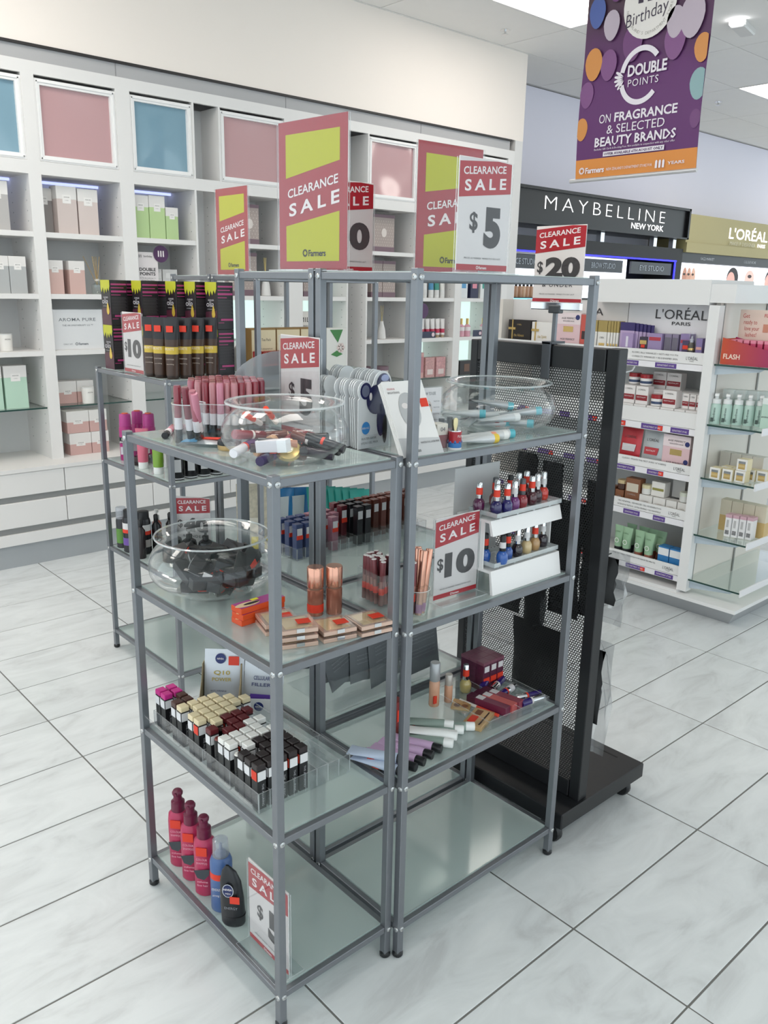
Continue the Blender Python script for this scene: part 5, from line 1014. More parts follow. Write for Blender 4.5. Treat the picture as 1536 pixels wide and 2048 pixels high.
def npouch(lab, loc, rot, name1, col1, band):
    t = thing('mask_pouch', lab, 'pouch', loc, 0, 'silver mask pouches', rot=rot); part('pouch', pouch_mesh(0.098, 0.15, 0.014, mat('#ccd0d6', 0.3, 0.25)), t)
    l = MB(); l.add([(-0.008+0.013*math.cos(a*PI/8), -0.0085, 0.128+0.013*math.sin(a*PI/8)) for a in range(16)], [tuple(range(16))], mat('#1d2a6a', 0.4)); l.text('NIVEA', -0.008, 0.1255, 0.006, -0.0092, TXTW, 'C', bold=0.02); part('price_sticker', MB(ORANGE).bx(0.012, 0.038, -0.0093, -0.0086, 0.112, 0.134), t, label='orange price sticker')
    for i, s in enumerate(name1): l.text(s, -0.004, 0.088-0.016*i, 0.014-0.002*i, -0.0092, col1, 'C', width=0.04+0.008*i, bold=0.01)
    l.text('ANTI-WRINKLE', -0.012, 0.045, 0.006, -0.0088, mat('#2a2a5a', 0.5), 'C', width=0.04)
    if band: part('purple_band', MB(mat('#5a3a9a', 0.4)).bx(-0.03, 0.022, -0.0095, -0.0088, 0.04, 0.052), t)
    part('pouch_print', l, t, flat=True)
npouch('silver Q10 mask pouch with orange sticker, left in the open carton', (-0.135, 0.508, S2+0.012), (-0.22, 0, -0.75), ('Q10', 'POWER'), mat('#b8a03a', 0.4), False)
npouch('silver mask pouch with purple band, right in the open carton', (-0.067, 0.442, S2+0.002), (-0.20, 0.05, -0.75), ('CELLULAR', 'FILLER'), mat('#4a4e78', 0.4), True)

# ------------------------------------------------------------------ tall unit, tubes and tray shelf
LIL = mat('#c9a9cc', 0.4); PBL = mat('#c3cfe4', 0.4)
for (x, y, z, ph, m, cm, st, lab) in ((0.02, 0.010, 0.011, -2.85, PBL, mat('#2a2a30', 0.4), 0.55, 'pale blue tube with dark cap lying leftmost beside the shelf post'), (0.052, 0.012, 0.011, -2.8, LIL, BLACKP, None, 'lilac tube with black cap lying second from the left'), (0.082, 0.016, 0.011, -2.78, LIL, BLACKP, None, 'lilac tube with black cap lying third from the left'), (0.116, 0.024, 0.011, -2.75, LIL, BLACKP, None, 'lilac tube printed with a ring, lying fourth from the left'), (0.150, 0.030, 0.011, -2.72, LIL, BLACKP, None, 'lilac tube with black cap lying rightmost of the lilac ones'), (0.040, 0.030, 0.026, -2.6, PBL, mat('#2a2a30', 0.4), 0.6, 'pale blue tube with orange sticker lying on top of the lilac ones')):
    t = squeeze('cream_tube', lab, 'tube', 0.135, 0.0115, 0.042, m, cm, 0.022, 0.0105, sticker=st, group='lilac and blue tubes', txt=[('Colour Clay', 0.078, 0.010, 0.026, INK), ('O', 0.055, 0.014, 0.012, INK)]); t.location = (x, y, S2+z); t.rotation_euler = LIE(ph)
GRT = mat('#8c9c94', 0.35)
for (x, y, z, ph, m, st, lab) in ((0.186, 0.028, 0.012, -2.55, GRT, None, 'grey green tube with white cap lying nearest the lilac tubes'), (0.205, 0.034, 0.022, -2.55, WHC, None, 'white tube with print lying across the grey green tubes'), (0.222, 0.050, 0.012, -2.5, WHC, None, 'white tube with white cap lying under the printed white tube'), (0.252, 0.056, 0.012, -2.35, GRT, 0.6, 'grey green tube with orange sticker and white cap'), (0.284, 0.050, 0.012, -2.3, GRT, None, 'grey green tube with white cap lying nearest the clear tray'), (0.236, 0.075, 0.022, -2.45, GRT, 0.7, 'grey green tube with orange sticker lying on the pile')):
    t = squeeze('cream_tube', lab, 'tube', 0.13, 0.0115, 0.038, m, WHC, 0.022, 0.0108, sticker=st, group='grey green and white tubes'); t.location = (x, y, S2+z); t.rotation_euler = LIE(ph)
t = turned('foundation_bottle', 'tall peach foundation bottle with frosted silver cap on the tray shelf', 'bottle', [('bottle', [(0.0125, 0), (0.0135, 0.002), (0.0135, 0.066), (0.011, 0.070)], mat('#d3a184', 0.25)), ('cap', [(0.013, 0.070), (0.0135, 0.071), (0.0128, 0.118), (0.012, 0.119)], mat('#b9bbbd', 0.4, 0.5))], None, 18); t.location = (0.300, 0.205, S2); part('price_sticker', MB(ORANGE).bx(-0.0138, -0.004, -0.0142, -0.010, 0.012, 0.032), t, label='orange price sticker')
t = turned('foundation_bottle', 'short peach foundation bottle with silver cap beside the tall one', 'bottle', [('bottle', [(0.0095, 0), (0.0105, 0.002), (0.0105, 0.045), (0.009, 0.048)], mat('#cf9d80', 0.25)), ('cap', [(0.0098, 0.048), (0.0102, 0.049), (0.0096, 0.076), (0.009, 0.077)], mat('#c6c0b9', 0.4, 0.4))], None, 18); t.location = (0.342, 0.195, S2)
q = polish('#b9a76a', 'c', 'olive yellow nail polish standing behind the clear tray', True); q.location = (0.418, 0.205, S2); q['group'] = 'loose polish'; q.scale = (1.15, 1.15, 1.15)
TR = (0.43, 0.125, S2)
t = thing('clear_tray', 'low clear tray of lipsticks and plum boxes on the tall unit', 'tray', TR, -0.06)
part('tray_floor', MB(ACR).bx(-0.115, 0.105, -0.105, 0.105, 0, 0.002), t)
for a in ((-0.115, -0.1125), (0.1025, 0.105), (0.0, 0.0025)): m = MB(ACR, ACR_EDGE).bx(a[0], a[1], -0.105, 0.105, 0.002, 0.024); m.m[1] = 1; part('wall', m, t)
for b in ((-0.105, -0.1025), (0.1025, 0.105)): m = MB(ACR, ACR_EDGE).bx(-0.115, 0.105, b[0], b[1], 0.002, 0.024); m.m[1] = 1; part('wall', m, t)
pxb = [('#6e2440', 'plum'), ('#c25a58', 'coral'), ('#8a3a4a', 'rosewood')]
for k, (h, nm) in enumerate(pxb):
    t = carton('lip_kit_box', '%s coloured slim box lying in the clear tray' % nm, 'box', 0.024, 0.022, 0.115, mat(h, 0.35), band=(0.22, mat('#4a1a30', 0.3)), label=(0.018, 0.02, 0.08, mat('#d6d0d2', 0.4)), group='boxes lying in the clear tray'); t.location = (0.402+0.026*k, 0.045, S2+0.0135); t.rotation_euler = (-PI/2, 0, 0.18)
PUR = mat('#2d1a66', 0.15, coat=0.5)
for k, (x, y, z, ph, tl, st) in enumerate(((0.490, 0.050, 0.013, 1.4, 0, 0), (0.502, 0.078, 0.013, 1.25, 0, 1), (0.478, 0.115, 0.013, 1.7, 0, 1), (0.486, 0.145, 0.016, 1.9, 0.0, 0), (0.470, 0.165, 0.022, 2.0, 0.0, 1))):
    t = lipstick('lipstick', 'glossy purple lipstick with chrome base in the clear tray, %s from the front' % ORD[k], 0.075, 0.0095, CHROME if k % 2 else PUR, PUR if k % 2 else CHROME, ORANGE if st else PAPER, group='purple lipsticks in the clear tray', label=mat('#dcd8dc', 0.4) if k in (2, 4) else None); t.location = (x-0.03, y, S2+z); t.rotation_euler = LIE(ph, tl)
pb = Proto(carton('blush_box', '', 'box', 0.026, 0.026, 0.082, mat('#54203a', 0.35, var=0.5, scale=120), band=(0.10, mat('#7a4a5a', 0.3)), label=(0.018, 0.016, 0.062, mat('#ddd8da', 0.4)), sticker=(0, 0.03, 0.022)))
for i in range(3):
    for j in range(3): pb.put((0.462+0.0275*i, 0.185+0.0275*j, S2), 0.0, 'plum patterned upright box behind the clear tray, column %s row %s' % (ORD[i], ORD[j]), 'block of plum boxes')
t = thing('eyeshadow_quad', 'small gold eyeshadow quad with four brown pans', 'palette', (0.350, 0.155, S2), 0.6); part('case', MB(mat('#c9a46e', 0.3, 0.4)).cbx(-0.024, 0.024, -0.024, 0.024, 0, 0.007, 0.001), t)
for k, (x, y, c) in enumerate(((-0.010, -0.010, '#8a5a3a'), (0.010, -0.010, '#b08558'), (-0.010, 0.010, '#6a4026'), (0.010, 0.010, '#caa074'))): part('pan', MB(mat(c, 0.5)).lathe([(0.0088, 0.007), (0.0085, 0.0076)], 16, 0, Matrix.Translation((x, y, 0))), t)
t = thing('brow_palette', 'gold brow palette with brush and orange sticker at the shelf front', 'palette', (0.325, 0.075, S2), 0.35); part('case', MB(mat('#c3a274', 0.3, 0.4)).cbx(-0.046, 0.046, -0.026, 0.026, 0, 0.011, 0.0012), t); part('brush', MB(mat('#3a2a22', 0.4)).tube((-0.034, -0.015, 0.0115), (0.034, -0.015, 0.0115), 0.0018, n=6), t); part('powder_pan', MB(mat('#7a4a30', 0.5)).bx(0.012, 0.036, 0.0, 0.016, 0.011, 0.0118), t); part('price_sticker', MB(ORANGE).bx(-0.03, 0.004, 0.0, 0.018, 0.011, 0.0122), t, label='orange price sticker')
t = lipstick('pencil', 'white brow pencil lying along the clear tray edge', 0.12, 0.0042, mat('#e6dfd8', 0.3), mat('#e0452e', 0.3), None, 'pencil'); t.location = (0.365, 0.175, S2+0.0048); t.rotation_euler = LIE(0.12)
t = carton('leaning_box', 'slim dark red box standing between the unit posts', 'box', 0.026, 0.03, 0.085, mat('#7a2a2a', 0.4), label=(0.02, 0.03, 0.05, ORANGE)); t.location = (0.135, 0.170, S2); 

# ------------------------------------------------------------------ near low unit, lowest shelf
MAG = mat('#b53058', 0.35); MAGD = mat('#6b1a3a', 0.3)
def pump_bottle(lab, loc):
    t = thing('hair_bottle', lab, 'bottle', loc, -0.85, 'magenta hair care bottles'); k = 1.0
    part('bottle', MB(MAG).lathe([(0.022, 0), (0.0255, 0.004), (0.0262, 0.12), (0.024, 0.142), (0.016, 0.150)], 20, 0, None, 1.0, 0.86), t)
    c = part('cap', MB(MAGD).lathe([(0.0165, 0.150), (0.0172, 0.152), (0.0165, 0.174), (0.0105, 0.178), (0.010, 0.190), (0.0125, 0.193), (0.0132, 0.199), (0.010, 0.204), (0.003, 0.2055)], 18), t)
    part('nozzle', MB(MAGD).tube((0, 0, 0.197), (0, -0.017, 0.199), 0.004, n=8), c)
    part('price_sticker', MB(ORANGE).bx(-0.013, 0.013, -0.0242, -0.0222, 0.112, 0.134), t, label='orange price sticker')
    f = MB(mat('#3a4046', 0.4)); f.add([(0.02+0*x, -0.0236, z) if False else (x, -0.0238, z) for x, z in ((-0.02, 0.072), (0.018, 0.078), (0.016, 0.062), (0.004, 0.048), (-0.012, 0.052))], [(0, 1, 2, 3, 4)])
    for i, (s, z) in enumerate((('COLOUR', 0.100), ('SHAMPOO', 0.090), ('volume', 0.040), ('fine hair', 0.030))): f.text(s, 0, z, 0.008, -0.0238, mat('#e3a8b8', 0.4), 'C', width=0.026)
    part('front_print', f, t, flat=True); return t
pump_bottle('magenta pump bottle, leftmost of the three on the lowest shelf', (-0.272, 0.505, S1)); pump_bottle('magenta pump bottle, middle of the three on the lowest shelf', (-0.274, 0.440, S1)); pump_bottle('magenta pump bottle, nearest of the three on the lowest shelf', (-0.276, 0.374, S1))
t = thing('mousse_can', 'blue mousse can with clear cap beside the magenta bottles', 'can', (-0.273, 0.306, S1), -0.85); BLU = mat('#4a6698', 0.3)
part('can', MB(BLU).lathe([(0.023, 0), (0.0255, 0.003), (0.0255, 0.125), (0.022, 0.135), (0.019, 0.138)], 22), t); part('clear_cap', MB(clear('cap_plastic', (0.85, 0.87, 0.9), edge=0.4, base=0.08, rough=0.1, haze=0.25, hazecol=(0.7, 0.72, 0.78))).lathe([(0.019, 0.138), (0.0195, 0.139), (0.0175, 0.178), (0.012, 0.182)], 20), t); part('spout', MB(mat('#5f7192', 0.4)).lathe([(0.013, 0.138), (0.012, 0.148), (0.004, 0.152), (0.0035, 0.168)], 12), t)
part('price_sticker', MB(ORANGE).lathe([(0.0258, 0.086), (0.0258, 0.102)], 22, 0, Matrix.Identity(4), cap0=False, cap1=False), t, label='orange price band'); l = MB(TXTW); l.text('mousse', 0, 0.06, 0.014, -0.0262, 0, 'C', width=0.03); l.text('strong hold', 0, 0.045, 0.008, -0.0262, 0, 'C', width=0.028); part('lettering', l, t, flat=True)
t = thing('shower_gel', 'black shower gel bottle with slanted top and orange sticker', 'bottle', (-0.281, 0.243, S1), -0.85); q = MB(mat('#1d1e22', 0.3)); n = 20; vs = []; F = []
prof = [(0.024, 0.015, 0), (0.027, 0.018, 0.006), (0.0275, 0.0185, 0.03), (0.027, 0.018, 0.07), (0.024, 0.014, 0.11), (0.016, 0.008, 0.135), (0.004, 0.003, 0.148)]
for j, (a, b, z) in enumerate(prof):
    for i in range(n): an = 2*PI*i/n; x = a*math.cos(an)-0.0009*j*j*0.35; vs.append((x, b*math.sin(an), z+0.10*max(0, -x)*(z > 0.1)))
for j in range(len(prof)-1):
    for i in range(n): F.append((j*n+i, j*n+(i+1) % n, (j+1)*n+(i+1) % n, (j+1)*n+i))
F += [tuple(range(n)), tuple(range((len(prof)-1)*n, len(prof)*n))]; part('bottle', q.add(vs, F, 0, True), t); part('cap_seam', MB(mat('#0c0c0e', 0.4)).lathe([(0.0278, 0.026), (0.0278, 0.028)], 20, 0, None, 1, 0.68), t)
f = MB(mat('#1d2a5a', 0.3)); f.add([(-0.006+0.013*math.cos(a*PI/8), -0.0190, 0.098+0.017*math.sin(a*PI/8)) for a in range(16)], [tuple(range(16))], mat('#c9ccd2', 0.3)); f.add([(-0.006+0.0115*math.cos(a*PI/8), -0.0193, 0.098+0.0155*math.sin(a*PI/8)) for a in range(16)], [tuple(range(16))], 0); f.text('NIVEA', -0.006, 0.099, 0.007, -0.0197, TXTW, 'C', bold=0.02); f.text('MEN', -0.006, 0.089, 0.006, -0.0197, TXTW, 'C'); f.text('ENERGY', 0.0, 0.05, 0.009, -0.0193, mat('#8a8d94', 0.4), 'C', width=0.03); f.bx(-0.002, 0.020, -0.0200, -0.0190, 0.066, 0.084, ORANGE); part('front_print', f, t, flat=True)

# ------------------------------------------------------------------ left low unit
DK = mat('#1a1519', 0.35); DPK = mat('#a83a72', 0.35)
def dye(lab=''):
    t = thing('hair_dye_box', lab, 'box', (0, 0, 0)); w, d, h = 0.078, 0.066, 0.162          # front (w) towards -y before turning
    part('box_body', MB(DK).cbx(-w/2, w/2, -d/2, d/2, 0, h, 0.0008), t)
    f = MB(YEL); y = -d/2-0.001; zz = [h-0.03, h-0.045, h-0.026, h-0.05, h-0.03, h-0.046, h-0.028, h-0.04, h-0.022]
    f.add([(-w/2, y, h)]+[(-w/2+w*i/8, y, z) for i, z in enumerate(zz)]+[(w/2, y, h)], [tuple(range(11))]); part('yellow_burst', f, t, flat=True)
    l = MB(mat('#c9c4c9', 0.4)); l.text('GARNIER', 0, h-0.065, 0.008, y, 0, 'C', width=0.04); l.text('olia', -0.005, h-0.085, 0.028, y-0.0004, 0, 'C', width=0.05); l.text('permanent colour', 0, h-0.095, 0.006, y, 0, 'C', width=0.05)
    l.add([(-w/2, y+0.0003, 0), (w/2, y+0.0003, 0), (w/2, y+0.0003, h*0.40), (-w/2, y+0.0003, h*0.36)], [(0, 1, 2, 3)], mat('#4a2030', 0.3)); l.add([(0.016+0.012*math.cos(a*PI/8)*(1-0.5*(math.sin(a*PI/8) > 0)*math.sin(a*PI/8)), y-0.0006, 0.052+(0.030 if math.sin(a*PI/8) > 0 else 0.014)*math.sin(a*PI/8)) for a in range(16)], [tuple(range(16))], mat('#d6b64a', 0.2, 0.3)); part('front_print', l, t, flat=True, label='gold drop print')
    s = MB(DPK)      # stripes on the right hand side
    T = Matrix.Translation((w/2+0.001, 0, 0)) @ Matrix.Rotation(PI/2, 4, 'Z')
    for z, hh, x0, x1 in ((0.144, 0.006, -0.9, 0.9), (0.133, 0.003, -0.9, 0.6), (0.118, 0.007, -0.9, 0.9), (0.108, 0.0025, -0.9, 0.2), (0.03, 0.007, -0.6, 0.9), (0.022, 0.002, -0.9, -0.2)): s.bx(x0*d/2, x1*d/2, -0.0005, 0.0, z, z+hh, 0, T)
    for i in range(14): s.bx(-0.9*d/2, (0.9-0.1*(i % 3))*d/2, -0.0004, 0.0, 0.042+0.0044*i, 0.0434+0.0044*i, mat('#4e4a4c', 0.5), T)
    part('side_print', s, t); return t
DY = Proto(dye()); spots = [(0.255, 1.89), (0.33, 1.79), (0.41, 1.68), (0.44, 1.595), (0.47, 1.50)]
for k, (x, y) in enumerate(spots):
    for z in (0, 1): DY.put((x+0.034, y+0.039, S4+0.1625*z), FX, 'hair dye carton with yellow burst, %s column from the left, %s of the stack' % (ORD[k], ('bottom', 'top')[z]), 'hair dye boxes')
for k, (x, y) in enumerate(((0.325, 1.93), (0.40, 1.82), (0.325, 1.87))[:2]):
    for z in (0, 1): DY.put((x+0.034, y+0.039, S4+0.1625*z), FX, 'hair dye carton in the second rank behind, %s column, %s of the stack' % (ORD[k], ('bottom', 'top')[z]), 'hair dye boxes')
BRN = mat('#3f2a1e', 0.35); bt = squeeze('hair_tube', '', 'tube', 0.205, 0.022, 0.052, BRN, mat('#2c1d15', 0.4), 0.012, 0.0205, ms=[(2, 3, mat('#c9a83a', 0.35)), (6, 8, mat('#191719', 0.3))] if False else [(3, 4, mat('#c7ab3c', 0.35)), (5, 8, mat('#17161a', 0.3))], sticker=0.82, txt=[('BRUNETTE', 0.098, 0.012, 0.03, mat('#d9cfc4', 0.4)), ('CONDITIONER', 0.066, 0.006, 0.028, mat('#bfb2a4', 0.4)), ('nourishing', 0.05, 0.005, 0.026, mat('#bfb2a4', 0.4))])
BT = Proto(bt)
for k, (x, y) in enumerate(((0.262, 1.60), (0.268, 1.545), (0.285, 1.492), (0.335, 1.492), (0.385, 1.495), (0.330, 1.55), (0.435, 1.49))): BT.put((x, y, S4), FX+0.75, 'brown hair tube with yellow band and black crimp, %s from the left' % ORD[k], 'brown hair tubes')
PK = mat('#a82472', 0.3)
for k, (x, y) in enumerate(((0.295, 1.915), (0.365, 1.955), (0.37, 1.87))):
    t = thing('dry_shampoo_can', 'pink dry shampoo can with translucent cap, %s from the left' % ORD[k], 'can', (x, y, S3), -0.7, 'pink dry shampoo cans'); part('can', MB(PK).lathe([(0.023, 0), (0.025, 0.003), (0.025, 0.125), (0.022, 0.133)], 20), t); part('cap', MB(mat('#b8438a', 0.3)).lathe([(0.0225, 0.133), (0.023, 0.134), (0.0215, 0.178), (0.018, 0.181)], 20), t); part('nozzle', MB(mat('#ea6a4a', 0.4)).lathe([(0.012, 0.181), (0.012, 0.184)], 12), t)
    f = MB(BLACKP); f.lathe([(0.0253, 0.068), (0.0253, 0.092)], 20, 0, None, cap0=False, cap1=False); f.text('DRY', 0, 0.081, 0.011, -0.0258, TXTW, 'C', width=0.02, bold=0.03); f.text('SHAMPOO', 0, 0.071, 0.009, -0.0258, TXTW, 'C', width=0.036, bold=0.03); f.bx(-0.016, 0.0, -0.0256, -0.025, 0.025, 0.055, mat('#c9c6cc', 0.4)); part('front_print', f, t)
t = squeeze('hair_tube', 'pink tube standing on a white cap below the hair dye shelf', 'tube', 0.15, 0.019, 0.05, mat('#c65f76', 0.35), WHC, 0.025, 0.018); t.location = (0.275, 1.735, S3); t.rotation_euler = (0, 0, -0.8)
t = squeeze('hair_tube', 'lime green tube standing on a white cap beside the pink tube', 'tube', 0.15, 0.019, 0.05, mat('#769c33', 0.35), WHC, 0.025, 0.018); t.location = (0.278, 1.62, S3); t.rotation_euler = (0, 0, -0.8)
t = thing('sunglasses_case', 'dark glossy sunglasses case behind the pink tube', 'case', (0.305, 1.80, S3+0.0), 0.5); part('shell', MB(mat('#2a1a1c', 0.15, coat=0.6)).lathe([(0.002, 0.0), (0.05, 0.004), (0.055, 0.02), (0.045, 0.036), (0.002, 0.042)], 20, 0, None, 1.0, 0.5), t); part('tag', MB(PAPER).bx(0.0, 0.02, -0.02, -0.018, 0.042, 0.058), t)
t = carton('small_box', 'white box with orange sticker behind the lime tube', 'box', 0.05, 0.03, 0.05, mat('#dedcdc', 0.4), sticker=(0, 0.03, 0.03)); t.location = (0.34, 1.72, S3); t.rotation_euler = (0, 0, -0.8)
for k, (x, y) in enumerate(((0.285, 1.492), (0.338, 1.492), (0.39, 1.492), (0.442, 1.492), (0.494, 1.492))):
    t = thing('hair_spray', 'black spray can with white stripes, %s from the left under the hair dye' % ORD[k], 'can', (x, y, S3), -0.4, 'black spray cans'); part('can', MB(mat('#17181b', 0.25)).lathe([(0.022, 0), (0.024, 0.003), (0.024, 0.13), (0.02, 0.14)], 20), t); part('cap', MB(BLACKP).lathe([(0.021, 0.14), (0.0205, 0.168), (0.018, 0.17)], 20), t)
    f = MB(mat('#b9bbbd', 0.3)); f.lathe([(0.0243, 0.004), (0.0243, 0.008)], 20, 0, None, cap0=False, cap1=False); f.bx(-0.012, 0.012, -0.0248, -0.0225, 0.03, 0.075); part('front_print', f, t)
# bottles on its third shelf
rows = [(0.268, 1.945, 'clear', '#5a8a3a', 'clear capped bottle with green label at the left end of the low shelf'), (0.268, 1.872, 'dark', '#6a4a9a', 'black bottle with purple label at the left of the low shelf'), (0.262, 1.765, 'spray', '#2a2426', 'slim black spray bottle on the low shelf'), (0.335, 1.885, 'pump', '#9a3a2a', 'red serum bottle with white pump on the low shelf'), (0.40, 1.905, 'pump', '#a8442e', 'second red serum bottle with white pump on the low shelf'), (0.30, 1.815, 'dark', '#b9b2ae', 'black bottle with white label behind the bowl on the low shelf'), (0.345, 1.80, 'spray', '#1d1a1c', 'dark slim bottle behind the bowl rim on the low shelf'), (0.40, 1.79, 'spray', '#1d1a1c', 'second dark slim bottle behind the bowl rim on the low shelf'), (0.37, 1.70, 'bulb', '#17171a', 'black pump bottle seen through the bowl, left'), (0.40, 1.64, 'bulb', '#17171a', 'black pump bottle seen through the bowl, middle'), (0.44, 1.585, 'bulb', '#17171a', 'black pump bottle seen through the bowl, right'), (0.33, 1.66, 'bulb', '#17171a', 'black pump bottle seen through the bowl, nearest')]
for x, y, kind, c, lab in rows:
    if kind == 'clear': pc = [('bottle', [(0.02, 0), (0.022, 0.002), (0.022, 0.11), (0.02, 0.12)], mat('#2b2a2e', 0.25)), ('label', [(0.0223, 0.02), (0.0223, 0.08)], mat(c, 0.4)), ('clear_cap', [(0.021, 0.12), (0.02, 0.165)], MATS['cap_plastic'])]
    elif kind == 'dark': pc = [('bottle', [(0.024, 0), (0.027, 0.003), (0.027, 0.13), (0.024, 0.142)], mat('#1a1a1e', 0.25)), ('label', [(0.0273, 0.03), (0.0273, 0.06)], mat(c, 0.4)), ('white_label', [(0.0273, 0.085), (0.0273, 0.12)], mat('#d9d7d6', 0.4)), ('sticker_band', [(0.0275, 0.08), (0.0275, 0.095)], ORANGE), ('cap', [(0.022, 0.142), (0.022, 0.17), (0.018, 0.172)], BLACKP)]
    elif kind == 'spray': pc = [('bottle', [(0.016, 0), (0.0175, 0.002), (0.0175, 0.11), (0.008, 0.125)], mat(c, 0.25)), ('pump', [(0.007, 0.125), (0.009, 0.128), (0.009, 0.15), (0.005, 0.155)], BLACKP)]
    elif kind == 'pump': pc = [('bottle', [(0.017, 0), (0.019, 0.002), (0.019, 0.085), (0.009, 0.1)], mat(c, 0.2)), ('label', [(0.0193, 0.015), (0.0193, 0.06)], BLACKP), ('collar', [(0.011, 0.1), (0.011, 0.118)], mat('#d6d6d4', 0.4)), ('pump', [(0.004, 0.118), (0.004, 0.13), (0.009, 0.131), (0.008, 0.142)], mat('#e3e3e1', 0.4))]
    else: pc = [('bottle', [(0.026, 0), (0.03, 0.004), (0.032, 0.05), (0.026, 0.075), (0.012, 0.085)], mat(c, 0.2)), ('pump', [(0.012, 0.085), (0.012, 0.1), (0.005, 0.102), (0.005, 0.112), (0.011, 0.114), (0.01, 0.124)], BLACKP)]
    t = turned('hair_bottle', lab, 'bottle', pc, 'hair bottles on the left low unit', 16); t.location = (x, y, S2)

# ------------------------------------------------------------------ far tall units
CRM = mat('#d3c5a3', 0.5); BRW = mat('#8a6a3a', 0.5)
cb = Proto(carton('gift_box', '', 'box', 0.105, 0.06, 0.165, BRW, label=(0.10, 0.155, 0.082, CRM), txt=[('The Tea Pack', 0, 0.12, 0.014, 0.06, INK), ('a blend of calming bath and', 0, 0.09, 0.007, 0.07, INK), ('body treats for quiet evenings', 0, 0.078, 0.007, 0.07, INK), ('at home', 0, 0.066, 0.007, 0.03, INK)]))
for k, x in enumerate((0.645, 0.755, 0.865)): cb.put((x, 1.50, S4), -0.05, 'cream fronted brown gift box on the far shelf, %s from the left' % ORD[k], 'cream gift boxes')
t = carton('leaf_box', 'white box with green leaf and blossom print on the far shelf', 'box', 0.1, 0.06, 0.16, mat('#dedcd6', 0.45)); t.location = (0.985, 1.50, S4)
f = MB(mat('#3a7a3a', 0.4)); f.add([(-0.035, -0.031, 0.155), (0.03, -0.031, 0.155), (0.005, -0.031, 0.105)], [(0, 1, 2)]); f.add([(-0.03, -0.031, 0.06), (0.0, -0.031, 0.075), (0.03, -0.031, 0.06), (0.0, -0.031, 0.05)], [(0, 1, 2, 3)])
for a in range(6): f.add([(0.02+0.012*math.cos(a*PI/3)+0.008*math.cos(b*PI/5), -0.0314, 0.085+0.012*math.sin(a*PI/3)+0.008*math.sin(b*PI/5)) for b in range(10)], [tuple(range(10))], mat('#d9c6c0', 0.5))
part('leaf_print', f, t, flat=True)
t = turned('glass_jar', 'white ceramic bottle with bent dark stopper beside the hair dye boxes', 'bottle', [('bottle', [(0.03, 0), (0.034, 0.005), (0.034, 0.09), (0.02, 0.11), (0.012, 0.118)], mat('#c9c8c4', 0.4)), ('stopper', [(0.012, 0.118), (0.01, 0.135)], mat('#3a2a26', 0.4))]); t.location = (0.62, 1.57, S4)
lr = Proto(lipstick('lipstick', '', 0.085, 0.010, BLACKP, mat('#8a2420', 0.3), ORANGE, 'lipstick'))
for i in range(12):
    for j in range(2): lr.put((0.600+0.022*i, 1.435+0.024*j, S4), 0, 'red topped black lipstick on the far shelf, %s from the left, %s rank' % (ORD[i], ('front', 'back')[j]), 'far lipstick row')
for k, (x, y, c, c2, lab) in enumerate(((0.86, 1.83, '#2a7ab8', '#c6ccd0', 'blue and silver wipes pack on the far lower shelf, left'), (0.93, 1.79, '#2f80bc', '#cfd3d6', 'blue and silver wipes pack on the far lower shelf, middle'), (1.00, 1.77, '#2c78b4', '#c9ced2', 'blue and silver wipes pack on the far lower shelf, right'))):
    t = thing('wipes_pack', lab, 'pack', (x, y, S2), -0.5, 'blue wipes packs'); part('pack', pouch_mesh(0.12, 0.175, 0.04, mat(c, 0.3)), t); f = MB(mat(c2, 0.3, 0.3)); f.add([(-0.035, -0.0215, 0.02), (0.03, -0.0215, 0.03), (0.035, -0.0215, 0.145), (-0.03, -0.0215, 0.14)], [(0, 1, 2, 3)]); part('front_print', f, t, flat=True)
tp = Proto((lambda t: t)(thing('teal_pack', '', 'pack', (0, 0, 0)))); part('pack', pouch_mesh(0.10, 0.205, 0.012, mat('#1f8f84', 0.35)), tp.root); part('label', MB(mat('#4aa79c', 0.4)).bx(-0.03, 0.03, -0.0115, -0.0105, 0.05, 0.09), tp.root)
for k in range(7): tp.put((1.01+0.019*k, 1.60-0.026*k, S2), 0, 'teal pack leaning in the row behind the slim lip boxes, %s from the left' % ORD[k], 'teal packs', rot=(-0.3, 0, -0.35))
t = thing('woven_bag', 'cream rope patterned tall pack on the far lower shelf', 'pack', (0.66, 1.60, S2), -0.6); part('pack', pouch_mesh(0.12, 0.27, 0.06, mat('#c6bca8', 0.6, var=0.4, scale=70)), t); part('label', MB(mat('#d9d2c4', 0.5)).bx(-0.03, 0.03, -0.035, -0.034, 0.08, 0.14), t)
t = thing('yellow_pack', 'small yellow and black pack behind the bowl of black boxes', 'pack', (0.62, 1.47, S2), -0.6); part('pack', pouch_mesh(0.08, 0.09, 0.03, mat('#c9b53a', 0.4)), t); part('label', MB(BLACKP).bx(-0.025, 0.025, -0.0175, -0.0165, 0.02, 0.045), t)
t = turned('white_pump', 'tiny white pump bottle among the slim lip boxes behind the tray', 'bottle', [('bottle', [(0.014, 0), (0.016, 0.002), (0.016, 0.06), (0.008, 0.07)], WHC), ('pump', [(0.006, 0.07), (0.006, 0.085), (0.01, 0.086), (0.008, 0.095)], WHC)]); t.location = (1.03, 1.45, S2)

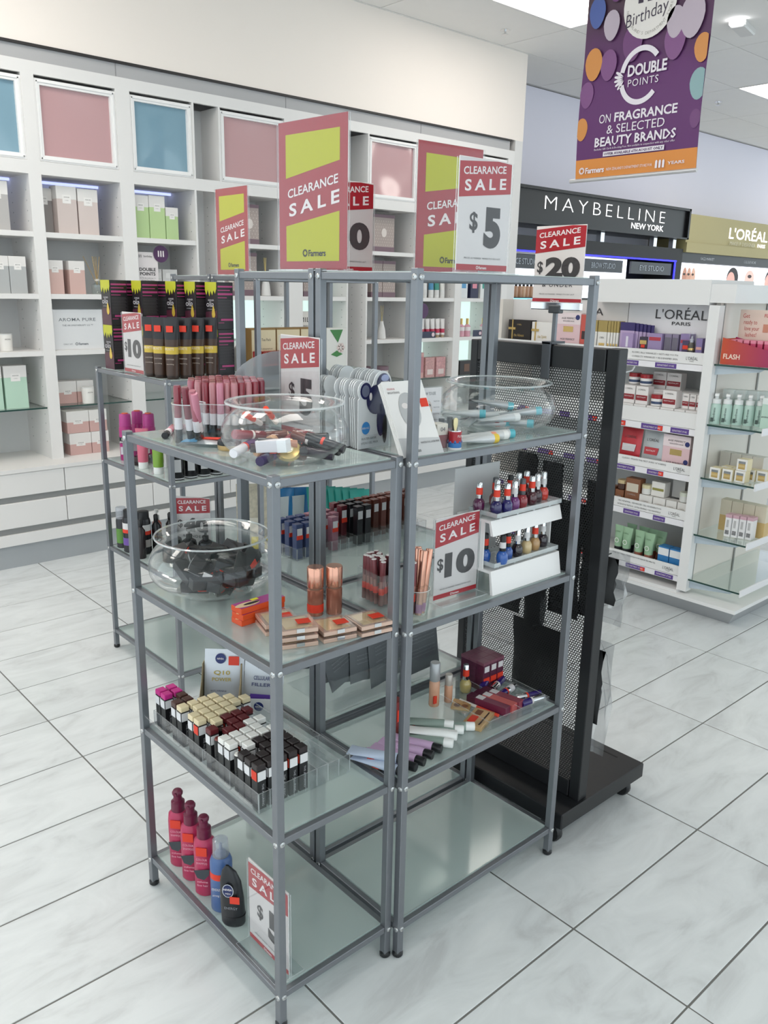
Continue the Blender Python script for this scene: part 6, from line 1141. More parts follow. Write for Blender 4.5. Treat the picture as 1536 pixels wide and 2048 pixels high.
# ------------------------------------------------------------------ products on the wall shelving
Yw = 3.50
SH1, SH2, SH3, GLZ = SH[0], SH[1], SH[2], GZ
def gift(lab, x0, x1, z, h, col, d=0.09, y=None, topf=0.27, grp='fragrance gift boxes on the wall'):
    w = x1-x0; t = carton('gift_box', lab, 'box', w, d, h, mat(col, 0.5), band=(topf, mat('#e2dfdc', 0.5)), label=(w*0.42, h*0.18, h*(1-topf), mat('#eae7e4', 0.5)), txt=[('AROMA PURE', 0, h*(1-topf)+h*0.03, 0.008, w*0.28, INK), ('reed diffuser', 0, h*(1-topf)-h*0.03, 0.005, w*0.2, INK)], group=grp); t.location = ((x0+x1)/2, (y or Yw)+d/2-0.03, z); return t
gift('tall grey and white gift box cut by the left picture edge', 0.34, 0.456, SH1, 0.235, '#b3b0ae'); gift('grey and white gift box at the left edge, second shelf', 0.345, 0.427, SH2, 0.185, '#aeb0b0'); gift('grey and white gift box beside the left edge one, second shelf', 0.430, 0.515, SH2, 0.185, '#b0b2b2')
gift('mint green gift box on the left glass shelf', 0.352, 0.468, GLZ, 0.225, '#b6d3c0'); gift('mint green gift box mostly outside the left picture edge', 0.22, 0.34, GLZ, 0.225, '#b6d3c0')
def candle(lab, x, z, y=Yw):
    t = turned('candle', lab, 'candle', [('glass', [(0.030, 0), (0.032, 0.002), (0.035, 0.085)], mat('#e6e3de', 0.35)), ('rim', [(0.035, 0.085), (0.0355, 0.09), (0.033, 0.09)], mat('#dcdcda', 0.2)), ('wax', [(0.0325, 0.0851), (0.032, 0.0855)], mat('#efe9dc', 0.6))], 'white candles'); l = MB(INK); l.text('AROMA', 0, 0.06, 0.009, -0.0365, 0, 'C', width=0.03); part('label_print', l, t, flat=True); t.location = (x, y, z); return t
candle('white candle in a glass cup on the left edge shelf', 0.387, SH3); candle('white candle in front of the pink boxes on the glass shelf', 0.797, GLZ, 3.475)
gift('gift box in a painted shadow grey behind the beige boxes', 0.618, 0.70, SH1, 0.225, '#8f8a88', y=3.56); gift('tall beige gift box, left of the pair under the pink panel', 0.702, 0.808, SH1, 0.238, '#cdbfba'); gift('tall beige gift box, right of the pair under the pink panel', 0.816, 0.924, SH1, 0.232, '#d2c4bf')  # first box: the shade on it is put into its grey
gift('blush pink gift box, left on the second shelf', 0.622, 0.708, SH2, 0.172, '#d0b0a8'); gift('blush pink gift box, right on the second shelf', 0.740, 0.826, SH2, 0.172, '#cfaea6')
def diffuser(lab, x, z, glassy=True, h=0.10):
    t = thing('reed_diffuser', lab, 'diffuser', (x, Yw, z), 0, 'reed diffusers'); r = random.Random(int(x*100))
    part('bottle', MB(GLASS if glassy else mat('#dbdad8', 0.4)).lathe([(0.03, 0), (0.032, 0.003), (0.032, 0.05), (0.012, 0.06), (0.012, 0.07)] if glassy else [(0.03, 0), (0.033, 0.003), (0.026, 0.07), (0.014, 0.11), (0.013, 0.125)], 16), t); part('collar', MB(mat('#cfc9bd', 0.5)).lathe([(0.014, 0.07), (0.014, 0.082)] if glassy else [(0.014, 0.125), (0.014, 0.128)], 12), t)
    for k in range(6 if glassy else 3):
        a = r.uniform(0, 6.28); d = r.uniform(0.02, 0.075) if glassy else 0.012; part('reed', MB(mat('#b39a6e' if glassy else '#cdb878', 0.6)).tube((0, 0, 0.05 if glassy else 0.12), (d*math.cos(a), d*math.sin(a)*0.5, 0.20 if glassy else 0.235), 0.002, n=5), t)
    return t
diffuser('glass reed diffuser with brown reeds beside the blush boxes', 0.905, SH2); diffuser('white reed diffuser bottle behind the largest yellow sign shelf', 3.02, SH3, False); diffuser('white reed diffuser bottle seen past the narrow yellow sign', 2.02, SH2, False)
t = thing('brand_card', 'white AROMA PURE card standing on the wall shelf', 'card', (0.765, 3.47, SH3), 0); part('card', MB(mat('#e6e3e1', 0.5)).bx(-0.142, 0.142, 0, 0.004, 0, 0.212), t); part('holder', MB(ACR).bx(-0.146, 0.146, -0.004, -0.002, 0, 0.216), t)
l = MB(INK); l.text('AROMA PURE', 0, 0.152, 0.024, -0.0008, 0, 'C', width=0.205, space=1.1, bold=0.006); l.text('THE AROMATHERAPY CO.\u2122', 0, 0.125, 0.013, -0.0008, 0, 'C', width=0.17); l.text('ONLY AT', -0.085, 0.025, 0.011, -0.0008, 0, width=0.05); logo(l, -0.012, 0.023, 0.018, -0.0008, 0); part('lettering', l, t, flat=True)
for k, (x0, x1, z, lab) in enumerate(((0.650, 0.752, GLZ, 'pink and white candle box behind the candle, left on the glass shelf'), (0.756, 0.850, GLZ, 'pink and white candle box behind the candle, right on the glass shelf'), (0.660, 0.785, LEDGE+0.124, 'pink and white candle box, top left of the stacked four'), (0.789, 0.890, LEDGE+0.124, 'pink and white candle box, top right of the stacked four'), (0.668, 0.791, LEDGE, 'pink and white candle box, bottom left of the stacked four'), (0.795, 0.895, LEDGE, 'pink and white candle box, bottom right of the stacked four'))): gift(lab, x0, x1, z, 0.122, '#cba6a0', y=(3.55 if k < 2 else 3.49), topf=0.5)
gift('tall lime green gift box, left under the blue panel', 1.123, 1.220, SH1, 0.228, '#b5cf95'); gift('tall lime green gift box, middle under the blue panel', 1.224, 1.320, SH1, 0.232, '#b7d096'); gift('short lime green gift box, right under the blue panel', 1.325, 1.402, SH1, 0.176, '#b6cf96')
t = thing('promo_card', 'white double points card with round purple badge on the wall shelf', 'card', (1.19, 3.46, SH2), 0); part('card', MB(mat('#dcd6d6', 0.5)).bx(-0.066, 0.066, 0, 0.003, 0.06, 0.235), t); part('stem', MB(ACR).bx(-0.02, 0.02, 0, 0.003, 0, 0.06), t)
bd = MB(mat('#4a2350', 0.4)); bd.add([(0.085+0.047*math.cos(a*PI/12), -0.004, 0.228+0.047*math.sin(a*PI/12)) for a in range(24)], [tuple(range(24))]); bd.bx(0.084, 0.086, -0.0036, 0.0, 0.19, 0.26)
for k in range(3): bd.bx(0.066+0.015*k, 0.074+0.015*k, -0.0052, -0.0046, 0.212, 0.245, TXTW)
part('badge', bd, t); l = MB(INK); l.text('DOUBLE', 0, 0.132, 0.024, -0.0008, 0, 'C', width=0.10, bold=0.03); l.text('POINTS', 0, 0.108, 0.024, -0.0008, 0, 'C', width=0.095, bold=0.03); l.text('On The Aromatherapy Co.', 0, 0.090, 0.009, -0.0008, 0, 'C', width=0.10); l.text('Aroma Pure Range', 0, 0.078, 0.009, -0.0008, 0, 'C', width=0.08); l.text('111', -0.06, 0.205, 0.022, -0.0008, 0, bold=0.03); l.text('birthday', -0.02, 0.207, 0.016, -0.0008, 0); part('lettering', l, t, flat=True)
for x0, x1, lab in ((1.262, 1.300, 'small white box behind the double points card'), (1.306, 1.400, 'small white flat box right of the double points card')): q = carton('small_box', lab, 'box', x1-x0, 0.05, 0.145, mat('#d3d2d0', 0.5), label=((x1-x0)*0.6, 0.03, 0.11, mat('#e3e2e0', 0.5))); q.location = ((x0+x1)/2, 3.53, SH2)
# dotted boxes
def dotbox(lab, x0, x1, z, h):
    w = x1-x0; t = thing('dotted_box', lab, 'box', ((x0+x1)/2, 3.53, z), 0, 'dotted taupe gift boxes'); d = 0.09
    part('box_body', MB(mat('#a89a94', 0.5)).cbx(-w/2, w/2, -d/2, d/2, 0.0, h, 0.001), t); part('mauve_base', MB(mat('#77606a', 0.5)).bx(-w/2-0.001, w/2+0.001, -d/2-0.001, d/2+0.001, 0.001, h*0.14), t); part('mauve_lid', MB(mat('#77606a', 0.5)).bx(-w/2-0.001, w/2+0.001, -d/2-0.001, d/2+0.001, h*0.92, h+0.001), t)
    f = MB(mat('#d9d0ca', 0.5)); n = max(3, int(w/0.02))
    for i in range(n):
        for j in range(9):
            x = -w/2+w*(i+0.5+0.25*(j % 2*2-1))/n; zz = h*(0.18+0.72*j/9)
            f.add([(x-0.003, -d/2-0.0012, zz), (x+0.003, -d/2-0.0012, zz), (x, -d/2-0.0012, zz+0.006)], [(0, 1, 2)])
    f.add([(0.024*math.cos(a*PI/8), -d/2-0.0016, h*0.52+0.03*math.sin(a*PI/8)) for a in range(16)], [tuple(range(16))]); part('dot_print', f, t, flat=True)['kind'] = 'stuff'
    return t
dotbox('dotted taupe box beside the narrow yellow sign, upper shelf', 1.83, 1.966, SH1, 0.235); dotbox('dotted taupe box beside the narrow yellow sign, second shelf left', 1.70, 1.81, SH2, 0.2); dotbox('dotted taupe box beside the narrow yellow sign, second shelf right', 1.83, 1.945, SH2, 0.26)
dotbox('dotted taupe box on the upper shelf right of the half hidden $10 sign', 2.915, 3.11, SH1, 0.25); dotbox('dotted taupe box, left of the pair below, second shelf', 2.90, 3.005, SH2, 0.25); dotbox('dotted taupe box, right of the pair below, second shelf', 3.01, 3.13, SH2, 0.25); dotbox('dotted taupe and grey box in the bay behind the big yellow sign', 2.31, 2.43, SH2, 0.24)
t = thing('milieu_card', 'white card lettered MILIEU seen between the tall posts', 'card', (2.36, 3.46, SH3), 0); part('card', MB(mat('#dfdad4', 0.5)).bx(-0.13, 0.10, 0, 0.004, 0, 0.2), t); l = MB(INK); l.text('MILIEU', -0.02, 0.13, 0.045, -0.0008, 0, 'C', width=0.17); l.text('REFRESHING HOME', -0.02, 0.10, 0.014, -0.0008, 0, 'C', width=0.14); part('lettering', l, t, flat=True)
t = turned('lidded_jar', 'mauve lidded candle jar on the lower glass shelf', 'jar', [('jar', [(0.05, 0), (0.055, 0.004), (0.055, 0.075)], mat('#cfc6bd', 0.4)), ('lid', [(0.057, 0.075), (0.057, 0.1), (0.053, 0.103)], mat('#77606a', 0.4))]); t.location = (3.03, 3.51, GLZ)
t = turned('lidded_jar', 'mauve lidded candle jar partly behind the shelf post', 'jar', [('jar', [(0.05, 0), (0.055, 0.004), (0.055, 0.075)], mat('#cfc6bd', 0.4)), ('lid', [(0.057, 0.075), (0.057, 0.1), (0.053, 0.103)], mat('#77606a', 0.4))]); t.location = (2.90, 3.56, GLZ)
# small bottles and tubes in the right bays
for k, (x, c) in enumerate(((3.36, '#dcdcda'), (3.43, '#dfe0de'), (3.50, '#4a8ab0'), (3.56, '#3f8f80'), (3.62, '#e0ded8'))):
    t = squeeze('cream_tube', 'tall white tube with coloured leaf print on the upper right shelf, %s from the left' % ORD[k], 'tube', 0.17, 0.022, 0.055, mat('#dcdcda', 0.4), mat('#e3e3e1', 0.4), 0.02, 0.021, group='leaf print tubes', ms=[(2, 5, mat(c, 0.4))]); t.location = (x, 3.49, SH2)
mt = Proto(squeeze('mini_tube', '', 'tube', 0.14, 0.018, 0.045, mat('#e3e0de', 0.4), mat('#b9a58a', 0.4), 0.02, 0.013, ms=[(1, 3, mat('#c23a5a', 0.4))]))
for i in range(5):
    for j in range(2): mt.put((3.41+0.055*i+0.02*j, 3.48+0.06*j, SH3), 0, 'white mini tube with pink dot on the right shelf, %s in the %s rank' % (ORD[i], ('front', 'back')[j]), 'mini tubes with pink dots')
t = thing('shelf_talker', 'small navy shelf card with a heart by the mini tubes', 'card', (3.44, 3.44, SH3)); part('card', MB(mat('#232845', 0.4)).bx(-0.065, 0.075, 0, 0.003, 0, 0.048), t); part('heart', MB(mat('#e0c6cc', 0.4)).lathe([(0.001, 0), (0.016, 0.001)], 12, 0, Matrix.Translation((0.05, -0.001, 0.025)) @ Matrix.Rotation(PI/2, 4, 'X')), t)
t = thing('shelf_talker', 'small navy shelf card beside the pink bottles', 'card', (3.99, 3.44, SH3)); part('card', MB(mat('#232845', 0.4)).bx(-0.05, 0.05, 0, 0.003, 0, 0.05), t); part('heart', MB(mat('#e0c6cc', 0.4)).lathe([(0.001, 0), (0.014, 0.001)], 12, 0, Matrix.Translation((0.03, -0.001, 0.025)) @ Matrix.Rotation(PI/2, 4, 'X')), t)
t = thing('round_badge', 'round purple birthday badge on a stem at the upper right shelf', 'badge', (3.365, 3.43, SH3), 0); bd = MB(mat('#4a2350', 0.4)); bd.lathe([(0.055, 0), (0.055, 0.003)], 24, 0, Matrix.Translation((0, 0, 0.20)) @ Matrix.Rotation(PI/2, 4, 'X')); part('badge', bd, t); part('stem', MB(ACR).bx(-0.006, 0.006, 0, 0.002, 0, 0.15), t)
for x, c, lab in ((3.83, '#dde0e2', 'white box with blue splash on the rightmost bay'), (3.955, '#2a2d4a', 'navy box with pink heart on the rightmost bay'), (4.07, '#dfe2e0', 'white box with teal leaf on the rightmost bay')):
    q = carton('small_box', lab, 'box', 0.09, 0.06, 0.16, mat(c, 0.45), label=(0.05, 0.05, 0.1, mat('#d98a9a' if 'heart' in lab else ('#5a9ac8' if 'blue' in lab else '#3f9a8c'), 0.45))); q.location = (x, 3.49, SH2)
for x, y, lab in ((3.84, 3.48, 'pink bottle with gold cap, left on the rightmost bay'), (3.91, 3.48, 'pink bottle with gold cap, middle on the rightmost bay'), (4.12, 3.50, 'pink bottle with gold cap, right on the rightmost bay')):
    q = turned('body_mist', lab, 'bottle', [('bottle', [(0.024, 0), (0.027, 0.003), (0.027, 0.08), (0.012, 0.095)], mat('#d9a3b2', 0.25)), ('label', [(0.0273, 0.045), (0.0273, 0.075)], mat('#e9e2e2', 0.4)), ('cap', [(0.012, 0.095), (0.012, 0.14)], GOLD)], 'pink body mists'); q.location = (x, y, SH3)
for x, w, c, lab in ((3.50, 0.1, '#c79a98', 'pink lace patterned bag on the lower glass shelf'), (3.62, 0.1, '#cf9fa0', 'second pink patterned bag on the lower glass shelf')):
    t = thing('gift_bag', lab, 'bag', (x, 3.50, GLZ), 0); part('bag', MB(mat(c, 0.5, var=0.4, scale=90)).cbx(-w/2, w/2, -0.03, 0.03, 0, 0.15, 0.002), t); part('label', MB(mat('#e3d3cf', 0.5)).bx(-0.03, 0.03, -0.032, -0.0305, 0.02, 0.06), t)
t = carton('gift_box', 'pink box with red trim beside the patterned bags', 'box', 0.06, 0.06, 0.19, mat('#d6a6a2', 0.5), label=(0.05, 0.12, 0.1, mat('#c0848a', 0.5))); t.location = (3.40, 3.50, GLZ)
q = carton('small_box', 'black and copper box low in the rightmost bay', 'box', 0.16, 0.07, 0.11, mat('#221c1c', 0.4), label=(0.06, 0.06, 0.055, mat('#6a4a38', 0.4))); q.location = (3.91, 3.50, GLZ)
t = thing('clear_gift_case', 'clear boxed gift set in front of the rightmost shelf', 'case', (1.62, 1.05, 0), 0) if False else None

# ------------------------------------------------------------------ products on the white gondola (fronts towards -x)
def gp_(t, y, x, z): t.location = (x, y, z); t.rotation_euler = (0, 0, FX); return t
z1_, z2_, z3_, z4_, z5_ = 1.176, 0.884, 0.667, 0.448, 0.173
def gbox(lab, y0, y1, z, h, col, band=None, label=None, txt=None, d=0.05, x=2.53, grp=None, sticker=None): w = abs(y1-y0); t = carton('cream_box', lab, 'box', w-0.002, d, h, mat(col, 0.4), band=band, label=label, txt=txt, group=grp, sticker=sticker); return gp_(t, (y0+y1)/2, x+d/2, z)
LO = "L'OR\u00c9AL"
q = gbox('black gift box with gold ribbon on the gondola top shelf', 1.90, 1.745, z1_+0.03, 0.118, '#231d1c', txt=[('the Advent', 0, 0.03, 0.022, 0.07, GOLD), (LO, 0, 0.09, 0.01, 0.03, GOLD)]); part('ribbon', MB(GOLD).bx(-0.05, -0.042, -0.0275, -0.025, 0, 0.118), q); part('bow', MB(GOLD).bx(-0.07, -0.022, -0.032, -0.026, 0.066, 0.078), q)
q = gbox('white gift box with gold ribbon on the gondola top shelf', 1.738, 1.603, z1_+0.03, 0.112, '#e3dfdb', txt=[('the Spirit', 0.005, 0.03, 0.022, 0.06, mat('#b9a05a', 0.4))]); part('ribbon', MB(GOLD).bx(-0.045, -0.037, -0.0275, -0.025, 0, 0.112), q); part('bow', MB(GOLD).bx(-0.064, -0.018, -0.032, -0.026, 0.064, 0.076), q)
def pinkset(lab, y0, y1, z): return gbox(lab, y0, y1, z, 0.165, '#dcbcc0', band=(0.34, mat('#e6d6d8', 0.4)), label=(0.06, 0.028, 0.085, GOLD), txt=[('AGE PERFECT', 0, 0.135, 0.013, 0.09, INK), ('GOLDEN AGE', 0, 0.122, 0.009, 0.07, INK), ('AGE PERFECT', 0, 0.03, 0.013, 0.09, INK)], d=0.04)
q = pinkset('pink boxed skincare gift set behind the clip pole', 1.575, 1.428, z1_+0.03); part('round_sticker', MB(mat('#2a2f6a', 0.4)).lathe([(0.013, 0), (0.012, 0.001)], 14, 0, Matrix.Translation((0.055, -0.022, 0.145)) @ Matrix.Rotation(PI/2, 4, 'X')), q)
q = pinkset('pink boxed skincare gift set on the third gondola shelf', 0.903, 0.762, z3_); part('round_sticker', MB(mat('#2a2f6a', 0.4)).lathe([(0.012, 0), (0.011, 0.001)], 14, 0, Matrix.Translation((0.055, -0.022, 0.13)) @ Matrix.Rotation(PI/2, 4, 'X')), q); part('round_sticker', MB(mat('#2a2f6a', 0.4)).lathe([(0.012, 0), (0.011, 0.001)], 14, 0, Matrix.Translation((0.055, -0.022, 0.045)) @ Matrix.Rotation(PI/2, 4, 'X')), q)
gbox('red box half hidden beside the gold capped boxes', 1.428, 1.385, z1_+0.03, 0.16, '#c4584e', label=(0.02, 0.04, 0.06, mat('#3a2a2a', 0.4)))
for k, (y0, y1) in enumerate(((1.382, 1.326), (1.322, 1.268), (1.266, 1.250), (1.248, 1.234), (1.232, 1.218), (1.216, 1.202))): gbox('white box with gold top on the gondola, %s from the left' % ORD[k], y0, y1, z1_+0.03, 0.135, '#e2dfda', band=(0.40, mat('#a8935a', 0.35, 0.3)), label=((y0-y1)*0.6, 0.015, 0.02, GOLD), txt=[(LO, 0, 0.05, 0.012, (y0-y1)*0.5, INK)] if k < 2 else None, grp='gold topped boxes')
LAV = '#a893b8'
for k in range(6): gbox('lavender pouch pack with dark top, %s of the fanned row' % ORD[k], 1.195-0.016*k, 1.115-0.016*k, z1_+0.035, 0.128-0.002*k, '#b9a3c6', band=(0.30, mat('#3a2f66', 0.4)), label=(0.03, 0.03, 0.04, mat('#7a6a96', 0.4)), d=0.004, x=2.53+0.008*k, grp='lavender packs')
gbox('lavender serum box below the fanned packs', 1.175, 1.11, z1_+0.004, 0.11, '#a48fb8', label=(0.012, 0.05, 0.07, mat('#d9d4e0', 0.4)), sticker=(0, 0.02, 0.04), d=0.03, x=2.516); gbox('dark jar box beside the lavender serum box', 1.085, 1.04, z1_+0.045, 0.055, '#3a3444', label=(0.035, 0.018, 0.03, GOLD), sticker=(0, 0.012, 0.02)); gbox('small plain lavender box under the dark jar box', 1.095, 1.045, z1_+0.004, 0.04, '#a794ba', x=2.52)
gbox('large lavender box with red label on the gondola', 1.04, 0.965, z1_+0.004, 0.115, '#9a88b0', label=(0.06, 0.016, 0.09, mat('#b03a46', 0.4))); gbox('lavender box with grey face print, left', 0.963, 0.925, z1_+0.004, 0.115, '#8a7f98', label=(0.03, 0.08, 0.06, mat('#6f6a78', 0.4)), x=2.545); gbox('lavender box with grey face print, right', 0.923, 0.89, z1_+0.004, 0.115, '#8a7f98', label=(0.026, 0.08, 0.06, mat('#6f6a78', 0.4)), x=2.545)
gbox('lavender box with red band at the middle of the top shelf', 0.885, 0.835, z1_+0.004, 0.12, '#8f7daa', label=(0.04, 0.014, 0.085, mat('#b03a46', 0.4)), x=2.55); gbox('small dark lavender jar box at the top shelf front', 0.862, 0.826, z1_+0.045, 0.05, '#4a3f5e', sticker=(0, 0.02, 0.025)); gbox('pale lavender box below the small dark jar box', 0.878, 0.832, z1_+0.004, 0.04, '#b3a3c4', x=2.52)
t = turned('serum_bottle', 'dark serum pump bottle at the right of the top gondola shelf', 'bottle', [('bottle', [(0.014, 0), (0.015, 0.002), (0.015, 0.075), (0.01, 0.085)], mat('#4a4640', 0.25)), ('label', [(0.0153, 0.05), (0.0153, 0.06)], GOLD), ('pump', [(0.009, 0.085), (0.009, 0.10), (0.004, 0.102), (0.004, 0.112)], mat('#b9b7c0', 0.3, 0.4)), ('clear_cap', [(0.0145, 0.085), (0.0145, 0.13)], ACR)]); t.location = (2.53, 0.815, z1_+0.004)
gbox('lavender box at the column end of the top gondola shelf, front', 0.795, 0.762, z1_+0.004, 0.105, '#8576a4', label=(0.026, 0.012, 0.06, mat('#d9a39a', 0.4)), grp='end lavender boxes'); gbox('lavender box at the column end of the top gondola shelf, rear', 0.762, 0.735, z1_+0.004, 0.125, '#a79abf', x=2.58, grp='end lavender boxes')
RW = dict(band=(0.30, mat('#e6e0de', 0.4)))
def redbox(lab, y0, y1, z, h, x=2.53): return gbox(lab, y0, y1, z, h, '#e4dfdd', label=((y0-y1)*0.9, h*0.3, h*0.36, mat('#8a1f28', 0.35)), txt=[(LO, 0, h*0.78, 0.010, (y0-y1)*0.6, INK), ('REVITALIFT', 0, h*0.36, 0.008, (y0-y1)*0.7, TXTW)], x=x, grp='red and white cream boxes')
for k, (y0, y1) in enumerate(((1.215, 1.148), (1.145, 1.078), (1.075, 1.008), (1.005, 0.935), (0.932, 0.862), (0.860, 0.805), (0.803, 0.745))): gbox('plain white base carton on the second gondola shelf, %s from the left' % ORD[k], y0, y1, z2_+0.03, 0.042, '#e6e3e1', txt=[(LO, 0, 0.016, 0.012, 0.035, mat('#b9b5b3', 0.4))], x=2.52, grp='white base cartons')
redbox('red and white cream box, front row left on the second shelf', 1.145, 1.08, z2_+0.073, 0.085); redbox('red and white cream box, front row second on the second shelf', 1.076, 1.008, z2_+0.073, 0.085); redbox('red and white cream box with dark band right of the red lidded jar', 0.932, 0.860, z2_+0.073, 0.08)
redbox('red and white cream box on the upper riser, left', 1.055, 0.985, z2_+0.145, 0.08, 2.64); redbox('red and white cream box on the upper riser, right', 0.982, 0.905, z2_+0.145, 0.08, 2.64); redbox('red and white cream box farthest left on the second shelf', 1.215, 1.15, z2_+0.073, 0.085)
for k in range(3): redbox('small red and white box in the receding row by the column, %s' % ORD[k], 0.845-0.035*k, 0.812-0.035*k, z2_+0.073, 0.07, 2.56)
for (y, x, z, lab) in ((0.968, 2.55, z2_+0.073, 'red lidded cream jar between the cream boxes'), (1.055, 2.58, z2_+0.16, 'red lidded cream jar on the upper riser'), (1.13, 2.60, z2_+0.16, 'red lidded cream jar at the far left of the riser')):
    t = turned('cream_jar', lab, 'jar', [('jar', [(0.026, 0), (0.029, 0.003), (0.029, 0.035)], mat('#e6e2e0', 0.3)), ('band', [(0.0292, 0.01), (0.0292, 0.022)], mat('#3a4a6a', 0.4)), ('lid', [(0.030, 0.035), (0.030, 0.052), (0.028, 0.054)], mat('#9a1f26', 0.25))], 'red lidded jars'); t.location = (x, y, z)
t = thing('riser', 'white riser behind the red and white cream boxes', 'riser', (2.68, 0.97, z2_)); part('block', MB(GW).cbx(-0.10, 0.10, -0.23, 0.26, 0.0, 0.145, 0.002), t); part('front_edge', MB(mat('#cfcfcf', 0.4)).bx(-0.102, -0.1, -0.23, 0.26, 0.135, 0.145), t)
for (y0, y1, c, c2, lab) in ((1.15, 1.035, '#b9373f', '#cfcdd0', 'red sheet mask pouch on the third gondola shelf'), (1.025, 0.912, '#b7bcbe', '#b93a42', 'silver sheet mask pouch on the third gondola shelf')):
    t = thing('mask_pouch', lab, 'pouch', (2.55, (y0+y1)/2, z3_), FX, 'sheet mask pouches', rot=(-0.12, 0, FX)); part('pouch', pouch_mesh(y0-y1, 0.165, 0.02, mat(c, 0.25, 0.2)), t); f = MB(mat(c2, 0.35)); f.add([(-0.04, -0.0118, 0.05), (0.03, -0.0118, 0.05), (0.036, -0.0118, 0.085), (-0.04, -0.0118, 0.085)], [(0, 1, 2, 3)]); f.text(LO, 0, 0.115, 0.018, -0.0125, INK, 'C', width=0.065); f.text('REVITALIFT', -0.005, 0.065, 0.011, -0.0125, TXTW, 'C', width=0.05); part('front_print', f, t, flat=True)
for k, (y0, y1, h, c, lab) in enumerate(((1.20, 1.14, 0.06, '#7a4a30', 'brown box at the far left of the fourth gondola shelf'), (1.135, 1.085, 0.05, '#7f5034', 'short brown box supporting a dark jar on the fourth shelf'), (1.08, 0.998, 0.12, '#81543a', 'tall brown cream box on the fourth gondola shelf'), (0.998, 0.925, 0.05, '#dfdcd8', 'white base box, left on the fourth shelf'), (0.922, 0.855, 0.05, '#dfdcd8', 'white base box, second on the fourth shelf'), (0.852, 0.795, 0.05, '#dfdcd8', 'white base box, third on the fourth shelf'), (0.792, 0.74, 0.05, '#dfdcd8', 'white base box, fourth on the fourth shelf'))): gbox(lab, y0, y1, z4_+0.02, h, c, label=((y0-y1)*0.8, h*0.35, h*0.62, mat('#c9bfae', 0.4)) if h > 0.1 else None, txt=[(LO, 0, h*0.3, 0.011, (y0-y1)*0.55, mat('#a89f98', 0.4))], x=2.525, grp='brown and white cream boxes')
gbox('white and green cream box on top of the base boxes', 0.945, 0.872, z4_+0.072, 0.072, '#e0ddd8', label=(0.06, 0.012, 0.035, mat('#8f8a4a', 0.4)), x=2.54); gbox('grey receding cream box beside the white and green one', 0.868, 0.80, z4_+0.072, 0.085, '#c6c4c1', x=2.60)
for (y, z, c, c2, lab) in ((1.11, z4_+0.072, '#4a2f26', '#c9b48a', 'dark glass jar with gold lid on the fourth shelf'), (0.972, z4_+0.072, '#dcdad6', '#d9cfa8', 'white jar with cream lid on the fourth shelf'), (0.77, z4_+0.072, '#d6d6d2', '#cfd3c4', 'white jar at the column end of the fourth shelf')):
    t = turned('cream_jar', lab, 'jar', [('jar', [(0.022, 0), (0.025, 0.003), (0.025, 0.03)], mat(c, 0.25)), ('lid', [(0.026, 0.03), (0.026, 0.046), (0.024, 0.048)], mat(c2, 0.3, 0.3))], 'jars on the fourth shelf'); t.location = (2.55, y, z)
for k, (y, x, c, lab) in enumerate(((1.095, 2.53, '#26272a', 'mint clay mask tube with black cap, leftmost'), (1.045, 2.525, '#26272a', 'mint clay mask tube with black cap, second'), (0.975, 2.525, '#8a5040', 'mint clay mask tube with brown cap, third'), (0.917, 2.52, '#8a5040', 'mint clay mask tube with brown cap, rightmost'), (1.07, 2.60, '#26272a', 'mint clay mask tube in the back rank, left'), (1.0, 2.60, '#26272a', 'mint clay mask tube in the back rank, middle'), (0.945, 2.60, '#8a5040', 'mint clay mask tube in the back rank, right'), (0.90, 2.60, '#8a5040', 'mint clay mask tube in the back rank, far right'))):
    t = squeeze('clay_mask_tube', lab, 'tube', 0.15, 0.021, 0.058, mat('#94b594', 0.4), mat(c, 0.35), 0.042, 0.021, group='mint clay mask tubes'); gp_(t, y, x+0.01, z5_+0.01)
    f = MB(mat('#dfe6dc', 0.4)); f.add([(0.013*math.cos(a*PI/8), -0.0222, 0.075+0.013*math.sin(a*PI/8)) for a in range(16)], [tuple(range(16))]); f.add([(0.009*math.cos(a*PI/8), -0.0226, 0.075+0.009*math.sin(a*PI/8)) for a in range(16)], [tuple(range(16))], mat('#8fb08c', 0.4)); f.text(LO, 0, 0.118, 0.01, -0.0185, mat('#4a6a4a', 0.4), 'C', width=0.034); part('front_print', f, t, flat=True)
for k in range(2): gbox('blue and white boxed cream at the column end of the lowest shelf, %s' % ('left', 'right')[k], 0.868-0.062*k, 0.808-0.062*k, z5_+0.01, 0.10, '#2f78b4', label=(0.056, 0.036, 0.075, mat('#e4e6e8', 0.4)), x=2.53)
# end cap
def eb(lab, x, y, z, w, d, h, col, rz=FX, **k): t = carton('boxed_item', lab, 'box', w, d, h, mat(col, 0.4), **k); t.location = (x, y, z); t.rotation_euler = (0, 0, rz); return t
t = thing('lash_display', 'orange to pink cardboard lash display on the end cap top shelf', 'display', (2.51, 0.66, 1.181), FX)
def ogr():
    m = bpy.data.materials.new('orange_pink_card'); m.use_nodes = True; nt = m.node_tree; b = nt.nodes['Principled BSDF']; tc = nt.nodes.new('ShaderNodeTexCoord'); sp = nt.nodes.new('ShaderNodeSeparateXYZ'); r = nt.nodes.new('ShaderNodeValToRGB'); mr = nt.nodes.new('ShaderNodeMath'); mr.operation = 'MULTIPLY'; mr.inputs[1].default_value = 4.5
    e = r.color_ramp.elements; e[0].color = (*hx('#c04a26'), 1); e[1].color = (*hx('#a02a5a'), 1); nt.links.new(tc.outputs['Object'], sp.inputs[0]); nt.links.new(sp.outputs['X'], mr.inputs[0]); nt.links.new(mr.outputs[0], r.inputs[0]); nt.links.new(r.outputs[0], b.inputs['Base Color']); b.inputs['Roughness'].default_value = 0.4; return m
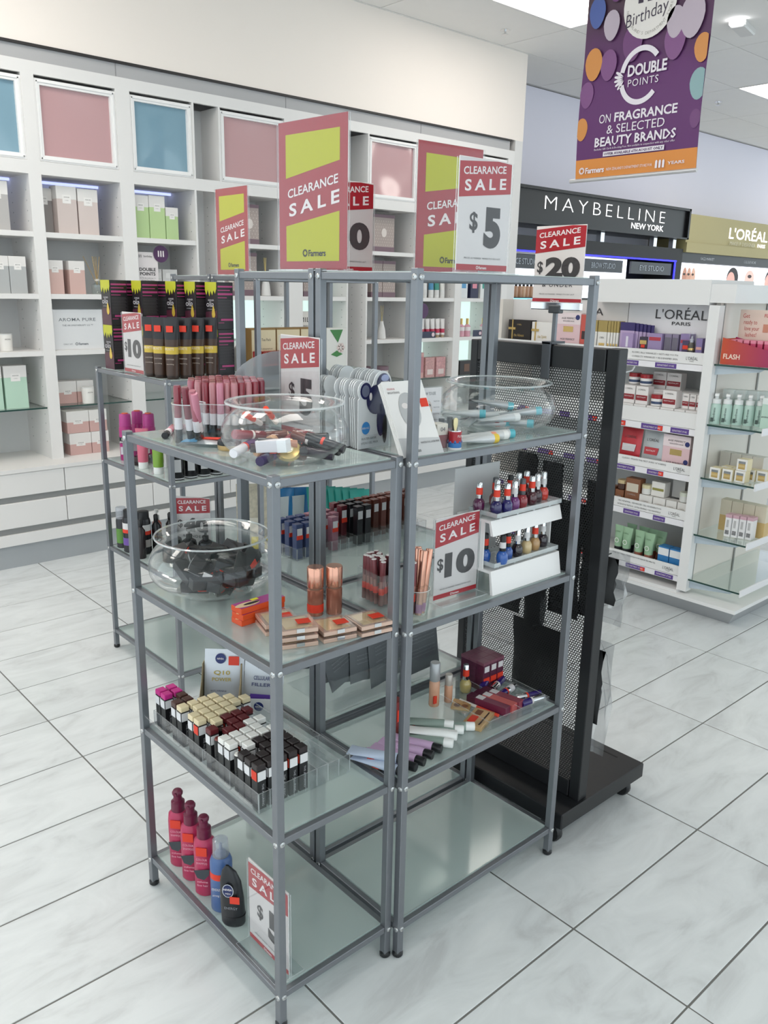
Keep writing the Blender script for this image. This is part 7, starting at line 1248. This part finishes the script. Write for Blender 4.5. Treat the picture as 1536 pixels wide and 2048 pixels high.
part('tray_side', MB(ogr()).prism([(0.0, 0.0), (0.28, 0.0), (0.28, 0.055), (0.0, 0.115)], 0, 0.004), t); part('tray_side', MB(mat('#b8326a', 0.4)).prism([(0.0, 0.0), (0.28, 0.0), (0.28, 0.055), (0.0, 0.115)], 0.12, 0.124), t); part('tray_back', MB(mat('#d9572c', 0.4)).bx(0, 0.003, 0.004, 0.12, 0, 0.11), t)
part('header_card', MB(mat('#e3cdbf', 0.5)).bx(0.005, 0.26, 0.126, 0.13, 0.0, 0.235), t); l = MB(mat('#c0504a', 0.5))
for i, s in enumerate(('Get', 'ready to', 'love your', 'lashes!')): l.text(s, 0.02+0.006*i, 0.20-0.027*i, 0.026, 0.1252, 0, width=(0.03, 0.06, 0.066, 0.05)[i])
l.text('FLASH', 0.115, 0.205, 0.02, 0.1252, 0, width=0.05, bold=0.02); l.bx(0.115, 0.138, 0.124, 0.1252, 0.14, 0.175, mat('#c98a72', 0.5)); l.bx(0.142, 0.165, 0.124, 0.1252, 0.14, 0.175, mat('#c08068', 0.5)); l.text('FLASH', 0.012, 0.025, 0.03, -0.0008, mat('#f0d9c8', 0.5), width=0.075, bold=0.02); part('lettering', l, t, flat=True)
lb = Proto(carton('lash_pack', '', 'pack', 0.022, 0.075, 0.105, mat('#c94a6e', 0.35), band=(0.12, mat('#e58aa0', 0.35))))
for k in range(7): lb.put((2.575, 0.625-0.030*k, 1.183), FX, 'pink lash pack standing in the orange display, %s from the left' % ORD[k], 'pink lash packs')
def foam(lab, x, y):
    t = thing('foam_cleanser', lab, 'bottle', (x, y, 0.911), FX+0.4, 'mint foam cleansers'); part('bottle', MB(mat('#b3cdc2', 0.35)).lathe([(0.021, 0), (0.0225, 0.003), (0.0225, 0.085), (0.017, 0.093)], 18), t); part('collar', MB(WHC).lathe([(0.0185, 0.093), (0.0185, 0.112), (0.008, 0.115), (0.007, 0.128)], 16), t); part('pump_head', MB(WHC).cbx(-0.009, 0.009, -0.024, 0.009, 0.126, 0.138, 0.002), t); part('clear_cap', MB(ACR).lathe([(0.0205, 0.095), (0.021, 0.142)], 16), t)
    l = MB(mat('#3a4a44', 0.5)); l.text('goodness', 0, 0, 0.014, 0, 0, 'L', width=0.06, T=Matrix.Translation((0.0, -0.0232, 0.015)) @ Matrix.Rotation(-PI/2, 4, 'Y')); l.bx(-0.016, -0.004, -0.0232, -0.0215, 0.012, 0.03, mat('#4a5a54', 0.5)); part('lettering', l, t, flat=True)
for k in range(5): foam('mint foam cleanser pump bottle, %s from the left on the end cap' % ORD[k], 2.535+0.024*k, 0.665-0.040*k)
for k in range(4): eb('pale mint carton behind the foam cleansers, %s from the left' % ORD[k], 2.64+0.02*k, 0.655-0.045*k, 0.911, 0.048, 0.05, 0.150, '#c9d6d0', band=(0.25, mat('#dde4e0', 0.4)), group='mint cartons')
eb('tall mint goodness carton beside the last foam cleanser', 2.60, 0.455, 0.911, 0.04, 0.05, 0.135, '#b9d3c4', band=(0.2, mat('#dfe6e2', 0.4)), txt=[('goodness', 0, 0.05, 0.01, 0.034, INK)])
def jarbox(lab, x, y, z):
    t = eb(lab, x, y, z, 0.047, 0.05, 0.052, '#e0d2ac', group='honey jar boxes'); part('white_front', MB(mat('#e6e4e0', 0.4)).bx(-0.0235, 0.0235, -0.0264, -0.0252, 0, 0.052), t); f = MB(mat('#b5985a', 0.3)); f.bx(-0.015, 0.015, -0.0278, -0.0266, 0.008, 0.032); f.bx(-0.0155, 0.0155, -0.0279, -0.0266, 0.032, 0.043, mat('#8a8c8e', 0.25, 0.6)); f.bx(-0.014, 0.014, -0.0283, -0.0279, 0.016, 0.026, mat('#c9b079', 0.4)); part('jar_print', f, t)
    return t
for k in range(3): jarbox('honey coloured jar box in the bottom row, %s from the left' % ORD[k], 2.535+0.012*k, 0.620-0.053*k, 0.665)
jarbox('honey coloured jar box stacked on the third bottom one', 2.562, 0.512, 0.718)
for k in range(4): jarbox('honey coloured jar box in the rear rank, %s from the left' % ORD[k], 2.60+0.012*k, 0.600-0.05*k, 0.665)
for k in range(4): eb('grey plain carton at the back of the jar box shelf, %s from the left' % ORD[k], 2.70, 0.66-0.052*k, 0.665, 0.05, 0.05, 0.10, '#cdc8bf', group='grey cartons')
for k in range(4):
    t = eb('white pink topped serum carton with barcode, %s from the left on the end cap' % ORD[k], 2.60+0.008*k, 0.560-0.030*k, 0.393, 0.0275, 0.045, 0.105, '#e4e2e2', band=(0.14, mat('#c9a3ae', 0.4)), group='serum cartons'); f = MB(INK)
    for i in range(5): f.bx(-0.009, 0.009, -0.0238, -0.0226, 0.012+0.004*i, 0.0142+0.004*i)
    f.bx(-0.006, 0.004, -0.0238, -0.0226, 0.045, 0.08, mat('#b5b3b3', 0.5)); part('barcode', f, t)
for k in range(4): eb('kraft carton behind the serum cartons, %s from the left' % ORD[k], 2.69, 0.62-0.055*k, 0.393, 0.052, 0.05, 0.15, '#c9ab72', group='kraft cartons', band=(0.5, mat('#d3c9b4', 0.4)))

# ------------------------------------------------------------------ remove prototypes that were never placed
for p in PROTOS:
    if not p.used:
        for c in list(p.root.children):
            for g_ in list(c.children): bpy.data.objects.remove(g_)
            bpy.data.objects.remove(c)
        bpy.data.objects.remove(p.root)
